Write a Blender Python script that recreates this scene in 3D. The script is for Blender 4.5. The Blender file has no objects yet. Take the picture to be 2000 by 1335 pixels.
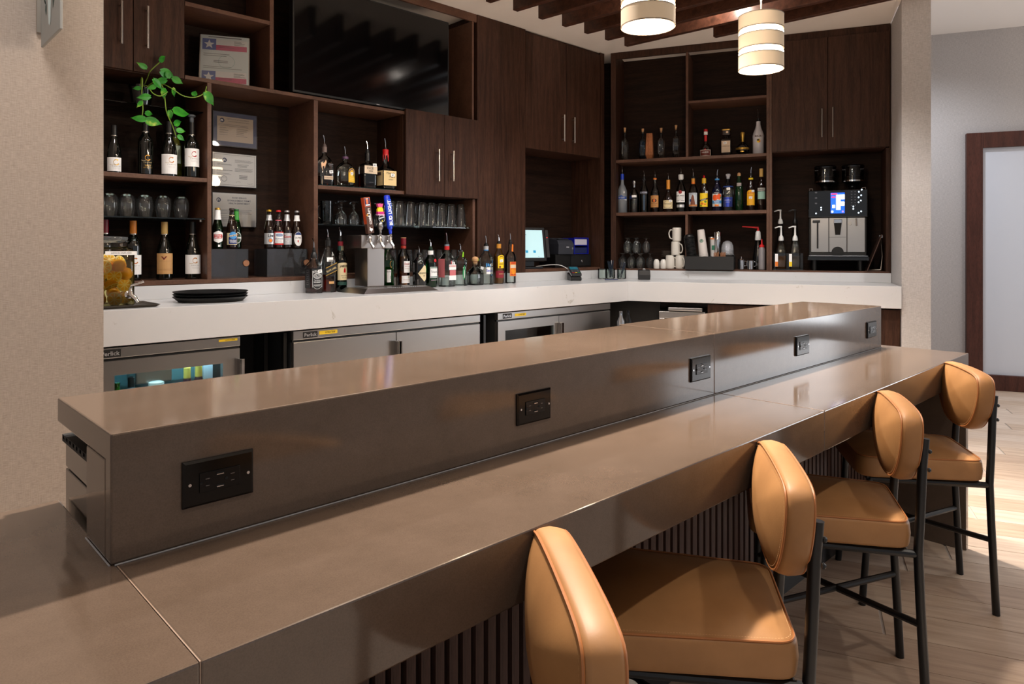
import bpy, bmesh, math, random
from mathutils import Vector, Matrix
random.seed(11)
SC = bpy.context.scene
COL = SC.collection
PI = math.pi
def R(a): return math.radians(a)

# ------------------------------------------------------------------ camera, world, lights, exposure
CAM_H = 1.407                      # lens height above the floor, metres
FPX = 1357.0                       # focal length for a 2000 px wide frame
VIEW = math.atan2(1405, FPX)       # viewing direction, angle from +x (x runs along the bar)
cd = bpy.data.cameras.new('camera'); cam = bpy.data.objects.new('camera', cd); COL.objects.link(cam)
cam.location = (0, 0, CAM_H); cam.rotation_euler = (PI/2, 0, VIEW - PI/2)
cd.sensor_width = 36; cd.lens = FPX*36/2000; cd.shift_y = -(667.5-483)/2000
cd.clip_start = .05; cd.clip_end = 60
SC.camera = cam

W = bpy.data.worlds.new('world'); SC.world = W; W.use_nodes = True
bg = W.node_tree.nodes['Background']
bg.inputs[0].default_value = (.93, .95, 1.0, 1); bg.inputs[1].default_value = .43

def spot(name, x, y, z, power, col=(1, .80, .60), size=120, blend=.8, rad=.035, to=None):
    l = bpy.data.lights.new(name, 'SPOT'); l.energy = power; l.color = col
    l.spot_size = R(size); l.spot_blend = blend; l.shadow_soft_size = rad
    o = bpy.data.objects.new(name, l); COL.objects.link(o); o.location = (x, y, z)
    if to is not None:
        o.rotation_euler = (Vector(to)-Vector((x, y, z))).to_track_quat('-Z', 'Y').to_euler()
    return o
def area(name, loc, to, sx, sy, power, col):
    l = bpy.data.lights.new(name, 'AREA'); l.shape = 'RECTANGLE'; l.size = sx; l.size_y = sy; l.energy = power; l.color = col
    o = bpy.data.objects.new(name, l); COL.objects.link(o); o.location = loc
    o.rotation_euler = (Vector(to)-Vector(loc)).to_track_quat('-Z', 'Y').to_euler()
    return o
WARM = (1, .91, .81); WARMB = (1, .87, .74)
# track of spots above the bar; the nearest one points back along it
spot('track_light_bar', 1.70, 1.80, 2.93, 520, WARMB, 92, .9, .05, (.55, .95, .9))
for i, (x, y) in enumerate([(2.32, 1.75), (3.25, 1.75), (4.0, 1.6)]):
    spot('track_light_bar', x, y, 2.93, 400, WARMB, 76, .8, .05)
# downlights over the guests' side
for i, (x, y) in enumerate([(.9, -.1), (2.3, -.1), (3.7, -.3)]):
    spot('downlight_lounge', x, y, 3.13, 34, WARM, 110, .8)
# downlights over the bartender's aisle
for i, (x, y) in enumerate([(.95, 2.88), (1.75, 2.9), (2.55, 2.9), (3.35, 2.9), (4.0, 2.6), (4.45, 1.8)]):
    spot('downlight_aisle', x, y, 2.93, 40, (1, .97, .94), 130, .6)
# wall washer at the left wall; second spot added to brighten the right column
spot('wall_spot', .1, 1.75, 3.1, 75, (1, .93, .87), 120, .9, .3, (.1, 2.8, 1.2))
spot('wall_spot', 4.3, .6, 3.1, 200, (1, .94, .90), 110, .9, .05, (5.4, 1.6, 1.6))
# cool light of the corridor beyond the bar
spot('corridor_light', 6.9, 2.0, 3.5, 120, (.88, .92, 1), 150, .9, .1)
spot('corridor_light', 6.3, -.3, 3.5, 115, (.92, .94, 1), 150, .9, .1)
# two small lamps up between the beams: they light single beam sides and pool on the corner doors
for x, y in ((3.505, 2.30), (4.205, 2.35)):
    l = bpy.data.lights.new('beam_lamp', 'POINT'); l.energy = 16; l.color = WARM; l.shadow_soft_size = .03
    o = bpy.data.objects.new('beam_lamp', l); COL.objects.link(o); o.location = (x, y, 3.06)
# unseen cool panel added on the right as fill for the bar front
area('cool_fill_panel', (9.0, -2.2, 1.6), (1.5, 1.0, 1.2), 2.2, 2.4, 110, (.93, .96, 1))

SC.view_settings.view_transform = 'Standard'; SC.view_settings.look = 'None'
SC.view_settings.gamma = 1; SC.view_settings.use_curve_mapping = False
SC.view_settings.exposure = 0.0
cy = SC.cycles
cy.max_bounces = 8; cy.diffuse_bounces = 4; cy.glossy_bounces = 4; cy.transmission_bounces = 6
cy.transparent_max_bounces = 32; cy.caustics_reflective = False; cy.caustics_refractive = False
cy.sample_clamp_indirect = 6

# ------------------------------------------------------------------ helpers: materials
def lin(c):
    return tuple((x/255/12.92 if x/255 <= .04045 else ((x/255+.055)/1.055)**2.4) for x in c)
MATS = {}
def mat(name, col, rough=.5, metal=0., spec=.5, emis=None, es=1., coat=0., srgb=True, trans=0., alpha=1.):
    if name in MATS: return MATS[name]
    m = bpy.data.materials.new(name); m.use_nodes = True
    b = m.node_tree.nodes['Principled BSDF']
    c = lin(col) if srgb else col
    b.inputs['Base Color'].default_value = (*c, 1); b.inputs['Roughness'].default_value = rough
    b.inputs['Metallic'].default_value = metal; b.inputs['Specular IOR Level'].default_value = spec
    b.inputs['Coat Weight'].default_value = coat; b.inputs['Coat Roughness'].default_value = .06
    b.inputs['Transmission Weight'].default_value = trans
    if emis is not None:
        b.inputs['Emission Color'].default_value = (*lin(emis), 1); b.inputs['Emission Strength'].default_value = es
    m.diffuse_color = (*c, 1)
    MATS[name] = m; return m
def nodes(m): return m.node_tree.nodes, m.node_tree.links, m.node_tree.nodes['Principled BSDF']
def tex(m, scale, sc3=(1, 1, 1), detail=4, rough=.55, kind='noise', coords='Object', dist=0.):
    n, l, b = nodes(m)
    tc = n.new('ShaderNodeTexCoord'); mp = n.new('ShaderNodeMapping'); mp.inputs['Scale'].default_value = sc3
    l.new(tc.outputs[coords], mp.inputs[0])
    if kind == 'noise':
        t = n.new('ShaderNodeTexNoise'); t.inputs['Scale'].default_value = scale; t.inputs['Detail'].default_value = detail
        t.inputs['Roughness'].default_value = rough; t.inputs['Distortion'].default_value = dist
    else:
        t = n.new('ShaderNodeTexVoronoi'); t.inputs['Scale'].default_value = scale
    l.new(mp.outputs[0], t.inputs['Vector'])
    return t.outputs[0]
def ramp(m, src, stops):
    n, l, b = nodes(m)
    r = n.new('ShaderNodeValToRGB'); e = r.color_ramp.elements
    while len(e) < len(stops): e.new(.5)
    for el, (p, c) in zip(e, stops): el.position = p; el.color = (*lin(c), 1)
    l.new(src, r.inputs[0]); return r.outputs[0]
def mixc(m, a, b_, fac, mode='MULTIPLY'):
    n, l, b = nodes(m)
    x = n.new('ShaderNodeMix'); x.data_type = 'RGBA'; x.blend_type = mode; x.inputs[0].default_value = fac
    l.new(a, x.inputs[6]); l.new(b_, x.inputs[7]); return x.outputs[2]
def bump(m, src, strength, dist=.002):
    n, l, b = nodes(m)
    x = n.new('ShaderNodeBump'); x.inputs['Strength'].default_value = strength; x.inputs['Distance'].default_value = dist
    l.new(src, x.inputs['Height']); l.new(x.outputs[0], b.inputs['Normal'])
def setc(m, src): m.node_tree.links.new(src, nodes(m)[2].inputs['Base Color'])

def wood(name, dark, light, sc3, rough=.45, fine=1., spec=.3):
    m = mat(name, light, rough, spec=spec)
    g = tex(m, 3.0, sc3, 6, .6, dist=.6)
    c = ramp(m, g, [(.30, dark), (.62, light)])
    f = tex(m, 9, tuple(s*3 for s in sc3), 3, .7)
    c2 = ramp(m, f, [(.32, (120, 105, 95)), (.55, (255, 255, 255))])
    setc(m, mixc(m, c, c2, .55*fine)); bump(m, f, .12, .001)
    return m
WOODV = wood('dark_walnut_vertical', (42, 25, 17), (70, 45, 33), (14, 14, .9), .5, 1., .2)
WOODH = wood('shaded_walnut_horizontal', (28, 18, 13), (46, 30, 22), (.9, 6, 13), .6, 1., .12)  # back panel tone darkened for the shade inside the bays
WOODEDGE = wood('lit_walnut_edge', (80, 54, 42), (98, 68, 53), (3, 3, 3), .42, .5)  # same walnut, lightened as where light catches the front edges
SLATW = wood('bar_slat_wood', (74, 54, 48), (104, 78, 68), (20, 20, .8), .5)
BEAM = wood('ceiling_beam_wood', (46, 28, 21), (76, 47, 35), (9, .9, 9), .3)
FRAMEW = wood('mahogany_frame', (62, 33, 25), (84, 48, 38), (8, 8, .8), .4)
OAKK = wood('copper_oak', (150, 92, 56), (188, 122, 80), (14, 14, 1.5), .35)

# brown quartz of the bar
QUARTZ = mat('brown_quartz', (128, 100, 80), .11, spec=.6)
q1 = tex(QUARTZ, 9, (1, 1, 1), 8, .7); q2 = tex(QUARTZ, 420, (1, 1, 1), 2, .7)
setc(QUARTZ, mixc(QUARTZ, ramp(QUARTZ, q1, [(.3, (92, 78, 67)), (.7, (102, 87, 76))]), ramp(QUARTZ, q2, [(.35, (206, 200, 196)), (.6, (255, 255, 255))]), .35))
# white quartz with faint veins
WQ = mat('white_quartz', (236, 232, 226), .22)
v1 = tex(WQ, 5.5, (1, 1, 1), 9, .66, dist=1.2)
setc(WQ, ramp(WQ, v1, [(.0, (203, 204, 206)), (.30, (180, 178, 175)), (.335, (204, 205, 207)), (.64, (206, 206, 208)), (.68, (182, 180, 177)), (.72, (204, 205, 207))]))
# woven wall covering
def woven(name, a, b_):
    m = mat(name, a, .85, spec=.2)
    w1 = tex(m, 10, (32, 32, 3), 3, .6); w2 = tex(m, 10, (5, 5, 40), 3, .6)
    c = mixc(m, ramp(m, w1, [(.3, b_), (.7, a)]), ramp(m, w2, [(.3, (225, 222, 220)), (.7, (255, 255, 255))]), 1.)
    setc(m, c); bump(m, w1, .12, .002); return m
WALLP = woven('woven_wallcovering', (198, 185, 174), (184, 171, 160))
WALLG = woven('grey_wallcovering', (204, 200, 198), (186, 183, 182))
CEIL = mat('ceiling_paint', (240, 232, 224), .9, spec=.1); bump(CEIL, tex(CEIL, 60, detail=2), .05)
# leather
LEATHER = mat('tan_leather', (178, 128, 82), .5, spec=.4)
a1 = tex(LEATHER, 6, detail=4); a2 = tex(LEATHER, 220, detail=2)
setc(LEATHER, ramp(LEATHER, a1, [(.3, (152, 108, 66)), (.7, (174, 127, 80))])); bump(LEATHER, a2, .12, .0008)
PIPING = mat('tan_piping', (170, 108, 60), .5)
STITCH = mat('stitch_thread', (216, 170, 120), .7)
BLACKM = mat('black_powdercoat', (16, 16, 17), .35)
BLACKP = mat('black_plastic', (14, 14, 15), .4)
BLACKG = mat('black_gloss', (7, 7, 8), .08, coat=.4)
RUBBER = mat('black_rubber', (13, 13, 13), .7)
SLATE = mat('black_tray_plastic', (17, 18, 19), .38)
VOID = mat('black_cabinet_interior', (9, 8, 8), .7)
STEEL = mat('brushed_steel', (190, 187, 184), .27, 1.)
tn = nodes(STEEL)[0].new('ShaderNodeTangent'); tn.direction_type = 'RADIAL'; tn.axis = 'Z'
nodes(STEEL)[1].new(tn.outputs[0], nodes(STEEL)[2].inputs['Tangent']); nodes(STEEL)[2].inputs['Anisotropic'].default_value = .6; nodes(STEEL)[2].inputs['Roughness'].default_value = .30
st = tex(STEEL, 8, (1.2, 1, 90), 3, .6); bump(STEEL, st, .05, .0006)
SATIN = mat('satin_steel', (168, 161, 157), .32, 1.)
CHROME = mat('chrome', (214, 214, 216), .07, 1.)
NICKEL = mat('satin_nickel', (196, 190, 182), .28, 1.)
COPPER = mat('copper', (200, 142, 108), .3, 1.)
GOLD = mat('gold_foil', (202, 160, 74), .3, .8)
WHITEC = mat('white_ceramic', (228, 225, 218), .15, coat=.3)
PAPER = mat('paper_white', (246, 245, 244), .7)
PAPER2 = mat('paper_grey', (196, 186, 176), .7)
CREAM = mat('label_cream', (232, 214, 170), .6)
INK = mat('ink_black', (22, 20, 20), .6)
INKG = mat('ink_grey', (112, 112, 116), .6)
INKB = mat('ink_blue', (36, 62, 120), .6)
RED = mat('print_red', (196, 28, 30), .5)
DKRED = mat('wax_red', (190, 16, 24), .3)
BURG = mat('foil_burgundy', (120, 18, 34), .35)
BLUE = mat('print_blue', (26, 62, 190), .35)
LBLUE = mat('print_light_blue', (70, 150, 215), .5)
NAVY = mat('print_navy', (24, 36, 82), .5)
GREEN = mat('print_green', (16, 140, 80), .5)
LIME = mat('print_lime', (150, 215, 40), .5)
YEL = mat('print_yellow', (250, 214, 34), .5)
ORG = mat('print_orange', (232, 124, 36), .5)
PINK = mat('print_pink', (226, 80, 140), .5)
BROWNL = mat('print_brown', (72, 46, 34), .5)
TEAL = mat('print_teal', (150, 190, 176), .5)
TAN = mat('label_tan', (196, 150, 96), .55)
PURP = mat('print_purple', (66, 44, 92), .5)
SILVERL = mat('label_silver', (214, 216, 220), .3, .6)
CORK = mat('cork', (196, 150, 106), .75)
WHITEP = mat('white_plastic', (222, 222, 220), .35)
LEMON = mat('lemon_rind', (232, 178, 30), .4, spec=.5)
setc(LEMON, ramp(LEMON, tex(LEMON, 24), [(.3, (240, 150, 14)), (.7, (252, 190, 40))]))
LEMONF = mat('lemon_flesh', (244, 214, 110), .35)
LEAF = mat('pothos_leaf', (40, 128, 34), .35, spec=.5)
setc(LEAF, ramp(LEAF, tex(LEAF, 18, detail=4), [(.36, (30, 112, 30)), (.6, (58, 150, 36)), (.74, (196, 214, 90))]))
STEM = mat('pothos_stem', (120, 150, 50), .5)

def thin(name, tint=(1, 1, 1), gloss=.9, rough=.02, edge=None, haze=0., hcol=(.8, .8, .82)):
    """thin clear sheet: what is behind shows through, with mirror reflections that grow at grazing angles"""
    if name in MATS: return MATS[name]
    m = bpy.data.materials.new(name); m.use_nodes = True; n = m.node_tree.nodes; l = m.node_tree.links
    n.clear(); out = n.new('ShaderNodeOutputMaterial'); mx = n.new('ShaderNodeMixShader')
    tr = n.new('ShaderNodeBsdfTransparent'); gl = n.new('ShaderNodeBsdfGlossy'); fr = n.new('ShaderNodeFresnel')
    fr.inputs[0].default_value = 1.5
    lw = n.new('ShaderNodeLayerWeight'); lw.inputs[0].default_value = .35
    tr.inputs[0].default_value = (*tint, 1); gl.inputs[0].default_value = (gloss, gloss, gloss, 1); gl.inputs['Roughness'].default_value = rough
    if edge:
        c = n.new('ShaderNodeMix'); c.data_type = 'RGBA'
        p = n.new('ShaderNodeMath'); p.operation = 'POWER'; p.inputs[1].default_value = 2.2
        l.new(lw.outputs['Facing'], p.inputs[0]); l.new(p.outputs[0], c.inputs[0])
        c.inputs[6].default_value = (*tint, 1); c.inputs[7].default_value = (*edge, 1)
        l.new(c.outputs[2], tr.inputs[0])
    l.new(fr.outputs[0], mx.inputs[0]); l.new(tr.outputs[0], mx.inputs[1]); l.new(gl.outputs[0], mx.inputs[2]); l.new(mx.outputs[0], out.inputs[0])
    if haze:
        df = n.new('ShaderNodeBsdfDiffuse'); df.inputs[0].default_value = (*hcol, 1); m2 = n.new('ShaderNodeMixShader'); m2.inputs[0].default_value = haze
        l.new(mx.outputs[0], m2.inputs[1]); l.new(df.outputs[0], m2.inputs[2]); l.new(m2.outputs[0], out.inputs[0])
    MATS[name] = m; return m
GLASS = thin('clear_glass', (.95, .97, .96), .95, .03, (.80, .83, .81))
GLASSG = thin('bottle_glass_greenish', (.93, .97, .95), .95, .03, (.76, .83, .79))
GLASSW = thin('glassware', (.95, .97, .96), .95, .04, (.84, .86, .85), .014)
PANE = thin('glass_pane', (.90, .95, .94), .9)
GSHELF = thin('glass_shelf_sheet', (.80, .90, .87), .9)
ACRY = thin('acrylic_sheet', (.86, .85, .88), .8, .05, None, .025)
GREENG = thin('green_glass', (.05, .42, .13), .9, .03, (.01, .12, .04))
DKGREENG = thin('dark_green_glass', (.02, .13, .06), .9, .03, (.0, .04, .02))
BEERG = mat('brown_bottle_glass', (26, 13, 8), .06, coat=.4)
WINEG = mat('wine_bottle_glass', (8, 10, 7), .05, coat=.5)
BLACKGL = mat('black_bottle_glass', (9, 8, 10), .08, coat=.4)
BLUEG = thin('blue_tinted_glass', (.42, .62, .78), .9, .03, (.2, .32, .42))
FROST = mat('frosted_glass', (150, 156, 164), .35, trans=.35)
AMBER = thin('amber_spirit', (.78, .36, .06), .4, .02, (.5, .16, .01))
DKAMBER = thin('dark_spirit', (.40, .10, .03), .4, .02, (.15, .03, .01))
YELLIQ = thin('lemon_liquor', (.985, .93, .60), .3, .02, (.97, .88, .45), .10, (.62, .45, .03))
WATERY = thin('clear_spirit', (.97, .99, .98), .4, .02, (.82, .88, .85))
FSHADE = mat('linen_lamp_shade', (196, 182, 164), .8, emis=(240, 200, 150), es=.18)  # slight emission stands in for bulb light glowing through the linen
GLOW = mat('lamp_diffuser', (255, 240, 220), .5, emis=(255, 226, 188), es=18)

# ------------------------------------------------------------------ helpers: meshes
class MB:
    def __init__(s): s.v = []; s.f = []; s.mi = []
    def quad(s, pts, m=0):
        k = len(s.v); s.v += [tuple(p) for p in pts]; s.f.append(tuple(range(k, k+len(pts)))); s.mi.append(m); return s
    def box(s, x0, x1, y0, y1, z0, z1, m=0):
        k = len(s.v)
        s.v += [(x0, y0, z0), (x1, y0, z0), (x1, y1, z0), (x0, y1, z0), (x0, y0, z1), (x1, y0, z1), (x1, y1, z1), (x0, y1, z1)]
        for q in ((0, 3, 2, 1), (4, 5, 6, 7), (0, 1, 5, 4), (1, 2, 6, 5), (2, 3, 7, 6), (3, 0, 4, 7)):
            s.f.append(tuple(k+i for i in q)); s.mi.append(m)
        return s
    def prism(s, poly, z0, z1, m=0):
        k = len(s.v); n = len(poly)
        s.v += [(p[0], p[1], z0) for p in poly]+[(p[0], p[1], z1) for p in poly]
        s.f.append(tuple(k+i for i in reversed(range(n)))); s.f.append(tuple(k+n+i for i in range(n))); s.mi += [m, m]
        for i in range(n):
            j = (i+1) % n; s.f.append((k+i, k+j, k+n+j, k+n+i)); s.mi.append(m)
        return s
    def rings(s, rings, m=0, cap0=True, cap1=True, closed=True):
        k = len(s.v); n = len(rings[0])
        for r in rings: s.v += [tuple(p) for p in r]
        for a in range(len(rings)-1):
            for i in range(n if closed else n-1):
                j = (i+1) % n; s.f.append((k+a*n+i, k+a*n+j, k+(a+1)*n+j, k+(a+1)*n+i)); s.mi.append(m)
        if cap0: s.f.append(tuple(k+i for i in reversed(range(n)))); s.mi.append(m)
        if cap1: s.f.append(tuple(k+(len(rings)-1)*n+i for i in range(n))); s.mi.append(m)
        return s
    def lathe(s, prof, seg=20, c=(0, 0, 0), m=0, sq=0., dy=1., cap0=True, cap1=True):
        rr = []
        for p in prof:
            r, z = p[0], p[1]; q = p[2] if len(p) > 2 else sq; e = 2/(2+q*7)
            ring = []
            for i in range(seg):
                a = 2*PI*(i+.5)/seg; ca, sa = math.cos(a), math.sin(a)
                x = math.copysign(abs(ca)**e, ca)*r; y = math.copysign(abs(sa)**e, sa)*r*dy
                ring.append((c[0]+x, c[1]+y, c[2]+z))
            rr.append(ring)
        return s.rings(rr, m, cap0, cap1)
    def tube(s, pts, r, seg=8, m=0, closed=False):
        P = [Vector(p) for p in pts]; n = len(P); rr = []
        rads = r if isinstance(r, (list, tuple)) else [r]*n
        up = None
        for i in range(n):
            if closed: t = (P[(i+1) % n]-P[i-1])
            else: t = P[min(i+1, n-1)]-P[max(i-1, 0)]
            t.normalize()
            if up is None:
                up = Vector((0, 0, 1)) if abs(t.z) < .9 else Vector((1, 0, 0))
            a = t.cross(up)
            if a.length < 1e-6: a = t.orthogonal()
            a.normalize(); b = a.cross(t).normalized(); up = b
            rr.append([P[i]+(a*math.cos(2*PI*j/seg)+b*math.sin(2*PI*j/seg))*rads[i] for j in range(seg)])
        if closed:
            rr.append(rr[0]); return s.rings(rr, m, False, False)
        return s.rings(rr, m)
    def xf(s, M):
        s.v = [tuple(M @ Vector(p)) for p in s.v]; return s
    def build(s, name, mats, parent=None, smooth=35, loc=None, rotz=None, bevel=0):
        me = bpy.data.meshes.new(name); me.from_pydata(s.v, [], s.f)
        if not isinstance(mats, (list, tuple)): mats = [mats]
        for x in mats: me.materials.append(x)
        if len(mats) > 1: me.polygons.foreach_set('material_index', s.mi)
        if smooth:
            me.polygons.foreach_set('use_smooth', [True]*len(me.polygons)); me.set_sharp_from_angle(angle=R(smooth))
        me.update()
        o = bpy.data.objects.new(name, me); COL.objects.link(o)
        if parent: o.parent = parent
        if loc: o.location = loc
        if rotz is not None: o.rotation_euler = (0, 0, rotz)
        if bevel:
            b = o.modifiers.new('bevel', 'BEVEL'); b.width = bevel; b.segments = 2; b.limit_method = 'ANGLE'
        return o
LABELS = {}
def tag(o, label, cat, group=None):
    o['label'] = label; o['category'] = cat
    if group: o['group'] = group
    return o
def thing(name, label, cat, loc=(0, 0, 0), rotz=0, group=None):
    o = bpy.data.objects.new(name, None); COL.objects.link(o); o.empty_display_size = .05
    o.location = loc; o.rotation_euler = (0, 0, rotz)
    return tag(o, label, cat, group)
def struct(o): o['kind'] = 'structure'; return o
def box(name, d, m, parent=None, bevel=0): return MB().box(*d).build(name, m, parent, 0, bevel=bevel)
def dup(root, loc, rotz=None, label=None, group=None):
    r = root.copy(); COL.objects.link(r); r.location = loc
    if rotz is not None: r.rotation_euler = (0, 0, rotz)
    if label: r['label'] = label
    if group: r['group'] = group
    for ch in list(root.children):
        c = ch.copy(); COL.objects.link(c); c.parent = r
        for g in list(ch.children):
            d = g.copy(); COL.objects.link(d); d.parent = c
    return r

# flat print (lettering, emblems) laid on a surface: points (u, v, lift) go through a mapping to 3-D
_tc = {}
def textmesh(s, bold=0.):
    k = (s, bold)
    if k in _tc: return _tc[k]
    cu = bpy.data.curves.new('lettering', 'FONT'); cu.body = s; cu.size = 1; cu.resolution_u = 2; cu.offset = bold
    cu.align_x = 'CENTER'; cu.fill_mode = 'FRONT'
    o = bpy.data.objects.new('lettering', cu); COL.objects.link(o)
    dg = bpy.context.evaluated_depsgraph_get(); me = bpy.data.meshes.new_from_object(o.evaluated_get(dg))
    V = [(v.co.x, v.co.y) for v in me.vertices]; Fc = [tuple(p.vertices) for p in me.polygons]
    bpy.data.objects.remove(o); bpy.data.curves.remove(cu); bpy.data.meshes.remove(me)
    w = max((v[0] for v in V), default=1)-min((v[0] for v in V), default=0)
    _tc[k] = (V, Fc, w); return _tc[k]
class Decal:
    def __init__(s, mp, lift=.0006): s.mp = mp; s.lift = lift; s.v = []; s.f = []
    def _add(s, pts, faces):
        k = len(s.v); s.v += [s.mp(u, v, s.lift) for u, v in pts]; s.f += [tuple(k+i for i in f) for f in faces]; return s
    def rect(s, u0, u1, v0, v1, step=.008):
        n = max(1, int(abs(u1-u0)/step)); pts = []; fs = []
        for i in range(n+1):
            u = u0+(u1-u0)*i/n; pts += [(u, v0), (u, v1)]
            if i: fs.append((2*i-2, 2*i, 2*i+1, 2*i-1))
        return s._add(pts, fs)
    def strips(s, cols):
        pts = []; fs = []
        for i, (u, lo, hi) in enumerate(cols):
            pts += [(u, lo), (u, hi)]
            if i: fs.append((2*i-2, 2*i, 2*i+1, 2*i-1))
        return s._add(pts, fs)
    def ell(s, uc, vc, a, b, n=12):
        c = [(uc-a*math.cos(PI*i/n), b*math.sin(PI*i/n)) for i in range(n+1)]
        return s.strips([(u, vc-h, vc+h) for u, h in c])
    def ring(s, uc, vc, a, b, w, a0=0, a1=360, n=24, w1=None):
        pts = []; fs = []
        for i in range(n+1):
            t = R(a0+(a1-a0)*i/n); ww = w if w1 is None else w+(w1-w)*abs(2*i/n-1)
            pts += [(uc+a*math.cos(t), vc+b*math.sin(t)), (uc+(a-ww)*math.cos(t), vc+(b-ww)*math.sin(t))]
            if i: fs.append((2*i-2, 2*i, 2*i+1, 2*i-1))
        return s._add(pts, fs)
    def poly(s, pts):
        us = [p[0] for p in pts]; w = max(us)-min(us); n = len(pts)
        cr = [(pts[(i+1) % n][0]-pts[i][0])*(pts[(i+2) % n][1]-pts[(i+1) % n][1])-(pts[(i+1) % n][1]-pts[i][1])*(pts[(i+2) % n][0]-pts[(i+1) % n][0]) for i in range(n)]
        if w < .012 or not (all(c > -1e-9 for c in cr) or all(c < 1e-9 for c in cr)): return s._add(pts, [tuple(range(n))])
        U = sorted(set([min(us)+w*i/10 for i in range(11)]+us)); cols = []
        for u in U:
            vs = []
            for (a, b), (c, d) in zip(pts, pts[1:]+pts[:1]):
                if min(a, c)-1e-9 <= u <= max(a, c)+1e-9:
                    vs += [b, d] if abs(a-c) < 1e-9 else [b+(d-b)*(u-a)/(c-a)]
            cols.append((u, min(vs), max(vs)))
        return s.strips(cols)
    def text(s, t, uc, vc, h, bold=.0, rot=0, wmax=None, sx=1.):
        V, Fc, w = textmesh(t, bold); k = h/.7; kx = k*sx
        if wmax and w*kx > wmax: kx = wmax/w
        c, d = math.cos(R(rot)), math.sin(R(rot))
        pts = [(uc+(x*kx*c-(y-.35)*k*d), vc+(x*kx*d+(y-.35)*k*c)) for x, y in V]
        return s._add(pts, Fc)
    def lines(s, u0, u1, vtop, n, gap, th, jit=.3):
        for i in range(n):
            e = u1-(u1-u0)*random.random()*jit; v = vtop-i*gap
            s.rect(u0, e, v-th, v)
        return s
    def build(s, name, m, parent):
        me = bpy.data.meshes.new(name); me.from_pydata(s.v, [], s.f); me.materials.append(m); me.update()
        o = bpy.data.objects.new(name, me); COL.objects.link(o); o.parent = parent; return o
def map_round(Rr, cx=0, cy=0, rot=0.):
    return lambda u, v, o: (cx+(Rr+o)*math.sin(u/Rr+rot), cy-(Rr+o)*math.cos(u/Rr+rot), v)
def map_flat(D, cx=0): return lambda u, v, o: (cx+u, -(D+o), v)
def map_cone(f, cx=0): return lambda u, v, o: (cx+(f(v)+o)*math.sin(u/max(f(v), 1e-3)), -(f(v)+o)*math.cos(u/max(f(v), 1e-3)), v)
def map_plane(o0, ex, ez, nn):
    o0, ex, ez, nn = map(Vector, (o0, ex, ez, nn))
    return lambda u, v, o: tuple(o0+ex*u+ez*v+nn*o)

# the angled wall on the right: local x runs along it towards the guests, local y into the wall
P0 = Vector((4.59, 3.40, 0)); ANG = R(-66)
TT = Vector((math.cos(ANG), math.sin(ANG), 0)); NN = Vector((-math.sin(ANG), math.cos(ANG), 0))
def RW(s, off, z=0): return tuple(P0+TT*s+NN*off+Vector((0, 0, z)))
CZ = 3.162          # ceiling over the bar
BZ, TZ, KZ = .914, 1.118, 1.132    # bar top, raised bar top, back counter
# ------------------------------------------------------------------ the setting
def in_frame(p, mu=160, mv=160):
    d = Vector((math.cos(VIEW), math.sin(VIEW), 0)); r = Vector((math.sin(VIEW), -math.cos(VIEW), 0))
    q = Vector(p)-Vector((0, 0, CAM_H)); z = q.dot(d)
    if z < .3: return False
    u = 1000+FPX*q.dot(r)/z; v = 483-FPX*q.z/z
    return -mu < u < 2000+mu and -mv < v < 1335+mv
GROUT = mat('tile_grout', (186, 176, 168), .9)
TILES = []
for k, (c0, c1) in enumerate([((176, 150, 128), (204, 182, 160)), ((184, 160, 140), (212, 192, 172)), ((168, 142, 122), (198, 174, 152)), ((190, 168, 150), (216, 198, 180))]):
    m = mat('wood_look_tile_%d' % k, c1, .42)
    g = tex(m, 2.2, (1.2, 14, 1), 6, .62, dist=.5)
    setc(m, ramp(m, g, [(.32, c0), (.66, c1)])); TILES.append(m)
floor = struct(MB().box(-4, 14, -7, 6, -.12, -.004).build('floor', GROUT, None, 0))
FD = R(-67); FX = Vector((math.cos(FD), math.sin(FD), 0)); FN = Vector((-math.sin(FD), math.cos(FD), 0))
pm = [MB().box(-.595, .595, -.0985, .0985, -.004, 0).build('floor_plank', t, floor, 0, bevel=.0008) for t in TILES]
used_pm = [False]*4; npl = 0
for row in range(2, 48):
    n0 = 2.06+.2*(row-4)+.1
    ph = [.0, .43, .86, .21, .64, 1.0][row % 6]
    for k in range(-8, 9):
        s0 = k*1.2+ph
        c = FX*s0+FN*n0
        if not any(in_frame(c+FX*e, 30, 30) for e in (-.6, -.3, 0, .3, .6)): continue
        if c.y > 2.0 and c.x < 5.6: continue
        i = (row*3+k*2+random.randint(0, 1)) % 4
        if not used_pm[i]: o = pm[i]; used_pm[i] = True
        else:
            o = pm[i].copy(); COL.objects.link(o)
        npl += 1
        o.location = c; o.rotation_euler = (0, 0, FD)
        if npl >= 298: break
print('planks', npl)

struct(MB().prism([(-4, -7), (7.7, -4.4), RW(1.95, .16)[:2], RW(1.95, .95)[:2], RW(-.6, .95)[:2], (5.2, 4.6), (-4, 4.6)], CZ, CZ+.1).build('ceiling', CEIL, None, 0))
struct(MB().box(5.0, 14, -7, 6, 3.57, 3.67).build('trim_1', CEIL, None, 0))
struct(MB().prism([(7.69, -4.4), (7.75, -4.38), RW(2.14, .17)[:2], RW(2.0, .17)[:2]], CZ+.1, 3.57).build('trim_2', CEIL, None, 0))
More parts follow.
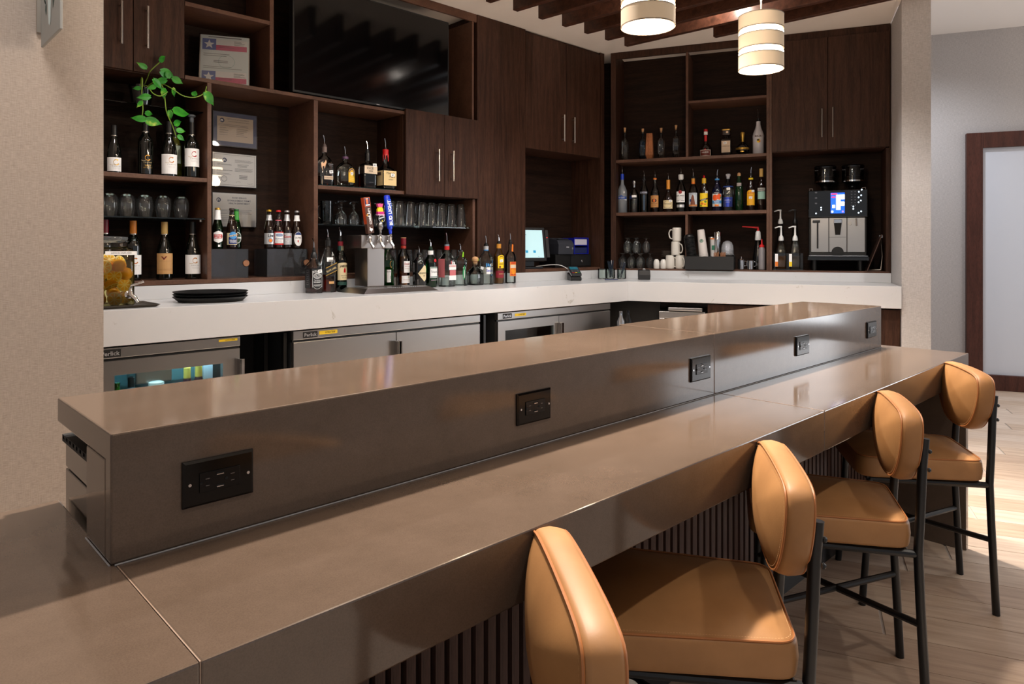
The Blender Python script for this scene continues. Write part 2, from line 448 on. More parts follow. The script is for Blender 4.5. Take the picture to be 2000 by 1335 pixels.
# beige wall on the left, ending beside the back counter
struct(MB().box(-2.4, .675, 2.8, 4.4, 0, CZ).build('wall_left', WALLP, None, 0))
struct(MB().box(.675, 5.6, 4.31, 4.4, 0, CZ).build('wall_back', WALLP, None, 0))
struct(MB().prism([RW(1.955, .02)[:2], RW(2.135, .02)[:2], RW(2.135, 1.3)[:2], RW(1.955, 1.3)[:2]], 0, CZ).build('wall_right', WALLG, None, 0))
struct(MB().prism([RW(-.6, .93)[:2], RW(1.955, .93)[:2], RW(1.955, 1.02)[:2], RW(-.6, 1.02)[:2]], 0, CZ).build('wall_right_inner', WALLG, None, 0))
FW = Vector((8.128, 1.837, 0))
def FWP(s, o, z=0): return FW+TT*s+NN*o+Vector((0, 0, z))
fw = MB().box(-3.5, 6, 0, .1, 0, 3.57).build('wall_far', WALLG, None, 0, loc=FW, rotz=ANG); struct(fw)
# the dark framed doorway panel on the far wall
FROSTP = mat('frosted_door_panel', (206, 210, 218), .35)
d1 = bpy.data.objects.new('door_1', None); COL.objects.link(d1); d1.location = FW; d1.rotation_euler = (0, 0, ANG); struct(d1)
box('door_frame', (-.022, .118, -.06, -.001, 0, 2.543), FRAMEW, d1, .004)
box('door_frame', (.118, 1.6, -.06, -.001, 2.392, 2.543), FRAMEW, d1, .004)
box('door_frame', (.118, 1.6, -.06, -.001, 0, .152), FRAMEW, d1, .004)
box('door_panel', (.118, 1.6, -.02, -.001, .152, 2.392), FROSTP, d1)

# ------------------------------------------------------------------ ceiling beams
BD = R(-86)
bx_ = Vector((math.cos(BD), math.sin(BD), 0)); bn_ = Vector((math.sin(BD), -math.cos(BD), 0))
bm0 = MB().box(0, 4.2, 0, .045, 2.95, 3.16).build('ceiling_beam', BEAM, None, 0, bevel=.003)
ends = [(3.25-.03*i) for i in range(9)]
names_ = ['first', 'second', 'third', 'fourth', 'fifth', 'sixth', 'seventh', 'eighth', 'ninth']
bl = []
for i in range(10):
    x = 4.314-.2335*(8-i) if i < 9 else 4.60
    y = 3.262-.004*i if i < 9 else 2.64
    o = bm0 if i == 0 else bm0.copy()
    if i: COL.objects.link(o)
    o.location = (x, y, 0); o.rotation_euler = (0, 0, BD)
    bl.append(o)
for i, o in enumerate(bl):
    if i < 9: lab = 'dark wooden ceiling beam, %s from the left in the row above the aisle' % names_[i]
    else: lab = 'dark wooden ceiling beam set back at the right end of the row'
    if i == 8: lab = 'dark wooden ceiling beam behind the pendants, its side lit copper brown, last of the full row'
    tag(o, lab, 'beam', 'slatted beams under the ceiling')
sp = thing('sprinkler_head', 'small round sprinkler head on the ceiling behind the last lit beam', 'sprinkler', (4.52, 3.18, CZ))
MB().lathe([(.045, 0), (.045, -.006), (.02, -.012)], 16).build('escutcheon', NICKEL, sp)
MB().lathe([(.014, -.012), (.016, -.03), (.03, -.045), (.028, -.05)], 14).build('deflector', NICKEL, sp)

# ------------------------------------------------------------------ the bar
bar = thing('bar_counter', 'long brown quartz bar with a raised ledge, slatted wooden front and glossy tops', 'bar counter', (2, 1.2, 0))
def bp(name, d, m, bev=.0025):
    x0, x1, y0, y1, z0, z1 = d
    return box(name, (x0-2, x1-2, y0-1.2, y1-1.2, z0, z1), m, bar, bev)
FRONT = .853
def lslab(name, x0, x1, pts):      # an L-shaped stone profile (y, z) drawn out along x
    b = MB().prism([(q[0]-1.2, q[1]) for q in pts], x0-2, x1-2)
    b.v = [(v[2], v[0], v[1]) for v in b.v]
    return b.build(name, QUARTZ, bar, 0, bevel=.003)
def lowp(yb): return [(FRONT, BZ-.122), (FRONT+.03, BZ-.122), (FRONT+.03, BZ-.04), (yb, BZ-.04), (yb, BZ), (FRONT, BZ)]
lslab('countertop_slab', -1.6, .3075, lowp(1.595))
lslab('countertop_slab', .3085, 2.1345, lowp(1.36))
lslab('countertop_slab', 2.1355, 3.79, lowp(1.64))
bp('end_panel', (3.755, 3.79, FRONT+.002, 1.64, 0, BZ-.0405), QUARTZ)
SEAM = mat('stone_seam', (150, 128, 112), .4)
for x in (.308, 2.135):
    bp('seam_line', (x-.0008, x+.0008, FRONT+.0004, 1.2, BZ-.06, BZ+.0002), SEAM, 0)
bp('seam_line', (2.1044, 2.1056, 1.2038, 1.57, BZ+.002, TZ+.0002), SEAM, 0)
def upp(yb): return [(1.204, BZ+.001), (1.235, BZ+.001), (1.235, TZ-.046), (yb, TZ-.046), (yb, TZ), (1.204, TZ)]
lslab('raised_ledge_slab', .30, 2.1047, upp(1.571))
lslab('raised_ledge_slab', 2.1053, 3.705, upp(1.60))
bp('riser_end_panel', (.30, .33, 1.2355, 1.352, BZ+.001, TZ-.0465), QUARTZ)
bp('riser_end_panel', (3.675, 3.705, 1.2355, 1.352, BZ+.001, TZ-.0465), QUARTZ)
bp('riser_back', (.331, 3.674, 1.322, 1.352, BZ+.001, TZ-.0465), BLACKP, 0)
CAULK = mat('clear_sealant', (150, 150, 152), .15)
MB().tube([(.305-2, .0015, BZ+.001), (3.70-2, .0015, BZ+.001)], .0015, 6).build('sealant_bead', CAULK, bar)
MB().tube([(.2985-2, .0055, BZ+.001), (.2985-2, .15, BZ+.001)], .0014, 6).build('sealant_bead', CAULK, bar)
bp('front_backing', (-1.6, 3.755, 1.272, 1.30, 0, BZ-.041), VOID, 0)
bp('toe_kick', (-1.6, 3.755, 1.262, 1.272, 0, .09), BLACKP, 0)
sl = MB().box(-.0125, .0125, -.011, .011, .09, BZ-.045).build('front_slat', SLATW, bar, 0, loc=(.66-2-.04*8, 1.261-1.2, 0))
for k in range(1, 88):
    o = sl.copy(); COL.objects.link(o); o.location = (.66-2-.04*8+.04*k, 1.261-1.2, 0)

bp('fridge_reflector', (1.52, 3.754, 1.40, 1.42, .1, .86), mat('reflector_grey', (140, 138, 136), .4), 0)  # unseen grey reflector added to brighten the steel refrigerator doors
# outlets with charging ports let into the riser
OUTB = mat('outlet_black', (10, 8, 7), .16, spec=.3)
def outlet(x, z, lab):
    t = thing('power_outlet', lab, 'power outlet', (x, 1.204, z), 0, 'power outlets along the bar riser')
    w, h = .0595, .0385
    rr = [[(sx*(w-i), -y, sz*(h-i)) for sx, sz in ((-1, -1), (1, -1), (1, 1), (-1, 1))] for i, y in ((0, .0005), (0, .004), (.004, .0075))]
    MB().rings(rr).build('cover_plate', OUTB, t, 0)
    face = MB().box(-.034, .034, -.0095, -.0076, -.0165, .0165).build('receptacle', mat('outlet_face', (8, 7, 7), .25, spec=.3), t, 0, bevel=.0006)
    mp = map_flat(.0096)
    for cx in (-.021, .021):
        MB().box(cx-.0035, cx+.0035, -.0101, -.0097, .0048, .0064).box(cx-.0030, cx+.0030, -.0101, -.0097, -.0066, -.0050).build('contact_slot', mat('slot_metal', (120, 122, 126), .25, 1.), face, 0)
        MB().lathe([(.0026, 0), (.0026, .0004)], 10).xf(Matrix.Translation((cx-.0105, -.0097, -.0002)) @ Matrix.Rotation(PI/2, 4, 'X')).build('ground_hole', mat('hole_black', (2, 2, 2), .9), face)
    for zz in (.0103, -.0103):
        MB().box(-.0066, .0066, -.0101, -.0097, zz-.0026, zz+.0026).build('charging_port', mat('hole_black', (2, 2, 2), .9), face, 0)
        MB().box(-.0058, .0058, -.0104, -.0101, zz-.0018, zz-.0003).build('port_contact', mat('port_metal', (210, 210, 212), .2, 1.), face, 0)
    for sx in (-.049, .049):
        MB().lathe([(.0028, 0), (.0026, .0012)], 12).xf(Matrix.Translation((sx, -.0074, 0)) @ Matrix.Rotation(PI/2, 4, 'X')).build('screw', CHROME, t)
for x, l in [(.464, 'black outlet plate with charging slots nearest the left end of the bar'),
             (1.2355, 'black outlet plate second from the left on the bar riser, shiny top edge'),
             (2.013, 'black outlet plate beside the vertical seam of the bar riser'),
             (2.786, 'black outlet plate fourth from the left, past the riser seam'),
             (3.56, 'black outlet plate at the far right end of the bar riser')]:
    outlet(x, 1.0135, l)

# station of glass and mat under the ledge at the near end
ub = thing('underbar_station', 'black glossy underbar station with a ribbed rubber mat at the bar left end', 'bar station', (.9, 1.47, 0))
BRZ = mat('bronze_black_panel', (30, 22, 16), .12, coat=.5)
box('lower_cabinet', (-.585, .6, -.115, .108, 0, .978), BRZ, ub, .002)
box('upper_cabinet', (-.585, .6, -.115, .108, .9815, 1.03), BRZ, ub, .002)
m_ = MB().box(-.59, .6, -.115, .112, 1.031, 1.036)
for i in range(26):
    m_.box(-.59+i*.045, -.59+i*.045+.024, -.115, .112, 1.036, 1.044)
for j in range(9): m_.box(-.59, .6, -.113+j*.026, -.113+j*.026+.010, 1.036, 1.043)
m_.build('rubber_mat', RUBBER, ub, 0)
# ------------------------------------------------------------------ back counter (white quartz, bent at the corner)
FI = 3.40      # front of the back counter
SPL = 3.945    # splash plane
bc = thing('back_counter', 'white veined quartz back counter with a deep front edge and upstand', 'counter', (2.6, 3.7, 0))
def off(p): return (p[0]-2.6, p[1]-3.7)
wc0 = P0; wcorner_in = None
def isect(y, o):     # where the line y = const meets the angled line at offset o
    s = (P0.y+NN.y*o-y)/(-TT.y); q = P0+NN*o+TT*s; return (q.x, y)
APR = .158
A_ = isect(FI, 0); Bk = isect(SPL, .56)
A2 = isect(FI+.03, .03)
def apron(o0, o1, i1, i0, b1, b0):      # countertop with its deep edge in one piece: outer line o0-o1, inner edge i0-i1, back b0-b1
    m = MB(); o0, o1, i1, i0, b1, b0 = map(off, (o0, o1, i1, i0, b1, b0)); zb, zm, zt = KZ-APR, KZ-.03, KZ
    v = [(*o0, zb), (*o1, zb), (*i1, zb), (*i0, zb), (*i0, zm), (*i1, zm), (*b1, zm), (*b0, zm), (*b0, zt), (*b1, zt), (*o1, zt), (*o0, zt)]
    m.v = v; m.f = [(0, 1, 10, 11), (3, 2, 1, 0), (4, 5, 2, 3), (7, 6, 5, 4), (8, 9, 6, 7), (11, 10, 9, 8), (0, 11, 8, 7, 4, 3), (1, 2, 5, 6, 9, 10)]; m.mi = [0]*8
    return m.build('countertop', WQ, bc, 0, bevel=.002)
apron((.68, FI), A_, A2, (.68, FI+.03), Bk, (.68, SPL))
apron(A_, RW(1.952, 0)[:2], RW(1.952, .03)[:2], A2, RW(1.952, .56)[:2], Bk)
B2 = isect(SPL+.02, .58)
MB().prism([off((.68, SPL)), off(Bk), off(B2), off((.68, SPL+.02))], KZ+.0005, 1.205).build('upstand', WQ, bc, 0)
MB().prism([off(Bk), off(RW(1.952, .56)), off(RW(1.952, .58)), off(B2)], KZ+.0005, 1.205).build('upstand', WQ, bc, 0)

# ------------------------------------------------------------------ shelving on the back wall
SF, SB = 3.95, 4.29     # front and back of the shelves
sh = thing('back_bar_shelving', 'dark walnut shelving on the back wall with open bays and glass shelves', 'shelving', (2.2, 4.1, 0))
def sp_(name, d, m, bev=.0015):
    x0, x1, y0, y1, z0, z1 = d
    return box(name, (x0-2.2, x1-2.2, y0-4.1, y1-4.1, z0, z1), m, sh, bev)
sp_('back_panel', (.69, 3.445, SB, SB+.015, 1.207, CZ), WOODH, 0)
sp_('shelf', (.69, 3.445, SF, SB, 1.207, 1.230), WOODEDGE)
sp_('upright', (1.463, 1.486, SF, SB, 1.2305, 2.322), WOODEDGE)
sp_('upright', (2.108, 2.136, SF, SB, 1.2305, 2.322), WOODEDGE)
sp_('shelf', (.69, 1.4625, SF, SB, 1.768, 1.791), WOODEDGE)
sp_('shelf', (2.1365, 2.785, SF, SB, 1.772, 1.795), WOODEDGE)
sp_('shelf', (1.345, 3.445, SF, SB, 2.3225, 2.344), WOODEDGE)
sp_('shelf', (1.345, 1.824, SF, SB, 2.722, 2.745), WOODEDGE)
sp_('upright', (1.824, 1.849, SF, SB, 2.3445, CZ-.062), WOODEDGE)
sp_('upright', (3.399, 3.418, SF, SB, 2.3445, CZ-.062), WOODEDGE)
sp_('top_rail', (1.345, 3.445, SF, SF+.02, CZ-.06, CZ-.001), WOODEDGE)
sp_('upright', (3.405, 3.43, SF, SB, 1.2305, 1.768), WOODEDGE)
sp_('glass_shelf', (.70, 1.46, SF+.02, SB-.005, 1.561, 1.569), GSHELF, .001)
sp_('glass_shelf', (.70, 1.46, SF+.05, SB-.005, 2.160, 2.166), GSHELF, .001)
sp_('glass_shelf', (2.14, 3.40, SF+.02, SB-.005, 1.548, 1.556), GSHELF, .001)
sp_('glass_shelf', (2.14, 2.72, SF+.002, SB-.03, 1.7955, 1.8005), mat('dark_glass_sheet', (10, 30, 26), .08), .001)
for x in (1.44, 3.385):
    MB().lathe([(.007, 0), (.007, .012)], 10, (x-2.2, SF+.035-4.1, 1.548 if x > 2 else 1.549)).build('shelf_pin', NICKEL, sh)

def handle(parent, x, y, z0, z1):
    h = MB().tube([(x, y-.03, z0), (x, y-.03, z1)], .0055, 8)
    for z in (z0+.02, z1-.02): h.tube([(x, y, z), (x, y-.03, z)], .004, 8)
    return h.build('handle', NICKEL, parent)
def door(parent, x0, x1, yf, z0, z1, hx, hz0, hz1, th=.02):
    d = MB().box(x0, x1, yf, yf+th, z0, z1).build('door', WOODV, parent, 0, bevel=.0015)
    handle(d, hx, yf, hz0, hz1); return d
def carcass(parent, x0, x1, y0, y1, z0, z1):
    MB().box(x0, x1, y0, y1, z0, z1).build('cabinet_box', WOODV, parent, 0)
c = thing('wall_cabinet', 'dark walnut wall cabinet with two doors at the upper left above the plant', 'cabinet', (1.09, 4.1, 0))
carcass(c, -.25, .254, -.128, .19, 2.318, CZ-.001)
door(c, -.25, -.003, -.15, 2.322, CZ-.004, -.062, 2.443, 2.662); door(c, .001, .252, -.15, 2.322, CZ-.004, .061, 2.443, 2.664)
c = thing('wall_cabinet', 'dark walnut two-door wall cabinet below the right side of the television', 'cabinet', (3.115, 4.1, 0))
carcass(c, -.328, .328, -.13, .188, 1.77, 2.322)
door(c, -.328, .005, -.17, 1.772, 2.36, -.064, 1.877, 2.103); door(c, .0085, .328, -.17, 1.772, 2.36, .067, 1.885, 2.104)
tp = MB().box(3.448, 3.962, SF-.004, SB+.015, 1.207, CZ-.001).build('tall_pilaster', WOODV, None, 0, bevel=.002)
tag(tp, 'tall plain walnut panel between the television bay and the corner cabinet', 'panel')
# corner unit over the cash desk
CX1 = isect(SF, .58)[0]
c = thing('corner_cabinet', 'dark walnut corner cabinet with two tall doors over the cash desk niche', 'cabinet', (4.45, 4.1, 0))
carcass(c, -.484, .47, -.128, .19, 2.211, CZ-.001)
door(c, -.482, .015, -.15, 2.211, CZ-.02, -.045, 2.304, 2.530); door(c, .019, .468, -.15, 2.211, CZ-.02, .087, 2.304, 2.525)
box('niche_shelf', (-.484, .47, -.15, .19, 1.207, 1.230), WOODEDGE, c, .0015)
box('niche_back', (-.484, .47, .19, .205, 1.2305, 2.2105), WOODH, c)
MB().prism([(.47, -.15), (CX1-4.45-.002, -.15), (CX1-4.45-.002, .0), (.47, .19)], 1.207, CZ-.001).build('stile', WOODV, c, 0)

# ------------------------------------------------------------------ angled shelving on the right
sr = thing('right_bar_shelving', 'dark walnut angled shelving on the right with liquor shelves and a coffee niche', 'shelving', tuple(P0), ANG)
def rp(name, s0, s1, o0, o1, z0, z1, m, bev=.0015): return box(name, (s0, s1, o0, o1, z0, z1), m, sr, bev)
RF, RB = .58, .915
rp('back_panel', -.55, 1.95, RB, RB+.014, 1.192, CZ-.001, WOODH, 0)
rp('upright', -.285, -.237, RF, RB, 1.192, CZ-.001, WOODV)
rp('shelf', -.2365, 1.942, RF, RB, 1.192, 1.218, WOODEDGE)
rp('shelf', -.2365, 1.0365, RF, RB, 1.692, 1.720, WOODEDGE)
rp('shelf', -.2365, 1.0365, RF, RB, 2.168, 2.194, WOODEDGE)
rp('shelf', .4005, 1.0365, RF, RB, 2.655, 2.676, WOODEDGE)
rp('upright', .379, .400, RF, RB, 2.1945, CZ-.062, WOODEDGE)
rp('upright', .375, .396, RF, RB, 1.2185, 1.6915, WOODEDGE)
rp('upright', 1.037, 1.058, RF, RB, 1.2185, CZ-.062, WOODEDGE)
rp('upright', 1.0585, 1.080, RF, RB, 1.2185, CZ-.062, WOODEDGE)
rp('upright', 1.942, 1.951, RF-.004, RB, 1.192, CZ-.001, WOODV)
rp('upright', 1.918, 1.9415, RF, RB, 1.2185, 2.19, WOODV)
rp('top_rail', -.2365, 1.942, RF, RF+.03, CZ-.06, CZ-.001, WOODV)
rc = thing('wall_cabinet', 'dark walnut two-door wall cabinet above the coffee machine niche', 'cabinet', RW(1.51, .6), ANG)
carcass(rc, -.428, .407, -.015, .31, 2.192, CZ-.063)
door(rc, -.428, -.012, -.04, 2.196, CZ-.062, -.053, 2.292, 2.522); door(rc, -.008, .431, -.04, 2.196, CZ-.062, .026, 2.288, 2.528)

# ------------------------------------------------------------------ television
tv = thing('television', 'large wall television with a dark blank screen in the walnut bay', 'television', (2.575, 3.955, 2.352))
SCRM = mat('dark_screen', (5, 5, 6), .10, spec=.5)
MB().box(-.605, .605, -.002, .05, 0, .69).build('housing', BLACKP, tv, 0, bevel=.004)
MB().box(-.594, .594, -.0035, -.0022, .013, .68).build('screen', SCRM, tv, 0)
lg = Decal(map_flat(.0042)); lg.ell(-.008, .0065, .004, .004, 12).rect(-.001, .011, .004, .009)
lg.build('logo', SILVERL, tv)
MB().box(-.2, .2, .051, .33, .2, .5).build('wall_bracket', BLACKP, tv, 0)

# ------------------------------------------------------------------ undercounter refrigerators
FY = 3.43
def perlick(root, x, z0, z1, fy):
    d = Decal(map_plane((x, fy, 0), (1, 0, 0), (0, 0, 1), (0, -1, 0)), .0008).rect(0, .085, z0, z1).build('badge', INK, root)
    Decal(map_plane((x, fy, 0), (1, 0, 0), (0, 0, 1), (0, -1, 0)), .0016).text('Perlick', .0425, (z0+z1)/2, (z1-z0)*.55, .012, wmax=.074).build('lettering', SILVERL, d)
def sticker(root, x0, x1, z0, z1, fy):
    d = Decal(map_plane((0, fy, 0), (1, 0, 0), (0, 0, 1), (0, -1, 0)), .0008).rect(x0, x1, z0, z1).build('temperature_sticker', YEL, root)
    Decal(map_plane((0, fy, 0), (1, 0, 0), (0, 0, 1), (0, -1, 0)), .0015).text('41 MAX TEMP', x0+(x1-x0)*.6, (z0+z1)/2, (z1-z0)*.45, .0, wmax=(x1-x0)*.55).build('lettering', INK, d)
def fhandle(par, x, fy, side):
    h = MB().box(x-.004, x+.004, fy-.038, fy-.002, .60, .858).box(min(x, x-side*.018), max(x, x-side*.018), fy-.042, fy-.036, .60, .858)
    h.build('door_handle', CHROME, par, 0, bevel=.0015)
def fridge(lab, x0, x1, doors):
    t = thing('undercounter_refrigerator', lab, 'refrigerator', (x0, FY, 0))
    w = x1-x0
    ZT = KZ-APR-.01
    b = MB().box(0, w, .03, .48, .06, .10).box(0, w, .46, .48, .10, ZT).box(0, .02, .03, .46, .10, ZT).box(w-.02, w, .03, .46, .10, ZT).box(.02, w-.02, .03, .46, ZT-.03, ZT)
    for dd in doors[1:]: b.box(dd[0]-x0-.012, dd[0]-x0+.012, .03, .46, .10, ZT-.03)
    b.build('cabinet_body', mat('fridge_body', (40, 42, 44), .5), t, 0)
    MB().box(0, w, .012, .0295, ZT-.0585, ZT-.0465).build('gap_filler', BLACKP, t, 0)  # dark strip added to keep the interior lamp out of the door gap
    MB().box(0, w, 0, .0295, ZT-.046, ZT).build('header', STEEL, t, 0, bevel=.002)
    for k, (a, b_, win, hs) in enumerate(doors):
        a -= x0; b_ -= x0; zt = ZT-.058
        if win is None:
            d = MB().box(a+.002, b_-.002, 0, .0295, .12, zt).build('door', STEEL, t, 0, bevel=.002)
        else:
            wa, wb = win[0]-x0, win[1]-x0; wz = win[2]
            m = MB().box(a+.002, wa, 0, .0295, .12, zt).box(wb, b_-.002, 0, .0295, .12, zt).box(wa, wb, 0, .0295, wz, zt).box(wa, wb, 0, .0295, .12, .20)
            d = m.build('door', STEEL, t, 0)
            MB().box(wa, wb, .012, .016, .20, wz).build('glass_pane', PANE, d, 0)
            MB().box(wa-.01, wb+.01, .035, .05, ZT-.05, ZT-.038).build('interior_lamp', mat('cold_lamp', (220, 250, 255), .5, emis=(186, 236, 250), es=45), t, 0)
            MB().box(wa-.06, wb+.06, .05, .45, .705, .709).build('wire_shelf', GSHELF, t, 0)
            MB().box(.021, w-.021, .44, .455, .11, ZT-.05).build('inner_liner', mat('fridge_liner', (150, 214, 222), .5), t, 0)
        fhandle(d, (b_-.012) if hs > 0 else (a+.012), 0, -hs)
    return t
f1 = fridge('steel glass-door bar refrigerator at the left end under the white counter', .765, 1.43, [(.765, 1.43, (.87, 1.345, .84), 1)])
perlick(f1, .045, .923, .957, 0); sticker(f1, .56, .652, .946, .958, 0)
f2 = fridge('wide steel two-door bar refrigerator in the middle under the beer tap', 1.712, 3.022, [(1.712, 2.362, None, 1), (2.362, 3.022, None, -1)])
perlick(f2, .055, .924, .957, 0); sticker(f2, .15, .26, .935, .955, 0)
f3 = fridge('steel bar refrigerator by the corner with one lit glass door', 3.18, 4.40, [(3.18, 3.79, (3.25, 3.735, .842), 1), (3.79, 4.40, None, -1)])
perlick(f3, .045, .924, .957, 0); sticker(f3, .16, .27, .932, .951, 0)
vb = MB().box(.70, 4.45, 3.92, 3.94, .0, .97).build('counter_back_panel', VOID, None, 0)  # black sheet put in for the dark void between the refrigerators
tag(vb, 'black sheet for the shade in the gaps behind the bar refrigerators', 'panel')
for x, l in ((1.69, 'thin black steel post left of the wide refrigerator'), (3.10, 'thin black steel post between the middle and corner refrigerators')):
    o = MB().box(x-.012, x+.006, 3.47, 3.5, 0, .955).box(x-.05, x-.03, 3.62, 3.65, 0, .955).build('counter_support', BLACKM, None, 0)
    tag(o, l, 'post', 'counter supports between refrigerators')
# under the angled counter
uc = thing('ice_machine', 'small steel undercounter machine with a dark window under the angled counter', 'appliance', RW(.242, .05), ANG)
MB().box(0, .36, .02, .45, .05, .90).build('body', mat('appliance_dark', (24, 24, 25), .4), uc, 0)
fr_ = [(0, .36, .885), (0, .06, .3), (.30, .36, .3)]
MB().box(0, .36, 0, .0195, .84, .895).box(0, .045, 0, .0195, .3, .84).box(.315, .36, 0, .0195, .3, .84).box(.045, .315, 0, .0195, .3, .4).build('door_frame', STEEL, uc, 0, bevel=.003)
MB().box(.046, .314, .008, .0195, .401, .839).build('window', BLACKG, uc, 0)
MB().box(.075, .34, -.02, .015, .905, .93).build('top_vent', STEEL, uc, 0, bevel=.004)
o = MB().box(.62, 1.95, .06, .1, .0, .96).build('plinth_panel', WOODV, None, 0, loc=tuple(P0), rotz=ANG); tag(o, 'dark wood base panel under the right end of the white counter', 'panel')
o = MB().box(-.25, .235, .14, .17, .0, .96).build('plinth_panel', VOID, None, 0, loc=tuple(P0), rotz=ANG); tag(o, 'black base panel in the corner left of the steel undercounter machine', 'panel')
# a bottle rail in the corner
br = thing('speed_rail', 'black speed rail with leaning bottle necks in the corner under the counter', 'rack', (4.35, 3.25, .0))
MB().box(-.12, .12, -.05, .05, .74, .80).box(-.005, .005, .0, .15, .74, .78).build('rail', BLACKM, br, 0, bevel=.004)
for k in range(2):
    MB().lathe([(.03, .74), (.03, .84), (.013, .88), (.013, .92)], 12, (-.05+.09*k, 0, 0)).build('bottle_neck', CHROME if k == 0 else BLACKGL, br)
# ------------------------------------------------------------------ pendants
def pendant(x, y, zb, dia, lab, kk=1.):
    t = thing('pendant_lamp', lab, 'lamp', (x, y, zb), 0, 'pendant lamps over the bar')
    r = dia/2; H3 = .059*kk; GP = .022*kk
    for k in range(3):
        z = k*(H3+GP)
        MB().lathe([(r, z), (r, z+H3), (r-.0025, z+H3), (r-.0025, z)], 40, cap0=False, cap1=False).build('shade_band', FSHADE, t)
        MB().lathe([(r+.0008, z), (r+.0008, z+.0035), (r-.0033, z+.0035), (r-.0033, z)], 40, cap0=False, cap1=False).lathe([(r+.0008, z+H3-.0035), (r+.0008, z+H3), (r-.0033, z+H3), (r-.0033, z+H3-.0035)], 40, cap0=False, cap1=False).build('band_trim', mat('shade_trim', (128, 116, 104), .6), t)
        if k < 2:
            zz = z+H3
            MB().lathe([(r-.004, zz-.002), (r-.001, zz+GP*.25), (r-.001, zz+GP*.5), (r-.007, zz+GP+.002)], 40, cap0=False, cap1=False).build('diffuser_ring', GLOW, t)
    MB().lathe([(r-.0035, .002), (r*.6, -.002), (.004, -.004)], 40, cap0=False).build('diffuser_disc', GLOW, t)
    zt = 3*H3+2*GP
    MB().lathe([(r-.003, zt-.004), (.02, zt-.003), (.012, zt+.0), (.008, zt+.02)], 40, cap0=False).build('top_plate', FSHADE, t)
    MB().tube([(0, 0, zt), (0, 0, CZ-zb-.03)], .0035, 8).build('stem', NICKEL, t)
    MB().lathe([(.055, CZ-zb-.0005), (.055, CZ-zb-.022), (.01, CZ-zb-.03)], 24).build('canopy', NICKEL, t)
    l = bpy.data.lights.new('pendant_bulb', 'POINT'); l.energy = 9; l.color = (1, .78, .55); l.shadow_soft_size = r*.7
    o = bpy.data.objects.new('pendant_bulb', l); COL.objects.link(o); o.location = (x, y, zb-.06)
    l2 = bpy.data.lights.new('pendant_uplight', 'POINT'); l2.energy = 20; l2.color = (1, .82, .62); l2.shadow_soft_size = .05
    o2 = bpy.data.objects.new('pendant_uplight', l2); COL.objects.link(o2); o2.location = (x, y, zb+.30)
pendant(1.925, 1.344, 2.137, .178, 'linen pendant lamp with glowing rings, the nearer left one above the bar')
pendant(2.722, 1.344, 2.137, .178, 'linen pendant lamp with three bands, the farther right one above the bar')

# ------------------------------------------------------------------ stools
def rrect(hw0, hw1, y0, y1, r, n=7, front=.0):
    """rounded trapezoid: half width hw0 at y0, hw1 at y1"""
    C_ = [(-hw0, y0), (hw0, y0), (hw1, y1), (-hw1, y1)]; out = []
    rs = [r, r, r*1.5, r*1.5]
    for i, (cx, cy) in enumerate(C_):
        p = Vector((cx, cy)); a = (Vector(C_[i-1])-p).normalized(); b = (Vector(C_[(i+1) % 4])-p).normalized()
        A = p+a*rs[i]; B = p+b*rs[i]
        for k in range(n):
            t = k/(n-1); out.append((1-t)**2*A+2*t*(1-t)*p+t*t*B)
    # subdivide the straight runs
    res = []
    for i, q in enumerate(out):
        nx = out[(i+1) % len(out)]; res.append(q); d = (nx-q).length; m = int(d/.03)
        for j in range(1, m): res.append(q+(nx-q)*(j/m))
    return res
def scale_loop(L, k, c): return [(c[0]+(p[0]-c[0])*k, c[1]+(p[1]-c[1])*k) for p in L]
def inset(L, d):
    n = len(L); out = []
    for i in range(n):
        a = Vector(L[i-1]); b = Vector(L[(i+1) % n]); t = (b-a).normalized(); nn = Vector((-t.y, t.x))
        out.append((L[i][0]+nn.x*d, L[i][1]+nn.y*d))
    return out
def cushion(L, c, z0, z1, dome, rear=.006):
    """soft pad: outline L (x, y), from z0 to z1, crowned by dome on top"""
    prof = [(.012, z0-.0), (.002, z0+.006), (0, z0+.012), (-.003, (z0+z1)/2), (0, z1-.010), (.003, z1-.003), (.010, z1)]
    rr = [[(p[0], p[1], z) for p in inset(L, i)] for i, z in prof]
    base = inset(L, .010)
    for k in (.93, .8, .6, .4, .2, .06):
        h = dome*(1-k**2.4); rr.append([(p[0], p[1], z1+h) for p in scale_loop(base, k, c)])
    pre = [[(p[0], p[1], z0-rear*(1-k)) for p in scale_loop(inset(L, .012), k, c)] for k in (.06, .4, .75)]
    return MB().rings(pre+rr)
def ringtube(L, d, z, r, name, m, par, XF=None):
    pts = [(p[0], p[1], z) for p in inset(L, d)]
    b = MB().tube(pts, r, 6, closed=True)
    if XF is not None: b.xf(XF)
    return b.build(name, m, par)
def stitches(L, d, z, name, par, XF=None):
    P = [Vector((p[0], p[1], z)) for p in inset(L, d)]; b = MB(); step = .0055; acc = 0
    P.append(P[0])
    for a, q in zip(P, P[1:]):
        n = max(1, int((q-a).length/step))
        for i in range(n):
            s = a+(q-a)*(i/n); e = a+(q-a)*((i+.62)/n)
            t = (e-s); 
            if t.length < 1e-6: continue
            o = Vector((-t.y, t.x, 0)).normalized()*.00045
            b.quad([s-o, e-o, e+o, s+o])
    if XF is not None: b.xf(XF)
    x = b.build(name, STITCH, par, 0); x['kind'] = 'stuff'; return x
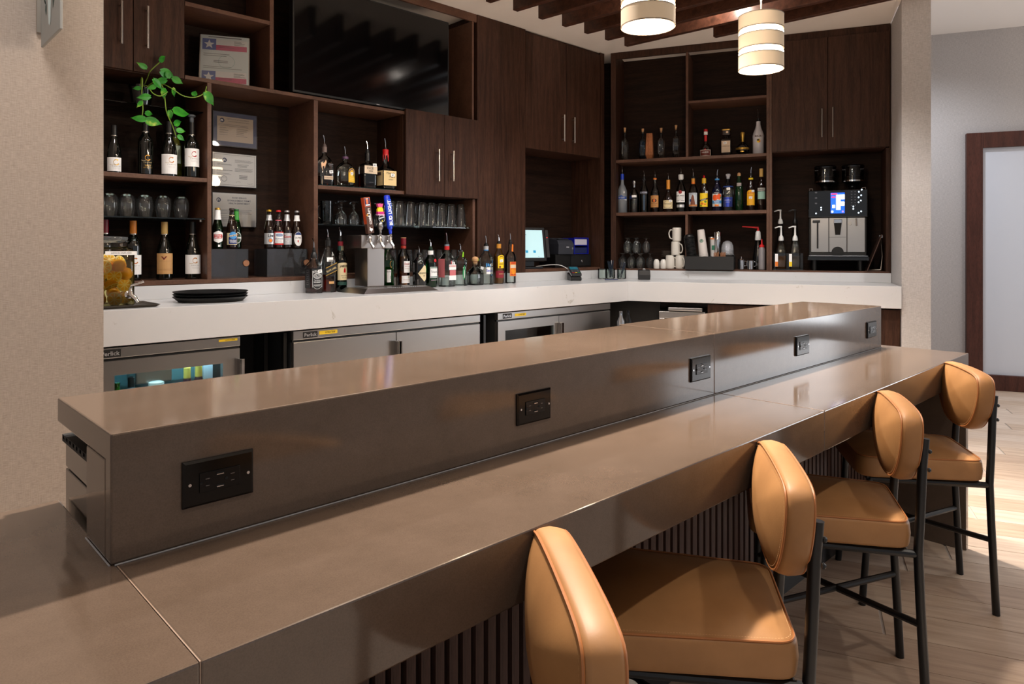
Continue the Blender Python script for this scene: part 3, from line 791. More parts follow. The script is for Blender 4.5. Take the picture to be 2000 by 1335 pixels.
def make_stool(lab):
    t = thing('bar_stool', lab, 'stool', (0, 0, 0), 0, 'tan leather stools along the bar')
    RL = .0135
    rear = {}; frontp = {}
    for s in (-1, 1):
        pts = [(s*.172, -.245, 0), (s*.172, -.228, .35), (s*.173, -.222, .50), (s*.172, -.226, .58), (s*.169, -.231, .68), (s*.165, -.235, .76), (s*.162, -.242, .838)]
        leg = MB().tube(pts, RL, 12).build('leg', BLACKM, t)
        MB().lathe([(.0125, -.003), (.0125, .004)], 12, (s*.172, -.245, .003)).build('foot_glide', RUBBER, leg)
        for z, yy in ((.745, -.2475), (.80, -.2495)):
            MB().lathe([(.006, 0), (.007, .004), (.004, .008)], 10).xf(Matrix.Translation((s*.163, yy-.0025, z)) @ Matrix.Rotation(PI/2, 4, 'X')).build('bolt', BLACKM, leg)
        pts = [(s*.202, .235, 0), (s*.196, .215, .25), (s*.192, .205, .495)]
        leg = MB().tube(pts, RL, 12).build('leg', BLACKM, t)
        MB().lathe([(.0125, -.003), (.0125, .004)], 12, (s*.202, .235, .003)).build('foot_glide', RUBBER, leg)
    fr = MB()
    for s in (-1, 1): fr.tube([(s*.173, -.222, .495), (s*.192, .205, .495)], .0115, 10)
    fr.tube([(-.192, .205, .495), (.192, .205, .495)], .0115, 10).tube([(-.173, -.19, .495), (.173, -.19, .495)], .009, 10)
    fr.build('seat_frame', BLACKM, t)
    for s in (-1, 1):
        MB().tube([(s*.172, -.23, .285), (-s*.197, .22, .285)], .0105, 10).build('cross_stretcher', BLACKM, t)
    L = rrect(.188, .228, -.205, .255, .05)
    c = (0, .02)
    st = cushion(L, c, .508, .588, .022).build('seat', LEATHER, t, 60)
    ringtube(L, .006, .5885, .0026, 'piping', PIPING, st)
    stitches(L, .013, .5932, 'seam_stitching', st)
    # backrest pad: drawn flat then stood up; x across, y up, pad axis = towards the sitter
    raw = [(-.03, -.122), (.03, -.122), (.085, -.116), (.128, -.098), (.163, -.066), (.188, -.026), (.203, .015), (.207, .048), (.205, .075), (.195, .098), (.173, .112), (.12, .118), (.06, .120), (0, .121)]
    half = raw[1:]; L2 = [Vector(p) for p in half]+[Vector((-x, y)) for x, y in reversed(half[:-1])]
    # densify + smooth
    D2 = []
    for i, p in enumerate(L2):
        q = L2[(i+1) % len(L2)]; D2 += [p, (p+q)/2]
    for _ in range(2): D2 = [(D2[i-1]+D2[i]*2+D2[(i+1) % len(D2)])/4 for i in range(len(D2))]
    tilt = R(3)
    XF = Matrix.Translation((0, -.228, .800)) @ Matrix.Rotation(tilt, 4, 'X') @ Matrix(((1, 0, 0, 0), (0, 0, 1, 0), (0, 1, 0, 0), (0, 0, 0, 1)))
    bk = cushion(D2, (0, 0), .0, .058, .030, .008)
    bk.f = [tuple(reversed(f)) for f in bk.f]
    bk = bk.xf(XF).build('backrest', LEATHER, t, 60)
    ringtube(D2, .006, .0585, .0026, 'piping', PIPING, bk, XF)
    ringtube(D2, .005, .003, .0026, 'piping', PIPING, bk, XF)
    stitches(D2, .013, .0625, 'seam_stitching', bk, XF)
    return t
SL = ['tan leather bar stool nearest the camera, only its backrest clear of the bar', 'tan leather bar stool second from the camera, with its wide seat in view',
      'tan leather bar stool third from the camera, its crossed footrests in view', 'tan leather bar stool farthest away by the right end of the bar']
st0 = make_stool(SL[0])
POS_ = [(.638, .82, 54), (1.458, .89, 35), (2.352, .925, 28.5), (3.195, .925, 33)]
for i, (x, y, a) in enumerate(POS_):
    if i == 0: st0.location = (x, y, 0); st0.rotation_euler = (0, 0, R(a))
    else: dup(st0, (x, y, 0), R(a), SL[i])
# ------------------------------------------------------------------ bottles
def pourer(root, z, r=.0115, tall=.05, lean=.35, base=.028, m=None):
    """rubber stopper with a bent steel spout"""
    p = MB().lathe([(r*.9, z-.004), (r*1.0, z+.004), (r*.95, z+base*.55), (r*.7, z+base*.6), (r*.62, z+base)], 14).build('pourer', m or BLACKP, root)
    MB().tube([(0, 0, z+base-.002), (.0, 0, z+base+tall*.45), (-tall*lean*.35, 0, z+base+tall*.8), (-tall*lean*.62, 0, z+base+tall)], [.0042, .0040, .0036, .0030], 8).build('spout', CHROME, p)
def bottle(lab, loc, rot, prof, glass, liq=None, seg=24, sq=0., dy=1., group=None, name='bottle', cat='bottle'):
    t = thing(name, lab, cat, loc, rot, group)
    solid = glass.name.endswith('bottle_glass') or glass.name == 'black_bottle_glass' or glass.name == 'frosted_glass' or glass.name.startswith('white')
    g = MB().lathe(prof, seg, sq=sq, dy=dy, cap1=solid).build('glass_body', glass, t, 50)
    if liq:
        lev, lm = liq; rr = []
        for a, b in zip(prof, prof[1:]):
            if a[1] > lev: break
            rr.append(a)
            if b[1] > lev:
                k = (lev-a[1])/max(1e-6, b[1]-a[1]); rr.append((a[0]+(b[0]-a[0])*k, lev)+((a[2],) if len(a) > 2 else ()))
        pr = [(max(.002, q[0]-.003), max(q[1], .004))+tuple(q[2:]) for q in rr]
        MB().lathe(pr, seg, sq=sq, dy=dy).build('liquor', lm, t, 50)
    return t
def patch(root, mp, u0, u1, v0, v1, m, name='paper_label', lift=.0007): return Decal(mp, lift).rect(u0, u1, v0, v1).build(name, m, root)
def words_(par, mp, items, m=INK, lift=.0015, name='lettering'):
    d = Decal(mp, lift)
    for it in items:
        t, u, v, h = it[:4]; kw = it[4] if len(it) > 4 else {}
        d.text(t, u, v, h, **kw)
    return d.build(name, m, par)
def sleeve(root, r, z0, z1, m, name='neck_foil', seg=18, r1=None, sq=0.):
    return MB().lathe([(r, z0), (r1 or r, z1)], seg, cap0=False, cap1=False, sq=sq).build(name, m, root)
def price(root, mp, u, v, s=.013, rot=8):
    d = Decal(mp, .0019); c, k = math.cos(R(rot)), math.sin(R(rot))
    d.poly([(u+x*c-y*k, v+x*k+y*c) for x, y in ((-s, -s*.75), (s, -s*.75), (s, s*.75), (-s, s*.75))]); q = d.build('price_sticker', PAPER, root)
    Decal(mp, .0024).rect(u-s*.6, u+s*.5, v+.001, v+s*.3).rect(u-s*.6, u+s*.3, v-s*.35, v-s*.12).build('lettering', INKG, q)

K = KZ+.0005
# 1 square whiskey with a black label
t = bottle('square whiskey bottle with black and white label, leftmost on the counter', (2.055, 3.85, K), 0,
    [(.038, 0, .8), (.0405, .004, .8), (.0405, .160, .8), (.039, .168, .75), (.020, .196, .2), (.0185, .212, 0), (.0195, .214, 0), (.0195, .222, 0)], GLASS, (.148, DKAMBER), sq=.8)
BW = mat('label_black', (16, 15, 15), .5)
mf = map_flat(.0402); ms = lambda u, v, o: (-(.0402+o), -u, v)
lb = patch(t, mf, -.034, .034, .03, .146, BW); patch(t, ms, -.034, .034, .03, .146, BW)
d = Decal(mf, .0016).text('JACK', -.018, .130, .013, .02, 10, wmax=.026).text("DANIEL'S", .010, .128, .012, .02, -8, wmax=.034)
d.ring(0, .104, .026, .017, .003).ring(0, .104, .019, .011, .002).text('No.7', 0, .104, .010, .02, wmax=.022)
d.text('Tennessee', 0, .079, .007, .01, wmax=.05).text('WHISKEY', 0, .067, .008, .02, wmax=.05)
d.ring(0, .055, .030, .03, .0015, 200, 340).rect(-.026, .026, .050, .0515).rect(-.022, .022, .046, .0473).rect(-.018, .018, .042, .0432)
for sx in (-1, 1): d.rect(sx*.0315, sx*.030, .036, .135)
d.build('lettering', WHITEP, lb)
d = Decal(ms, .0014)
for z in (.128, .104, .080, .056): d.ring(0, z, .017, .011, .002, 0, 180).rect(-.014, .014, z-.006, z-.003)
d.build('lettering', INKG, t); price(t, mf, .018, .132)
MB().lathe([(.0205, .212), (.021, .226), (.017, .236), (.012, .246)], 16).build('pour_collar', BLACKP, t); pourer(t, .246, .011, .058)
# 2 tall square bottle with slanted black and gold label
t = bottle('tall amber whiskey bottle with a slanted black and gold label, second on the counter', (2.157, 3.862, K), 0,
    [(.036, 0, .75), (.038, .004, .75), (.038, .170, .7), (.040, .195, .3), (.036, .225, .1), (.022, .262, 0), (.0155, .285, 0), (.0155, .308, 0)], GLASS, (.108, thin('red_amber_spirit', (.5, .10, .04), .3, .02, (.3, .05, .02))))
mf = map_flat(.0385)
for (a, m, n_) in (((-.038, .038, .100, .165), BW, 'slanted_label'),):
    q = Decal(mf, .0010).poly([(-.038, .104), (.038, .136), (.038, .178), (-.038, .146)]).build(n_, m, t)
Decal(mf, .0016).poly([(-.038, .100), (.038, .132), (.038, .136), (-.038, .104)]).poly([(-.038, .146), (.038, .178), (.038, .183), (-.038, .151)]).build('gold_edge', GOLD, q)
words_(q, mf, [('BLACK LABEL', 0, .140, .011, dict(rot=22.8, bold=.01, wmax=.07))], mat('print_pale_gold', (226, 200, 140), .5))
patch(t, mf, -.016, .018, .052, .068, TAN, 'lower_label'); patch(t, mf, -.030, .012, .188, .214, PAPER, 'price_sticker')
MB().lathe([(.0175, .285), (.0175, .318), (.013, .322)], 16).build('pour_collar', BLACKP, t); pourer(t, .320, .011, .046, .25, .02)
# 3 dark green whiskey with cream label
t = bottle('dark green whiskey bottle with cream label left of the beer tap', (2.262, 3.897, K), R(-12),
    [(.036, 0), (.0400, .005), (.0400, .190), (.037, .212), (.024, .240), (.0165, .258), (.0160, .318)], DKGREENG, (.19, mat('green_dark_fill', (8, 24, 14), .3)))
mp = map_round(.0402)
lb = patch(t, mp, -.030, .044, .070, .170, CREAM)
Decal(mp, .0007).ell(.007, .170, .037, .010).build('label_top', CREAM, lb)
words_(lb, mp, [('JAMESON', .012, .158, .0135, dict(bold=.02, wmax=.056)), ('TRIPLE DISTILLED', .012, .099, .004, {}), ('IRISH WHISKEY', .016, .086, .004, {})], INK, .0018)
Decal(mp, .0018).rect(.008, .022, .118, .138).ell(.015, .141, .005, .005).build('crest', DKRED, lb)
patch(t, mp, -.030, .044, .040, .060, mat('label_green', (30, 70, 62), .5), 'lower_label')
sleeve(t, .0172, .285, .312, BURG); sleeve(t, .0172, .246, .2849, mat('foil_green', (20, 58, 52), .4))
Decal(map_round(.0176), .0004).rect(.002, .016, .240, .284).ell(.009, .236, .008, .009).build('neck_label', CREAM, t); 
Decal(map_round(.0176), .0012).ell(.009, .238, .004, .004).build('seal', RED, t)
pourer(t, .318, .0125, .052, .3, .03)
# 5 green single malt
t = bottle('green malt whisky bottle with white label just right of the beer tap', (2.614, 3.898, K), R(-20),
    [(.036, 0, .3), (.0415, .005, .3), (.0405, .19, .3), (.038, .205, .2), (.022, .232, 0), (.0165, .248, 0), (.0165, .290, 0)], GREENG, (.19, mat('green_gold_spirit', (60, 110, 20), .2)), sq=.3)
mp = map_round(.0425)
lb = patch(t, mp, -.036, .042, .045, .128, PAPER)
words_(lb, mp, [('Glenfiddich', .008, .116, .010, dict(wmax=.058)), ('12', .018, .078, .022, dict(bold=-.01))], INKG, .0018)
Decal(mp, .0010).ring(.018, .165, .012, .02, .003, 40, 300).ring(.02, .15, .008, .014, .003, 180, 420).build('stag_emblem', GOLD, t)
sleeve(t, .0175, .262, .300, mat('cap_dark_green', (16, 50, 34), .4), 'cap')
# 6 amber scotch
t = bottle('amber scotch bottle with two white labels and a red capsule', (2.742, 3.898, K), R(-12),
    [(.038, 0), (.0425, .005), (.0425, .195), (.039, .215), (.022, .246), (.0165, .262), (.0165, .330)], GLASS, (.215, thin('scotch', (.86, .46, .08), .4, .02, (.6, .25, .03))))
mp = map_round(.0427)
lb = patch(t, mp, -.014, .050, .105, .182, PAPER); words_(lb, mp, [("Dewar's", .016, .165, .014, dict(bold=.01, wmax=.054)), ('WHITE LABEL', .016, .148, .0055, {}), ('BLENDED SCOTCH', .016, .133, .004, {})], mat('print_brick', (168, 52, 48), .5), .0018)
l2 = patch(t, mp, -.028, .048, .035, .085, PAPER); words_(l2, mp, [('Finest Scotch Whisky', .012, .058, .006, dict(wmax=.06))], mat('print_brick', (168, 52, 48), .5), .0018)
Decal(mp, .0018).ring(.022, .077, .006, .006, .002).build('medal', GOLD, l2)
sleeve(t, .0182, .268, .287, mat('foil_red', (166, 44, 32), .4)); MB().lathe([(.0178, .292), (.0182, .300), (.0182, .335), (.0150, .339), (.0150, .342)], 18).build('cap', BURG, t)
MB().lathe([(.0185, .338), (.0185, .342)], 18).build('cap_top', CORK, t)
# 7 black apothecary gin
t = bottle('stout black gin bottle with a cream diamond label', (2.824, 3.83, K), R(-14),
    [(.040, 0), (.0455, .006), (.0455, .165), (.040, .184), (.024, .200), (.0165, .212), (.0165, .232)], BLACKGL)
mp = map_round(.0458)
lb = Decal(mp, .0007).poly([(.026+x, .100+y) for x, y in ((-.052, .0), (-.03, -.030), (-.008, -.055), (.008, -.045), (.02, -.03), (.02, .03), (.008, .05), (-.008, .055), (-.03, .028))]).build('diamond_label', CREAM, t)
words_(lb, mp, [("HENDRICK'S", .012, .102, .011, dict(wmax=.062)), ('GIN', .018, .084, .007, {})], INK, .0020)
pourer(t, .232, .0135, .042, .3, .010)
# 8 green gin
t = bottle('bright green gin bottle with white label and red seal', (2.943, 3.86, K), R(-18),
    [(.040, 0), (.0455, .005), (.0455, .165), (.043, .185), (.030, .205), (.020, .218), (.0175, .235), (.0175, .262)], GREENG, (.10, mat('green_gold_spirit', (20, 110, 50), .2)))
mp = map_round(.0457)
lb = patch(t, mp, -.018, .050, .065, .140, PAPER); Decal(mp, .0016).rect(-.016, .048, .132, .137).rect(-.016, .048, .069, .074).build('green_band', mat('print_dark_green', (18, 84, 60), .5), lb)
words_(lb, mp, [('Tanqueray', .015, .108, .014, dict(wmax=.056))], INKG, .0018); words_(t, mp, [('LONDON DRY', .018, .050, .006, {})], PAPER, .0010)
Decal(mp, .0010).ell(.020, .185, .011, .0115).build('red_seal', RED, t)
sleeve(t, .0190, .225, .253, PAPER); pourer(t, .262, .014, .046, .3, .022, mat('stopper_green_black', (10, 40, 24), .5))
# 9 clear gin
t = bottle('square clear gin bottle with red and white print and red neck band', (3.079, 3.85, K), 0,
    [(.044, 0, .75), (.047, .005, .75), (.047, .185, .7), (.042, .205, .5), (.022, .238, .1), (.0165, .252, 0), (.0165, .304, 0)], GLASSG, (.06, WATERY), sq=.75)
mf = map_flat(.0472); ms = lambda u, v, o: (-(.0472+o), -u, v)
ROSE = mat('print_rose', (206, 112, 116), .6)
lb = patch(t, mf, -.018, .045, .045, .078, PAPER); lb2 = patch(t, mf, -.018, .045, .118, .155, PAPER)
Decal(mf, .0016).rect(-.016, .044, .138, .149).build('red_band', mat('print_red_faded', (206, 60, 66), .5), lb2); words_(lb2, mf, [('BEEFEATER', .014, .1435, .008, dict(bold=.02, wmax=.054))], PAPER, .0024)
patch(t, mf, -.012, .042, .078, .116, ROSE, 'printed_panel'); patch(t, ms, -.036, .036, .065, .195, ROSE, 'printed_side'); price(t, mf, .02, .162)
Decal(mf, .0012).rect(0, .006, .158, .176).ell(.003, .178, .003, .004).build('guard_emblem', RED, t)
sleeve(t, .0182, .258, .284, RED); sleeve(t, .0175, .2845, .296, mat('foil_grey_blue', (120, 136, 150), .4)); pourer(t, .300, .0135, .054, .2, .024)
# 10 flared clear bottle
t = bottle('clear waisted tequila bottle with a green oval label and lime neck tag', (3.216, 3.865, K), R(-20),
    [(.044, 0, .4), (.046, .006, .4), (.038, .09, .4), (.037, .12, .4), (.0475, .176, .2), (.0465, .186, .1), (.022, .212, 0), (.0165, .226, 0), (.0175, .252, 0)], GLASSG, (.155, WATERY), sq=.4)
mp = map_round(.0410)
lb = Decal(mp, .003).ell(.014, .09, .013, .046).build('green_label', GREEN, t); Decal(mp, .0038).rect(.010, .013, .055, .118).rect(.0155, .018, .06, .112).build('lettering', PAPER, lb)
Decal(mp, .0036).poly([(.008, .134), (.020, .134), (.015, .152)]).build('green_tip', GREEN, t); price(t, mp, .018, .124)
Decal(map_round(.024), .001).poly([(.004, .205), (.02, .205), (.023, .24), (.01, .244)]).build('neck_tag', LIME, t)
pourer(t, .252, .0135, .042, .3, .008)
# 11 squat clear bottle, round cork
t = bottle('squat clear tequila bottle with a round cork stopper', (3.352, 3.86, K), 0,
    [(.046, 0, .5), (.0505, .006, .5), (.0505, .085, .45), (.042, .108, .3), (.026, .128, 0), (.020, .140, 0), (.020, .158, 0), (.0225, .160, 0), (.0225, .166, 0)], GLASSG, (.085, WATERY), sq=.5)
mf = map_flat(.0502)
Decal(mf, .0008).text('P', .010, .112, .016, .02, -20).rect(.015, .026, .108, .112).rect(.018, .030, .116, .119).ell(.012, .100, .005, .006).build('emblem', INK, t); price(t, mf, .022, .124, .013, -12)
MB().lathe([(.017, .150), (.017, .168)], 16).build('cork_plug', CORK, t)
MB().lathe([(.012, .168), (.020, .172), (.0245, .184), (.0235, .196), (.016, .205), (.004, .208)], 18).build('cork_ball', CORK, t)
MB().lathe([(.0252, .177), (.0254, .184), (.0245, .194)], 18, cap0=False, cap1=False).xf(Matrix.Translation((.004, .004, 0))).build('green_ribbon', LIME, t)
# 12 white label
t = bottle('clear tequila bottle with white and blue label and silver neck', (3.462, 3.862, K), R(-22),
    [(.046, 0, .3), (.0495, .005, .3), (.0495, .185, .3), (.044, .205, .2), (.024, .240, 0), (.0170, .258, 0), (.0170, .298, 0)], GLASSG, (.172, WATERY), sq=.3)
mp = map_round(.0510)
lb = patch(t, mp, -.046, .055, .078, .128, PAPER); words_(lb, mp, [('Sauza', .012, .106, .018, dict(wmax=.058, bold=.01))], BLUE, .0018)
Decal(mp, .0012).rect(-.020, -.010, .130, .158).rect(-.006, .004, .136, .156).poly([(.022, .13), (.034, .14), (.046, .18), (.04, .186), (.030, .16)]).rect(.008, .018, .132, .15).rect(.02, .04, .066, .074).build('blue_emblem', LBLUE, t); price(t, mp, .028, .146)
sleeve(t, .0195, .258, .284, SILVERL); sleeve(t, .0192, .250, .258, LBLUE, 'neck_band'); pourer(t, .290, .0145, .052, .15, .02)
# 13 gold tequila
t = bottle('golden tequila bottle with yellow arch label and red lower label', (3.600, 3.872, K), R(-26),
    [(.034, 0), (.0385, .005), (.0385, .198), (.036, .215), (.024, .245), (.0165, .262), (.0165, .305)], GLASS, (.208, mat('gold_spirit', (176, 112, 26), .08, spec=.5, trans=.3)))
mp = map_round(.0388)
lb = patch(t, mp, -.018, .038, .118, .200, YEL); Decal(mp, .0007).ell(.010, .200, .028, .018).build('label_top', YEL, lb)
Decal(mp, .0016).ring(.010, .196, .018, .013, .004, 20, 160).rect(-.008, .026, .148, .152).ell(-.002, .128, .007, .009).build('lettering', mat('print_maroon', (120, 40, 30), .5), lb); price(t, mp, .010, .174)
l2 = patch(t, mp, -.036, .038, .045, .098, mat('label_maroon', (140, 30, 44), .5), 'lower_label'); words_(l2, mp, [('ESPECIAL', .012, .075, .008, dict(wmax=.04))], mat('print_pale_gold', (226, 200, 140), .5), .0016)
sleeve(t, .0178, .268, .302, mat('foil_gold_orange', (206, 140, 50), .4)); pourer(t, .303, .0130, .048, .3, .022)
# 14 orange label
t = bottle('clear bottle with orange fruit label and orange neck tag, rightmost on the counter', (3.713, 3.862, K), R(-22),
    [(.038, 0), (.0425, .006), (.0425, .200), (.040, .215), (.024, .242), (.0165, .256), (.0165, .305)], GLASSG, (.185, WATERY))
mp = map_round(.0427)
lb = patch(t, mp, -.020, .043, .055, .165, ORG); Decal(mp, .0016).rect(-.016, .038, .118, .142).build('white_band', mat('print_pale', (226, 206, 180), .5), lb)
d = Decal(mp, .0022)
for u, v in ((0, .098), (.022, .092), (.008, .078)): d.ell(u, v, .011, .011)
d.build('orange_fruit', mat('print_deep_orange', (240, 150, 20), .5), lb); Decal(mp, .0022).rect(-.010, .030, .152, .160).rect(-.012, .034, .064, .070).build('lettering', RED, lb)
Decal(map_round(.022), .001).poly([(.0, .245), (.018, .240), (.022, .295), (.004, .30)]).build('neck_tag', ORG, t); pourer(t, .302, .0145, .046, .1, .034)

# ------------------------------------------------------------------ beer tap
tp_ = thing('beer_tower', 'stainless three-tap beer tower with drip tray on the white counter', 'beer tap', (2.435, 3.74, K))
MB().rings([[(-.225, -.20, 0), (.33, -.20, 0), (.33, .105, 0), (-.225, .105, 0)], [(-.175, -.155, .026), (.285, -.155, .026), (.285, .09, .026), (-.175, .09, .026)]]).build('drip_tray', SATIN, tp_, 0)
g = MB()
for i in range(30): g.box(-.165+i*.015, -.156+i*.015, -.145, .0, .0262, .0285)
x = g.build('tray_grille', STEEL, tp_, 0)
MB().box(-.075, .050, .0, .15, .0305, .268).build('column', SATIN, tp_, 0, bevel=.003)
MB().box(-.118, .110, .0, .18, .269, .352).build('head_box', SATIN, tp_, 0, bevel=.003)
for i, xx in enumerate((-.068, .008, .084)):
    f = MB().lathe([(.019, 0), (.019, .006), (.011, .010), (.009, .026)], 16).xf(Matrix.Translation((xx, .0095, .312)) @ Matrix.Rotation(PI/2, 4, 'X')).build('faucet', CHROME, tp_)
    MB().tube([(xx, -.018, .335), (xx, -.020, .312), (xx+.002, -.038, .292), (xx+.003, -.055, .268)], [.009, .0125, .010, .0075], 12).build('nozzle', CHROME, f)
    MB().lathe([(.009, .33), (.012, .338), (.008, .346), (.010, .356), (.006, .362)], 14, (xx, -.018, 0)).build('handle_collar', CHROME, f)
# tap handles: each screws onto a faucet of the tower and turns with it
def hmat(xx, lean): return Matrix.Translation((xx, -.018, .362)) @ Matrix.Rotation(lean, 4, 'Y')
M1 = hmat(-.068, R(-9)); M3 = hmat(.084, R(-7)); M2 = hmat(.008, R(-2))
h1 = MB().prism([(-.022, -.016), (.022, -.016), (.022, .016), (-.022, .016)], 0, .225).xf(M1).build('tap_handle', mat('brown_tap_wood', (76, 48, 38), .5), tp_, 0, bevel=.002)
h1['label'] = 'brown paddle tap handle with white lettering'
MB().box(-.0225, -.0221, -.0155, .0155, .06, .224).xf(M1).build('orange_edge', mat('print_rust', (190, 70, 30), .5), h1, 0)
mq = lambda M_, y: (lambda u, v, o: tuple(M_ @ Vector((u, -(y+o), v))))
d = Decal(mq(M1, .0165)).rect(-.021, .021, .166, .223).build('top_plate', mat('print_rust_orange', (214, 100, 50), .5), h1); 
Decal(mq(M1, .0165), .0012).rect(-.018, .018, .169, .220).build('plate_blue', NAVY, h1)
Decal(mq(M1, .0165), .002).poly([(-.009, .184), (.005, .184), (.008, .214), (-.010, .214)]).build('pint_emblem', mat('print_coral', (222, 112, 70), .5), h1)
Decal(mq(M1, .0165), .0026).rect(-.010, .008, .213, .217).rect(-.015, .015, .173, .181).build('white_marks', PAPER, h1)
words_(h1, mq(M1, .0165), [('COMM', .004, .082, .016, dict(rot=90, bold=.03, wmax=.05)), ('U', .0, .116, .022, dict(rot=90, bold=.03)), ('NITY', .004, .140, .015, dict(rot=90, bold=.03, wmax=.034))], PAPER)
Decal(mq(M1, .0165), .001).poly([(-.020, .112), (-.010, .106), (-.011, .113), (-.006, .117), (-.011, .121), (-.010, .128)]).build('crown_mark', mat('print_amber', (214, 150, 30), .5), h1)
Decal(mq(M1, .0165), .001).poly([(-.008, .040), (-.002, .040), (-.002, .032), (.012, .030), (.014, .022), (.006, .014), (.004, .008), (-.002, .016), (-.012, .022), (-.008, .026)]).build('state_emblem', PAPER, h1)
h2 = MB().lathe([(.007, 0), (.009, .01), (.008, .018), (.013, .026), (.019, .036), (.021, .048), (.018, .062), (.012, .07)], 20).xf(M2).build('tap_handle', mat('pewter', (150, 148, 146), .3, 1.), tp_)
h2['label'] = 'short pewter tap handle topped by a colourful yellow and pink plaque'
MB().lathe([(.024, -.009), (.026, -.006), (.026, .006), (.024, .009)], 24).xf(M2 @ Matrix.Translation((.006, -.002, .094)) @ Matrix.Rotation(PI/2, 4, 'X')).build('round_badge', BLACKP, h2)
mb_ = mq(M2 @ Matrix.Translation((.006, 0, .094)), .0115)
Decal(mb_, .0006).ring(0, 0, .0235, .0235, .002).poly([(-.020, -.004), (.018, .006), (.020, .014), (-.018, .004)]).build('badge_band', SILVERL, h2); Decal(mb_, .0009).ell(.003, -.015, .004, .004).build('yellow_dot', YEL, h2)
MB().prism([(-.020, 0), (.020, 0), (.019, .022), (.013, .030), (.013, .034), (-.013, .034), (-.015, .028), (-.021, .02)], -.008, .008).xf(M2 @ Matrix.Translation((.002, 0, .132)) @ Matrix.Rotation(PI/2, 4, 'X')).build('yellow_plaque', YEL, h2)
MB().prism([(-.014, 0), (.014, 0), (.021, .022), (.010, .018), (0, .023), (-.010, .018), (-.021, .022)], -.010, .010).xf(M2 @ Matrix.Translation((.0, 0, .166)) @ Matrix.Rotation(PI/2, 4, 'X')).build('pink_top', PINK, h2)
MB().prism([(-.024, .012), (.022, .012), (.022, .026), (-.024, .026)], -.010, .011).xf(M2 @ Matrix.Translation((.004, 0, .112)) @ Matrix.Rotation(PI/2, 4, 'X')).build('magenta_sign', mat('print_magenta', (200, 30, 130), .5), h2)
MB().prism([(-.024, .003), (.014, .001), (.014, -.004), (.027, .004), (.016, .012), (.016, .008), (-.024, .010)], -.010, .012).xf(M2 @ Matrix.Translation((.004, 0, .112)) @ Matrix.Rotation(PI/2, 4, 'X')).build('pink_arrow', mat('print_light_pink', (244, 170, 200), .5), h2)
h3 = MB().lathe([(.010, 0), (.012, .02), (.010, .026), (.018, .034), (.019, .06), (.0205, .15), (.0215, .232), (.019, .243), (.008, .247)], 24, dy=.8).xf(M3).build('tap_handle', mat('cobalt_blue_handle', (16, 50, 200), .12, coat=.6), tp_)
h3['label'] = 'tall glossy cobalt blue tap handle with white lettering'
m3 = mq(M3, .0172)
Decal(m3, .0004).rect(-.017, .017, .048, .218).build('blue_panel', mat('print_mid_blue', (30, 110, 220), .3), h3); Decal(m3, .0010).rect(-.0145, .0145, .050, .216).build('blue_field', mat('print_cobalt', (14, 48, 190), .3), h3)
words_(h3, m3, [('BUD LIGHT', .0, .133, .022, dict(rot=90, bold=.035, wmax=.158))], PAPER, .002)

# ------------------------------------------------------------------ infused-lemon jar, trays
jt = MB().rings([[(-.16, -.10, 0), (.16, -.10, 0), (.16, .12, 0), (-.16, .12, 0)], [(-.175, -.115, .012), (.175, -.115, .012), (.175, .135, .012), (-.175, .135, .012)], [(-.172, -.112, .013), (.172, -.112, .013), (.172, .132, .013), (-.172, .132, .013)], [(-.158, -.098, .003), (.158, -.098, .003), (.158, .118, .003), (-.158, .118, .003)]]).build('serving_tray', mat('pewter_tray', (120, 112, 104), .35, .9), None, 0, loc=(.895, 3.575, K))
tag(jt, 'small rectangular metal tray under the lemon jar', 'tray')
JX, JY, JZ = .888, 3.60, K+.0045
j = thing('drink_dispenser', 'square glass dispenser jar of yellow liquor with a steel spigot on the left', 'drink dispenser', (JX, JY, JZ))
JH = .092
MB().lathe([(JH-.008, 0), (JH, .008), (JH, .245), (JH*.93, .262), (.068, .272), (.066, .292), (.071, .296), (.071, .300)], 32, sq=.75, cap1=False).build('jar_glass', thin('jar_glass_clear', (.985, .99, .98), .7), j, 50)
MB().lathe([(.060, .292), (.070, .300), (.078, .304), (.080, .312), (.078, .318), (.03, .322)], 32).build('jar_lid', thin('lid_glass', (.88, .93, .91), .9, .03, None, .08), j, 50)
MB().lathe([(JH-.006, .006), (JH-.004, .012), (JH-.004, .208)], 32, sq=.75, cap1=False).build('liquor', YELLIQ, j, 50)
mj = map_flat(JH+.0004)
lb = Decal(mj, .0008).rect(-.036, .094, .236, .253).build('tape_label', PAPER, j); words_(lb, mj, [('LEMON INFUSED', .03, .2445, .008, dict(wmax=.09))], INKG, .0014)
sg = MB().lathe([(.019, 0), (.019, .006), (.012, .010), (.010, .03)], 16).xf(Matrix.Translation((.06, -JH, .055)) @ Matrix.Rotation(PI/2, 4, 'X')).build('spigot', CHROME, j)
MB().tube([(.06, -JH-.03, .085), (.06, -JH-.032, .055), (.075, -JH-.045, .040), (.085, -JH-.050, .020)], [.008, .012, .010, .008], 12).build('spout', CHROME, sg)
MB().tube([(.06, -JH-.032, .085), (.062, -JH-.034, .098), (.085, -JH-.05, .104), (.105, -JH-.06, .114)], [.007, .006, .005, .006], 10).build('lever', CHROME, sg)
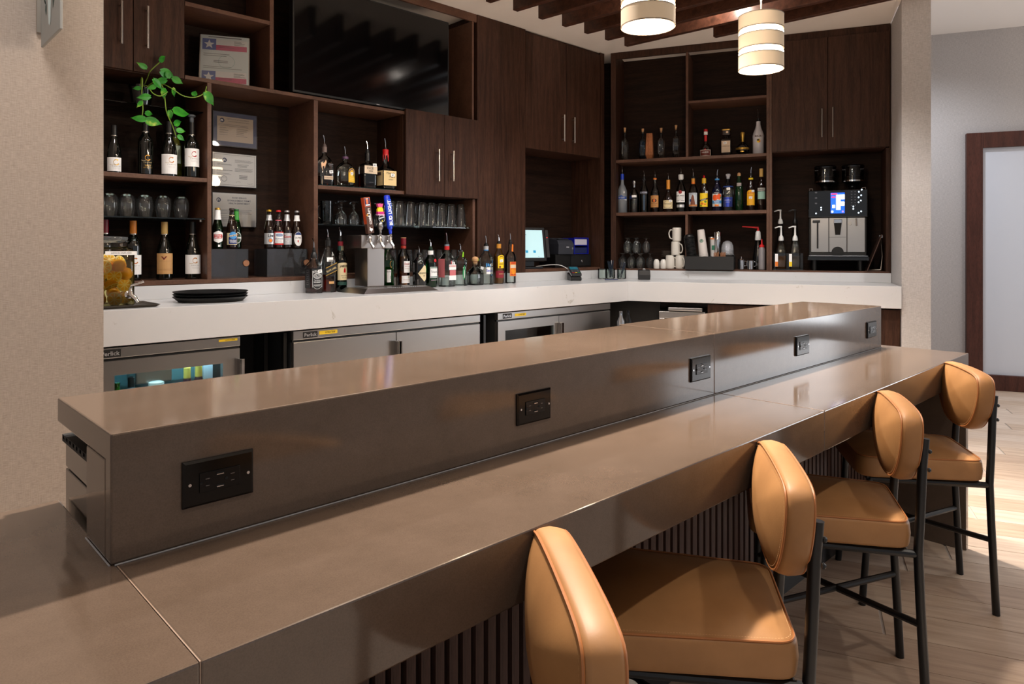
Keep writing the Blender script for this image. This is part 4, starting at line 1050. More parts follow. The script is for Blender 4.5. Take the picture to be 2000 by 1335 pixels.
def half_lemon():
    t = thing('lemon_half', 'half lemon', 'lemon', (0, 0, 0))
    prof = [(.004, -.030), (.012, -.026), (.022, -.019), (.027, -.010), (.029, 0)]
    MB().lathe(prof, 16, cap1=False).build('rind', LEMON, t, 60)
    fl = MB().lathe([(.0288, 0), (.0265, .001), (.001, .0015)], 16, cap0=False)
    for k in range(8):
        a0, a1 = 2*PI*k/8+.09, 2*PI*(k+1)/8-.09; am = (a0+a1)/2
        fl.quad([(.0045*math.cos(am), .0045*math.sin(am), .0022)]+[(.0235*math.cos(a0+(a1-a0)*j/4), .0235*math.sin(a0+(a1-a0)*j/4), .0016) for j in range(5)], 1)
    fl.build('flesh', [mat('lemon_pith', (252, 228, 150), .5), mat('lemon_segment', (250, 190, 36), .25)], t, 60)
    return t
LEM = [(-.052, -.048, .035), (.010, -.058, .034), (.058, -.035, .036), (-.055, -.050, .088), (-.002, -.056, .092), (.052, -.052, .098), (-.050, -.045, .138), (.008, -.060, .140), (.056, -.046, .150),
       (-.030, -.055, .182), (.028, -.052, .188), (-.058, -.03, .182), (-.005, -.03, .214), (.045, -.02, .203), (-.04, .02, .05), (.03, .03, .06), (-.03, .03, .12), (.04, .03, .13), (0, .035, .18)]
WHERE = ['at the bottom left', 'at the bottom middle, cut face forward', 'at the bottom right behind the spigot']
hl = half_lemon(); LV = ['bottom', 'lower', 'middle', 'upper', 'top']; HP = lambda x: 'left' if x < -.025 else ('right' if x > .025 else 'centre')
for i, (x, y, z) in enumerate(LEM):
    o = hl if i == 0 else dup(hl, (0, 0, 0))
    o.location = (JX+x*1.02, JY+y*1.0, JZ+z); o.scale = (1.12,)*3
    o.rotation_euler = (R(random.choice((95, 70, 130, 150, -60, -90)) if i != 1 else 95), R(random.uniform(-50, 50)), R(random.uniform(-50, 50)))
    o['group'] = 'lemon halves in the dispenser jar'
    lv = 'lowest layer' if z < .062 else 'second layer up' if z < .11 else 'third layer up' if z < .16 else 'top of the heap'
    o['label'] = 'half lemon steeping in the glass jar, %s, %s%s' % (lv, HP(x), ' pressed to the front' if y < -.045 else '' if y < 0 else ' at the back')
# brown serving trays, stacked
for i, l in enumerate(('bottom one of three round black serving trays stacked on the white counter', 'middle one of three round black serving trays stacked on the white counter', 'top one of three round black serving trays stacked on the white counter')):
    z = K+.0002+i*.013
    o = MB().lathe([(.150, 0), (.155, .001), (.178, .0215), (.181, .0235), (.179, .0245), (.176, .022), (.152, .004), (.001, .0035)], 48).build('round_tray', SLATE, None, 40, loc=(1.372, 3.655, z)); tag(o, l, 'tray', 'round black serving trays')
# ------------------------------------------------------------------ left bay: wine, glasses, plant
BURGP = [(.034, 0), (.0395, .004), (.0400, .012), (.0400, .110), (.0385, .140), (.032, .175), (.022, .205), (.0160, .226), (.0145, .245), (.0145, .285), (.0155, .287), (.0155, .300)]
BORDP = [(.032, 0), (.0370, .004), (.0375, .012), (.0375, .175), (.0350, .196), (.024, .214), (.0160, .228), (.0145, .245), (.0145, .285), (.0155, .287), (.0155, .303)]
def wine(lab, x, y, z, prof, capsule, label=None, mark=None, k=1., grp=None, stopper=None, word=None, band=None, lz=(.035, .120), lw=.05):
    pr = [(r*k, h*k) for r, h in prof]
    t = bottle(lab, (x, y, z), R(-16), pr, WINEG, None, 22, group=grp, name='wine_bottle')
    sleeve(t, .0163*k, .236*k, pr[-1][1]+.001, capsule, 'capsule', r1=.0160*k); MB().lathe([(.016*k, pr[-1][1]), (.016*k, pr[-1][1]+.002)], 16).build('capsule_top', capsule, t)
    sleeve(t, .0172*k, .234*k, .239*k, NICKEL, 'capsule_ring')
    mp = map_round(.0402*k if prof is BURGP else .0377*k)
    if label:
        lb = patch(t, mp, -lw+.004, lw, lz[0]*k, lz[1]*k, label)
    else: lb = t
    if mark:
        h = lz[1]*k; d = Decal(mp, .0016).ring(.012, h-.030*k, .0145, .0160, .001, 50, 330, 26, .0065).build('crescent_emblem', mark, lb)
        Decal(mp, .0015).ring(-.008, h-.042*k, .012, .006, .002, 190, 330, 10).build('swirl', mat('print_faded_gold', (206, 186, 150), .5), lb)
        words_(lb, mp, [('C A N V A S', .012, h-.055*k, .0055, dict(wmax=.042))], INKG if label else mat('print_pale_gold', (226, 200, 140), .5), .0018)
        Decal(mp, .0016).rect(-.006, .032, h-.066*k, h-.0655*k).rect(-.004, .03, h-.072*k, h-.0715*k).build('fine_print', INKG if label else GOLD, lb)
    if word: words_(lb, mp, word, GOLD, .0018)
    if stopper:
        MB().lathe([(.010, pr[-1][1]), (.012, pr[-1][1]+.02), (.010, pr[-1][1]+.03), (.020, pr[-1][1]+.036), (.021, pr[-1][1]+.042), (.012, pr[-1][1]+.048)], 16).build('vacuum_stopper', stopper, t)
    return t
WS = 1.7915
CAPB = mat('capsule_black', (13, 12, 13), .35)
wine('slim dark wine bottle with small white label, leftmost on the upper wine shelf', 1.023, 4.04, WS, BURGP, CAPB, PAPER, GOLD, .83, lz=(.012, .098), lw=.042)
wine('dark wine bottle with a blue label edge beside the wall on the upper wine shelf', .925, 4.10, WS, BURGP, CAPB, LBLUE, None, .83, lz=(.02, .07), lw=.056)
wine('black wine bottle with a gold crescent printed on the glass, upper wine shelf', 1.179, 4.06, WS, BORDP, CAPB, None, mat('print_gold_flat', (226, 160, 50), .5), 1.0, lz=(.03, .125), word=[('BRUT', .012, .052, .008, {}), ('NAPA COUNTY', .012, .042, .0045, {})])
wine('wine bottle with white label and golden crescent, third on the upper wine shelf', 1.289, 4.03, WS, BURGP, CAPB, PAPER, mat('print_gold_brown', (190, 120, 40), .5), 1.0, lz=(.014, .120))
t = bottle('pale green wine bottle with a cream label tucked behind on the upper wine shelf', (1.352, 4.13, WS), 0, BORDP, mat('olive_wine_bottle_glass', (74, 74, 22), .08, spec=.5), None, 22, name='wine_bottle')
patch(t, map_round(.0377), -.045, .02, .085, .185, mat('label_pale_green', (186, 200, 176), .6)); sleeve(t, .0163, .236, .304, CAPB, 'capsule')
wine('wine bottle with white label and red crescent, rightmost on the upper wine shelf', 1.408, 4.03, WS, BORDP, CAPB, PAPER, mat('print_crimson', (170, 26, 40), .5), 1.02, stopper=mat('grey_stopper', (96, 104, 112), .5), lz=(.062, .160))
LS = 1.2305
wine('wine bottle with burgundy capsule behind the lemon jar', 1.003, 4.13, LS, BORDP, BURG, PAPER, None, 1.06)
wine('wine bottle with orange capsule and white label partly hidden by the lemon jar', 1.130, 4.10, LS, BORDP, mat('capsule_orange', (206, 120, 30), .4), PAPER, mat('print_orange_gold', (200, 110, 30), .5), 1.05, lz=(.03, .130))
wine('wine bottle with tan gold label and red chevron on the lower shelf', 1.281, 4.08, LS, BURGP, mat('capsule_gold', (206, 164, 96), .4), TAN, None, 1.05, lz=(.03, .138))
x = [o for o in COL.objects if o.name.startswith('wine_bottle') and 'chevron' in o.get('label', '')][0]
Decal(map_round(.0422), .0018).poly([(-.018, .128), (-.010, .128), (-.003, .118), (.004, .128), (.012, .128), (-.003, .108)]).build('chevron', mat('print_oxblood', (110, 30, 26), .5), x); Decal(map_round(.0422), .0018).rect(-.034, .044, .058, .0586).rect(-.030, .04, .102, .1025).rect(-.03, .03, .05, .0505).build('fine_print', BROWNL, x)
wine('wine bottle with white label and black capsule, rightmost on the lower shelf', 1.423, 4.06, LS, BURGP, CAPB, PAPER, mat('print_gold_brown', (190, 120, 40), .5), 1.06, lz=(.028, .128))
# upturned stemless glasses
def tumbler(lab, x, y, z, prof, grp, name='stemless_glass', rot=0):
    t = MB().lathe(prof, 24, cap0=False).build(name, GLASSW, None, 60, loc=(x, y, z), rotz=rot); return tag(t, lab, 'glass', grp)
ORD = ['first', 'second', 'third', 'fourth', 'fifth', 'sixth', 'seventh', 'eighth', 'ninth', 'tenth', 'eleventh', 'twelfth']
SG = [(.030, 0), (.033, .012), (.0385, .045), (.0400, .072), (.0365, .098), (.028, .114), (.014, .122), (.004, .123)]
for i, x in enumerate((.930, 1.007, 1.088, 1.175, 1.268, 1.362)):
    tumbler('upturned stemless wine glass on the left glass shelf, %s from the left' % ORD[i], x, 4.06, 1.5692, SG, 'upturned stemless wine glasses')
for i, x in enumerate((.965, 1.045, 1.13, 1.222, 1.315)):
    tumbler('upturned stemless glass, back row of the left glass shelf, %s from left' % ORD[i], x, 4.165, 1.5692, SG, 'upturned stemless wine glasses')
# trailing plant on the small glass shelf
pl_ = thing('pothos_plant', 'trailing green pothos in a black pot on the small upper glass shelf', 'plant', (1.17, 4.10, 2.1665))
MB().lathe([(.045, 0), (.060, .10), (.063, .10), (.063, .112), (.056, .112), (.052, .09), (.01, .085)], 24).build('plant_pot', BLACKG, pl_)
MB().lathe([(.052, .092), (.03, .098), (.004, .099)], 16, cap0=False).build('soil', mat('potting_soil', (40, 28, 20), .95), pl_)
def P_(x, y, z): return (x-1.17, y-4.10, z-2.1665)
VINES = [[(1.17, 4.08, 2.262), (1.17, 3.99, 2.31), (1.165, 3.93, 2.33), (1.20, 3.90, 2.375)],
         [(1.16, 4.08, 2.262), (1.13, 3.96, 2.29), (1.118, 3.90, 2.27), (1.115, 3.90, 2.20), (1.12, 3.90, 2.12), (1.115, 3.905, 2.06)],
         [(1.18, 4.08, 2.262), (1.19, 3.97, 2.28), (1.21, 3.90, 2.26), (1.225, 3.90, 2.20), (1.235, 3.90, 2.12), (1.265, 3.905, 2.055), (1.285, 3.91, 2.00)],
         [(1.19, 4.08, 2.262), (1.22, 3.95, 2.275), (1.26, 3.89, 2.245), (1.31, 3.88, 2.215), (1.37, 3.88, 2.215), (1.42, 3.88, 2.245), (1.435, 3.885, 2.285)],
         [(1.15, 4.08, 2.262), (1.145, 3.93, 2.25), (1.165, 3.885, 2.205), (1.20, 3.88, 2.197), (1.235, 3.885, 2.225)]]
def smooth_path(P, n=5):
    P = [Vector(p) for p in P]; out = []
    for i in range(len(P)-1):
        p0, p1, p2, p3 = P[max(i-1, 0)], P[i], P[i+1], P[min(i+2, len(P)-1)]
        for k in range(n):
            t = k/n; out.append(.5*((2*p1)+(p2-p0)*t+(2*p0-5*p1+4*p2-p3)*t*t+(3*p1-p0-3*p2+p3)*t**3))
    out.append(P[-1]); return out
for v in VINES:
    MB().tube([P_(*q) for q in smooth_path(v)], .0028, 6).build('stem', STEM, pl_)
def leafmesh(L, w):
    b = MB(); n = 7; rows = []
    for i in range(n+1):
        t = i/n; ww = w*(math.sin(PI*min(1, t*1.02+.02)**.62))*(1.0 if i < n else 0); ww = max(ww, .0004)
        y = L*t-(L*.10*(1-t)**4); zc = -.18*L*t*t
        rows.append([(-ww, y-L*.07*(1-t)**6, zc+.10*ww), (-ww*.5, y, zc-.02*ww+.002), (0, y, zc-.10*ww), (ww*.5, y, zc-.02*ww+.002), (ww, y-L*.07*(1-t)**6, zc+.10*ww)])
    b.rings(rows, 0, False, False, False); return b
LV_ = [(1.20, 3.895, 2.385, 40, 60, .055), (1.135, 3.90, 2.335, 150, 30, .05), (1.205, 3.88, 2.325, -10, -25, .085), (1.262, 3.88, 2.300, -20, -40, .062), (1.225, 3.885, 2.285, 200, -30, .058), (1.168, 3.88, 2.275, -40, -35, .065),
       (1.215, 3.88, 2.235, -85, -70, .052), (1.105, 3.89, 2.225, 190, -20, .038), (1.145, 3.88, 2.185, -170, 5, .06), (1.110, 3.885, 2.155, -120, -60, .04), (1.130, 3.885, 2.100, 0, -10, .05), (1.125, 3.885, 2.065, 170, -5, .068), (1.135, 3.885, 2.065, -12, -15, .085),
       (1.365, 3.88, 2.225, 60, 50, .05), (1.428, 3.875, 2.245, -45, -62, .085), (1.270, 3.88, 2.125, 8, -5, .105), (1.245, 3.885, 2.125, -70, -60, .05), (1.272, 3.89, 2.062, 25, 10, .06), (1.290, 3.89, 2.00, -30, -50, .045), (1.262, 3.885, 2.245, -60, -50, .05), (1.285, 3.89, 2.03, 0, -20, .05), (1.238, 3.88, 2.30, 95, 20, .05), (1.175, 3.885, 2.245, -150, -40, .045)]
for (x, y, z, az, el, L) in LV_:
    # the blade points along az in the shelf-front plane, its face turned to the room
    b = leafmesh(L, L*.30)
    M_ = Matrix.Translation(P_(x, y, z)) @ Matrix.Rotation(R(-az+90), 4, 'Y') @ Matrix.Rotation(R(90-18+random.uniform(-14, 14)), 4, 'X') @ Matrix.Rotation(R(random.uniform(-28, 28)), 4, 'Y')
    b.xf(M_).build('leaf', LEAF, pl_, 80)

# ------------------------------------------------------------------ licence bay, certificates
lc = thing('licence_holder', 'leaning clear acrylic holder with a printed state licence on the upper shelf', 'sign holder', (1.60, 4.06, 2.3445), R(-26))
LM = Matrix.Rotation(R(-12), 4, 'X')
lm = lambda u, v, o: tuple(LM @ Vector((u, -.002-o, v+.004)))
MB().box(-.135, .135, -.0015, .0015, .002, .312).xf(LM).build('licence_sheet', PAPER2, lc, 0)
sheet = Decal(lm, .0003).rect(-.130, .130, .004, .308).build('paper', mat('licence_paper', (232, 240, 240), .6), lc)
def flag(v0):
    Decal(lm, .0010).rect(-.122, -.048, v0, v0+.070).build('blue_field', mat('flag_blue', (120, 132, 186), .6), sheet)
    Decal(lm, .0010).rect(-.048, .120, v0, v0+.033).build('red_field', mat('flag_rose', (216, 110, 140), .6), sheet)
    Decal(lm, .0010).rect(-.048, .120, v0+.033, v0+.070).build('white_field', PAPER, sheet)
    Decal(lm, .0016).poly([(-.085+(.030 if k % 2 == 0 else .0125)*math.sin(k*PI/5), v0+.034+(.030 if k % 2 == 0 else .0125)*math.cos(k*PI/5)) for k in range(10)]).build('star', PAPER, sheet)
    d = Decal(lm, .0016); d.lines(.05, .115, v0+.062, 4, .007, .002, .5); d.lines(-.03, .07, v0+.028, 2, .008, .002, .5); d.build('lettering', INKG, sheet)
flag(.215); flag(.012)
d = Decal(lm, .0010).lines(-.115, .05, .192, 2, .012, .0025).lines(-.06, .02, .150, 2, .009, .003, .1).lines(-.115, .1, .112, 2, .010, .002); d.rect(-.09, .09, .294, .299); d.build('lettering', INKG, sheet)
Decal(lm, .0008).ring(.01, .145, .045, .042, .002).build('faint_seal', mat('print_pale_teal', (176, 206, 204), .6), sheet)
MB().box(-.138, -.1352, -.006, .004, 0, .316).box(.1352, .138, -.006, .004, 0, .316).box(-.138, .138, -.0075, -.006, 0, .316).xf(LM).build('acrylic_cover', thin('licence_acrylic', (.98, .98, .98), .6), lc, 0)
MB().box(-.138, .138, -.008, .08, -.0, .003).build('acrylic_foot', ACRY, lc, 0)

def cert(lab, x0, x1, z0, z1, kind):
    w, h = x1-x0, z1-z0
    t = thing('framed_certificate', lab, 'certificate', (x0, 4.278, z0))
    MB().box(0, w, -.008, .011, 0, h).build('frame', mat('cert_backing', (28, 24, 24), .4), t, 0, bevel=.002)
    mp = map_plane((0, -.0082, 0), (1, 0, 0), (0, 0, 1), (0, -1, 0))
    if kind == 0:
        patch(t, mp, .004, w-.004, .006, h-.004, mat('cert_blue_border', (78, 84, 112), .6), 'border', .0004)
        pg = patch(t, mp, .026, w-.026, .032, h-.030, mat('cert_buff_paper', (196, 178, 160), .7), 'page', .0010); a, b_, c0, c1 = .026, w-.026, .032, h-.030
    else:
        pg = patch(t, mp, .003, w-.003, .004, h-.003, PAPER, 'page', .0008); a, b_, c0, c1 = .008, w-.008, .008, h-.008
        if kind == 1:
            d = Decal(mp, .0013)
            for (p, q, r_, s_) in ((.010, w-.010, .012, .0135), (.010, w-.010, h-.0115, h-.010), (.010, .0115, .012, h-.010), (w-.0115, w-.010, .012, h-.010)): d.rect(p, q, r_, s_)
            d.build('border_line', INKG, pg)
    sx = .12 if kind == 1 else a+.03
    sy = h-.045 if kind != 0 else c1-.024
    sx = w*.27 if kind == 1 else sx
    Decal(mp, .0014).ell(sx, sy, .0135, .0135).build('seal', NAVY, pg); Decal(mp, .0019).ring(sx-.002, sy-.001, .008, .008, .005, 30, 250).ell(sx+.003, sy-.002, .003, .004).build('seal_mark', PAPER, pg)
    d = Decal(mp, .0015)
    if kind == 0:
        d.text('CERTIFICATE OF OCCUPANCY', w*.56, c1-.012, .0075, .01, wmax=.14).text('BUILDING INSPECTIONS DEPARTMENT', w*.58, c1-.026, .0055, .01, wmax=.13)
        d.lines(a+.008, b_-.015, c1-.046, 2, .008, .002, .1).lines(a+.012, a+.07, c1-.068, 4, .014, .002, .3).lines(a+.115, b_-.03, c1-.068, 5, .011, .002, .4)
    elif kind == 1:
        d.text('CITY OF ROCKWALL', w*.27, h-.072, .0075, .01, wmax=.088).text('ALCOHOL BEVERAGE PERMIT', w*.27, h-.108, .0060, .015, wmax=.098)
        d.lines(w*.5, w-.022, h-.040, 3, .006, .0015, .2).lines(w*.56, w-.05, h-.066, 3, .007, .002, .4).lines(w*.5, w-.022, h-.092, 4, .0055, .0016, .1).lines(w*.10, w*.42, h-.126, 2, .006, .0012, .3).lines(w*.6, w*.8, h-.133, 3, .009, .0035, .1)
        d.ring(w*.26, .050, .018, .018, .002).ring(w*.26, .050, .012, .010, .001, 20, 160)
        d.ring(w*.58, .030, .014, .006, .001, 0, 200).ring(w*.84, .028, .016, .005, .001, 180, 380)
    else:
        d.text('FOOD SERVICE', w*.60, h-.030, .0095, .01, wmax=.09).text('ESTABLISHMENT PERMIT', w*.60, h-.047, .0095, .01, wmax=.145).text('HEALTH DEPARTMENT', w*.60, h-.064, .0095, .01, wmax=.13)
        d.lines(w*.14, w-.02, h-.104, 4, .0075, .0016, .12).lines(w*.14, w*.55, h-.142, 4, .010, .0014, .3)
    d.build('lettering', mat('ink_blue_grey', (84, 92, 120), .6) if kind == 2 else INKG, pg)
    MB().box(0, w, -.0125, -.0118, 0, h).build('acrylic_front', thin('cert_acrylic', (.99, .99, .99), .9), t, 0)
cert('blue-bordered certificate under acrylic, top of three on the bay back', 1.613, 1.888, 2.024, 2.236, 0)
cert('white city permit with a thin border line, middle of three certificates', 1.610, 1.884, 1.778, 1.986, 1)
cert('white food service permit behind the beer bottles, lowest of three certificates', 1.610, 1.884, 1.532, 1.742, 2)

# ------------------------------------------------------------------ beer bottles on acrylic boxes
def acrylic(lab, x0, x1, y0, y1, h, knob):
    t = thing('acrylic_box', lab, 'display box', (x0, y0, 1.2305)); w, dd = x1-x0, y1-y0; q = .003
    for nm, b in (('side', (0, q, 0, dd, 0, h)), ('side', (w-q, w, 0, dd, 0, h)), ('front', (q, w-q, 0, q, 0, h-q)), ('back', (q, w-q, dd-q, dd, 0, h-q)), ('top', (q, w-q, 0, dd, h-q, h))):
        MB().box(*b).build(nm+'_panel', ACRY, t, 0)
    MB().lathe([(.006, 0), (.006, .012), (.019, .014), (.020, .020), (.018, .024)], 20).xf(Matrix.Translation((knob[0], knob[1], knob[2])) @ Matrix.Rotation(PI/2, 4, 'X')).build('knob', COPPER, t)
    return t
acrylic('clear acrylic display box under the three beers at the left', 1.490, 1.716, 4.00, 4.18, .168, (.213, .02, .085))
acrylic('clear acrylic display box with a copper knob under the four beers at the right', 1.83, 2.09, 4.0, 4.18, .168, (.245, .0, .083))
BEERP = [(.026, 0), (.0295, .004), (.0300, .012), (.0300, .108), (.0285, .128), (.022, .155), (.0165, .178), (.0140, .200), (.0130, .222), (.0140, .224), (.0140, .230)]
def beer(lab, x, y, gl, capm, neck, body):
    t = bottle(lab, (x, y, 1.3988), R(-24), BEERP, gl, None, 20, name='beer_bottle', group='beer bottles on acrylic boxes')
    if gl in (GREENG,): MB().lathe([(r-.002, h) for r, h in BEERP[:7] if True], 20).build('beer', mat('beer_in_green', (16, 46, 14), .2), t)
    MB().lathe([(.0150, .226), (.0152, .229), (.0140, .236), (.006, .2375)], 18).build('crown_cap', capm, t)
    if neck: sleeve(t, .0150, neck[1], neck[2], neck[0], 'neck_label', r1=.0142) if neck[1] > .2 else MB().lathe([(.0195, neck[1]), (.0155, (neck[1]+neck[2])/2), (.0147, neck[2])], 18, cap0=False, cap1=False).build('neck_label', neck[0], t)
    body(t, map_round(.0302)); return t
def stella(t, mp):
    lb = Decal(mp, .0007).poly([(-.026+.006, .046), (.006, .034), (.032, .046), (.034, .092), (.006, .104), (-.022, .092)]).build('paper_label', PAPER, t)
    Decal(mp, .0014).poly([(-.018, .060), (.026, .060), (.031, .072), (.026, .084), (-.018, .084)]).build('red_panel', mat('print_beer_red', (196, 38, 36), .5), lb)
    words_(lb, mp, [('STELLA', .004, .078, .0075, dict(bold=.02, wmax=.034)), ('ARTOIS', .004, .067, .0075, dict(bold=.02, wmax=.036))], PAPER, .002)
    Decal(mp, .0008).rect(.004, .016, .012, .024).build('bottom_mark', PAPER, t)
def moon(t, mp):
    lb = patch(t, mp, -.030, .036, .024, .092, CREAM); Decal(mp, .0014).rect(-.016, .032, .028, .068).build('navy_panel', mat('print_deep_blue', (26, 50, 116), .5), lb)
    Decal(mp, .0018).ell(.008, .078, .021, .021, 22).build('moon_disc', LBLUE, lb); Decal(mp, .0023).poly([(-.020, .066), (.034, .080), (.034, .088), (-.020, .074)]).build('banner', CREAM, lb)
    words_(lb, mp, [('BLUE MOON', .007, .077, .0055, dict(rot=15, bold=.01, wmax=.042))], INKB, .0028); words_(lb, mp, [('BELGIAN', .008, .050, .0065, dict(bold=.02, wmax=.036)), ('WHITE', .008, .040, .008, dict(bold=.03, wmax=.036))], PAPER, .0024)
def hein(t, mp):
    lb = Decal(mp, .0007).ell(.006, .066, .030, .038).build('paper_label', mat('label_dark_green', (22, 64, 40), .5), t); Decal(mp, .0014).ring(.006, .066, .027, .033, .003).rect(-.022, .034, .060, .070).build('white_ring', PAPER, lb)
    words_(lb, mp, [('Heineken', .006, .065, .007, dict(bold=.01, wmax=.05))], INK, .002); Decal(mp, .002).poly([(.006+(.008 if k % 2 == 0 else .0032)*math.sin(k*PI/5), .084+(.008 if k % 2 == 0 else .0032)*math.cos(k*PI/5)) for k in range(10)]).build('red_star', RED, lb)
def lite(t, mp):
    lb = patch(t, mp, -.034, .038, .028, .094, SILVERL); words_(lb, mp, [('Lite', .010, .080, .019, dict(bold=.02, wmax=.034))], INK, .0016)
    Decal(mp, .0014).ring(.008, .050, .013, .013, .002).build('blue_ring', NAVY, lb); Decal(mp, .0014).ell(.008, .050, .0095, .0095).build('orange_dot', ORG, lb)
def bud(t, mp):
    lb = patch(t, mp, -.036, .036, .024, .104, RED); Decal(mp, .0013).rect(-.020, .034, .034, .098).build('white_panel', PAPER, lb); Decal(mp, .0018).ell(.006, .084, .022, .010).build('scroll', mat('print_blue_grey', (140, 156, 186), .5), lb)
    words_(lb, mp, [('Budweiser', .006, .062, .008, dict(bold=.01, wmax=.046))], INKB, .0019); d = Decal(mp, .0019).lines(-.014, .028, .052, 3, .006, .0012); d.build('fine_print', INKG, lb)
def coors(t, mp):
    lb = patch(t, mp, -.036, .036, .026, .096, SILVERL); words_(lb, mp, [('Coors', .002, .076, .014, dict(bold=.02, wmax=.044))], RED, .0016); Decal(mp, .0014).poly([(-.024, .028), (.030, .028), (.012, .052), (.004, .044), (-.006, .056)]).build('mountains', PAPER, lb)
def ultra(t, mp):
    lb = Decal(mp, .0007).ell(.008, .062, .026, .044, 26).build('paper_label', PAPER, t); Decal(mp, .0014).poly([(-.013, .086), (-.004, .099), (.008, .104), (.020, .099), (.029, .086)]).build('blue_top', INKB, lb)
    words_(lb, mp, [('ULTRA', .008, .068, .009, dict(bold=.01, wmax=.042))], INK, .0015); Decal(mp, .0014).rect(.003, .009, .040, .054).build('red_stripe', RED, lb)
SIL = mat('cap_silver', (190, 190, 194), .3, .8)
beer('green beer bottle with white and red label, leftmost of the beers', 1.562, 4.06, GREENG, mat('cap_gold', (206, 166, 80), .3, .8), (PAPER, .168, .224), stella)
beer('brown beer bottle with a blue disc on its label, second of the beers', 1.640, 4.05, BEERG, mat('cap_dark', (54, 44, 40), .4), (CREAM, .165, .196), moon)
beer('green beer bottle with a red star on its label, behind at the left', 1.694, 4.12, GREENG, mat('cap_green', (20, 96, 44), .4), (mat('neck_green', (60, 150, 56), .5), .160, .2235), hein)
beer('brown beer bottle with silver label and orange dot', 1.866, 4.05, BEERG, mat('cap_gold2', (216, 170, 60), .3, .8), (SILVERL, .172, .205), lite)
beer('brown beer bottle with a red and white label and red cap', 1.930, 4.06, BEERG, RED, (mat('neck_pink', (206, 96, 106), .5), .172, .186), bud)
beer('brown beer bottle with silver label and white mountains', 1.988, 4.065, BEERG, SIL, (SILVERL, .172, .212), coors)
beer('brown beer bottle with a white oval label and blue top, rightmost of the beers', 2.046, 4.05, BEERG, SIL, (PAPER, .172, .208), ultra)

# ------------------------------------------------------------------ bourbon on the centre shelf
Z = 1.8008
t = bottle('flat round-shouldered bourbon bottle with a horse print, leftmost on the centre shelf', (2.230, 4.04, Z), 0,
    [(.052, 0, .5), (.055, .005, .5), (.055, .120, .45), (.050, .150, .3), (.034, .180, .1), (.016, .195, 0), (.0150, .250, 0)], GLASS, (.060, DKAMBER), sq=.5, dy=.7)
mf = map_flat(.0388); lb = patch(t, mf, -.024, .040, .040, .062, mat('label_beige', (214, 190, 164), .6)); words_(lb, mf, [('WOODFORD RESERVE', .008, .051, .007, dict(wmax=.056))], BROWNL, .0016)
Decal(mf, .001).poly([(-.045, .135), (-.036, .150), (-.030, .140), (-.018, .150), (-.012, .165), (-.006, .150), (-.014, .128), (-.020, .105), (-.024, .125), (-.036, .118), (-.030, .09), (-.042, .115)]).build('horse_print', mat('print_skin_gold', (226, 180, 140), .5), t); Decal(mf, .001).rect(.004, .04, .136, .141).rect(.01, .038, .126, .129).build('lettering', INKG, t); price(t, mf, .026, .09)
sleeve(t, .0165, .215, .25, mat('foil_taupe', (116, 98, 92), .4)); pourer(t, .25, .0135, .055, .25, .02, mat('stopper_taupe', (90, 74, 68), .5))
t = bottle('squat round textured whisky bottle with yellow arched label', (2.375, 4.03, Z), 0,
    [(.044, 0, .2), (.050, .004, .2), (.061, .050, .2), (.064, .090, .15), (.058, .128, .1), (.036, .155, 0), (.017, .165, 0), (.0145, .185, 0)], GLASSG, (.014, AMBER), sq=.2, dy=.72)
mf = lambda u, v, o: (u, -(.0455*(1-(u/.075)**2)**.5+o+.0012), v); Decal(mf, .0006).rect(-.05, -.008, .035, .115).build('frosted_facet', thin('frosted_clear', (.72, .74, .72), .5, .4), t)
lb = Decal(mf, .0012).rect(-.004, .048, .03, .09).ell(.022, .09, .026, .032, 24).build('paper_label', mat('label_gold_yellow', (226, 178, 40), .5), t); Decal(mf, .0018).ring(.022, .090, .023, .028, .006, 10, 170).build('purple_arch', PURP, lb); Decal(mf, .0018).rect(.004, .040, .044, .048).rect(.006, .038, .056, .060).rect(.012, .032, .07, .09).build('fine_print', mat('print_straw', (236, 206, 110), .5), lb); price(t, mf, .022, .088, .011, 0)
sleeve(t, .0195, .185, .200, mat('collar_purple', (92, 62, 92), .4), 'collar'); pourer(t, .186, .0125, .05, .2, .03)
t = bottle('broad flat bourbon bottle with cream label and black wax neck', (2.540, 4.025, Z), 0,
    [(.050, 0, .9), (.0525, .005, .9), (.0525, .138, .85), (.048, .158, .6), (.022, .172, .1), (.0160, .182, 0), (.0160, .238, 0)], GLASS, (.098, thin('dark_bourbon', (.30, .06, .03), .3, .02, (.1, .02, .01))), sq=.9, dy=.78)
mf = map_flat(.0412); lb = patch(t, mf, -.048, .050, .098, .150, mat('label_pale_cream', (222, 200, 172), .6)); words_(lb, mf, [('KNOB', -.006, .134, .018, dict(bold=.0, wmax=.056, sx=.7)), ('CREEK', .0, .115, .008, dict(bold=.02, wmax=.056))], INK, .0016); Decal(mf, .0014).rect(-.034, .040, .104, .1048).build('fine_print', INKG, lb)
words_(t, mf, [('100 PROOF', .002, .040, .005, dict(wmax=.05))], INKG, .0010); price(t, mf, .030, .156, .014, 4)
sleeve(t, .0178, .185, .238, mat('wax_black', (14, 13, 14), .25)); pourer(t, .238, .0135, .05, .25, .03)
t = bottle('square-based bourbon bottle with a cream label and dripping red wax neck', (2.680, 4.02, Z), 0,
    [(.050, 0, .8), (.0535, .005, .8), (.0535, .125, .7), (.046, .142, .3), (.028, .160, 0), (.0175, .180, 0), (.0160, .200, 0), (.0160, .268, 0)], GLASS, (.11, DKAMBER), sq=.8)
mf = map_flat(.0538); ms = lambda u, v, o: (-(.0538+o), -u, v); KR = mat('label_kraft', (224, 196, 142), .6)
lb = patch(t, mf, -.050, .052, .026, .126, KR); patch(t, ms, -.050, .050, .026, .126, KR)
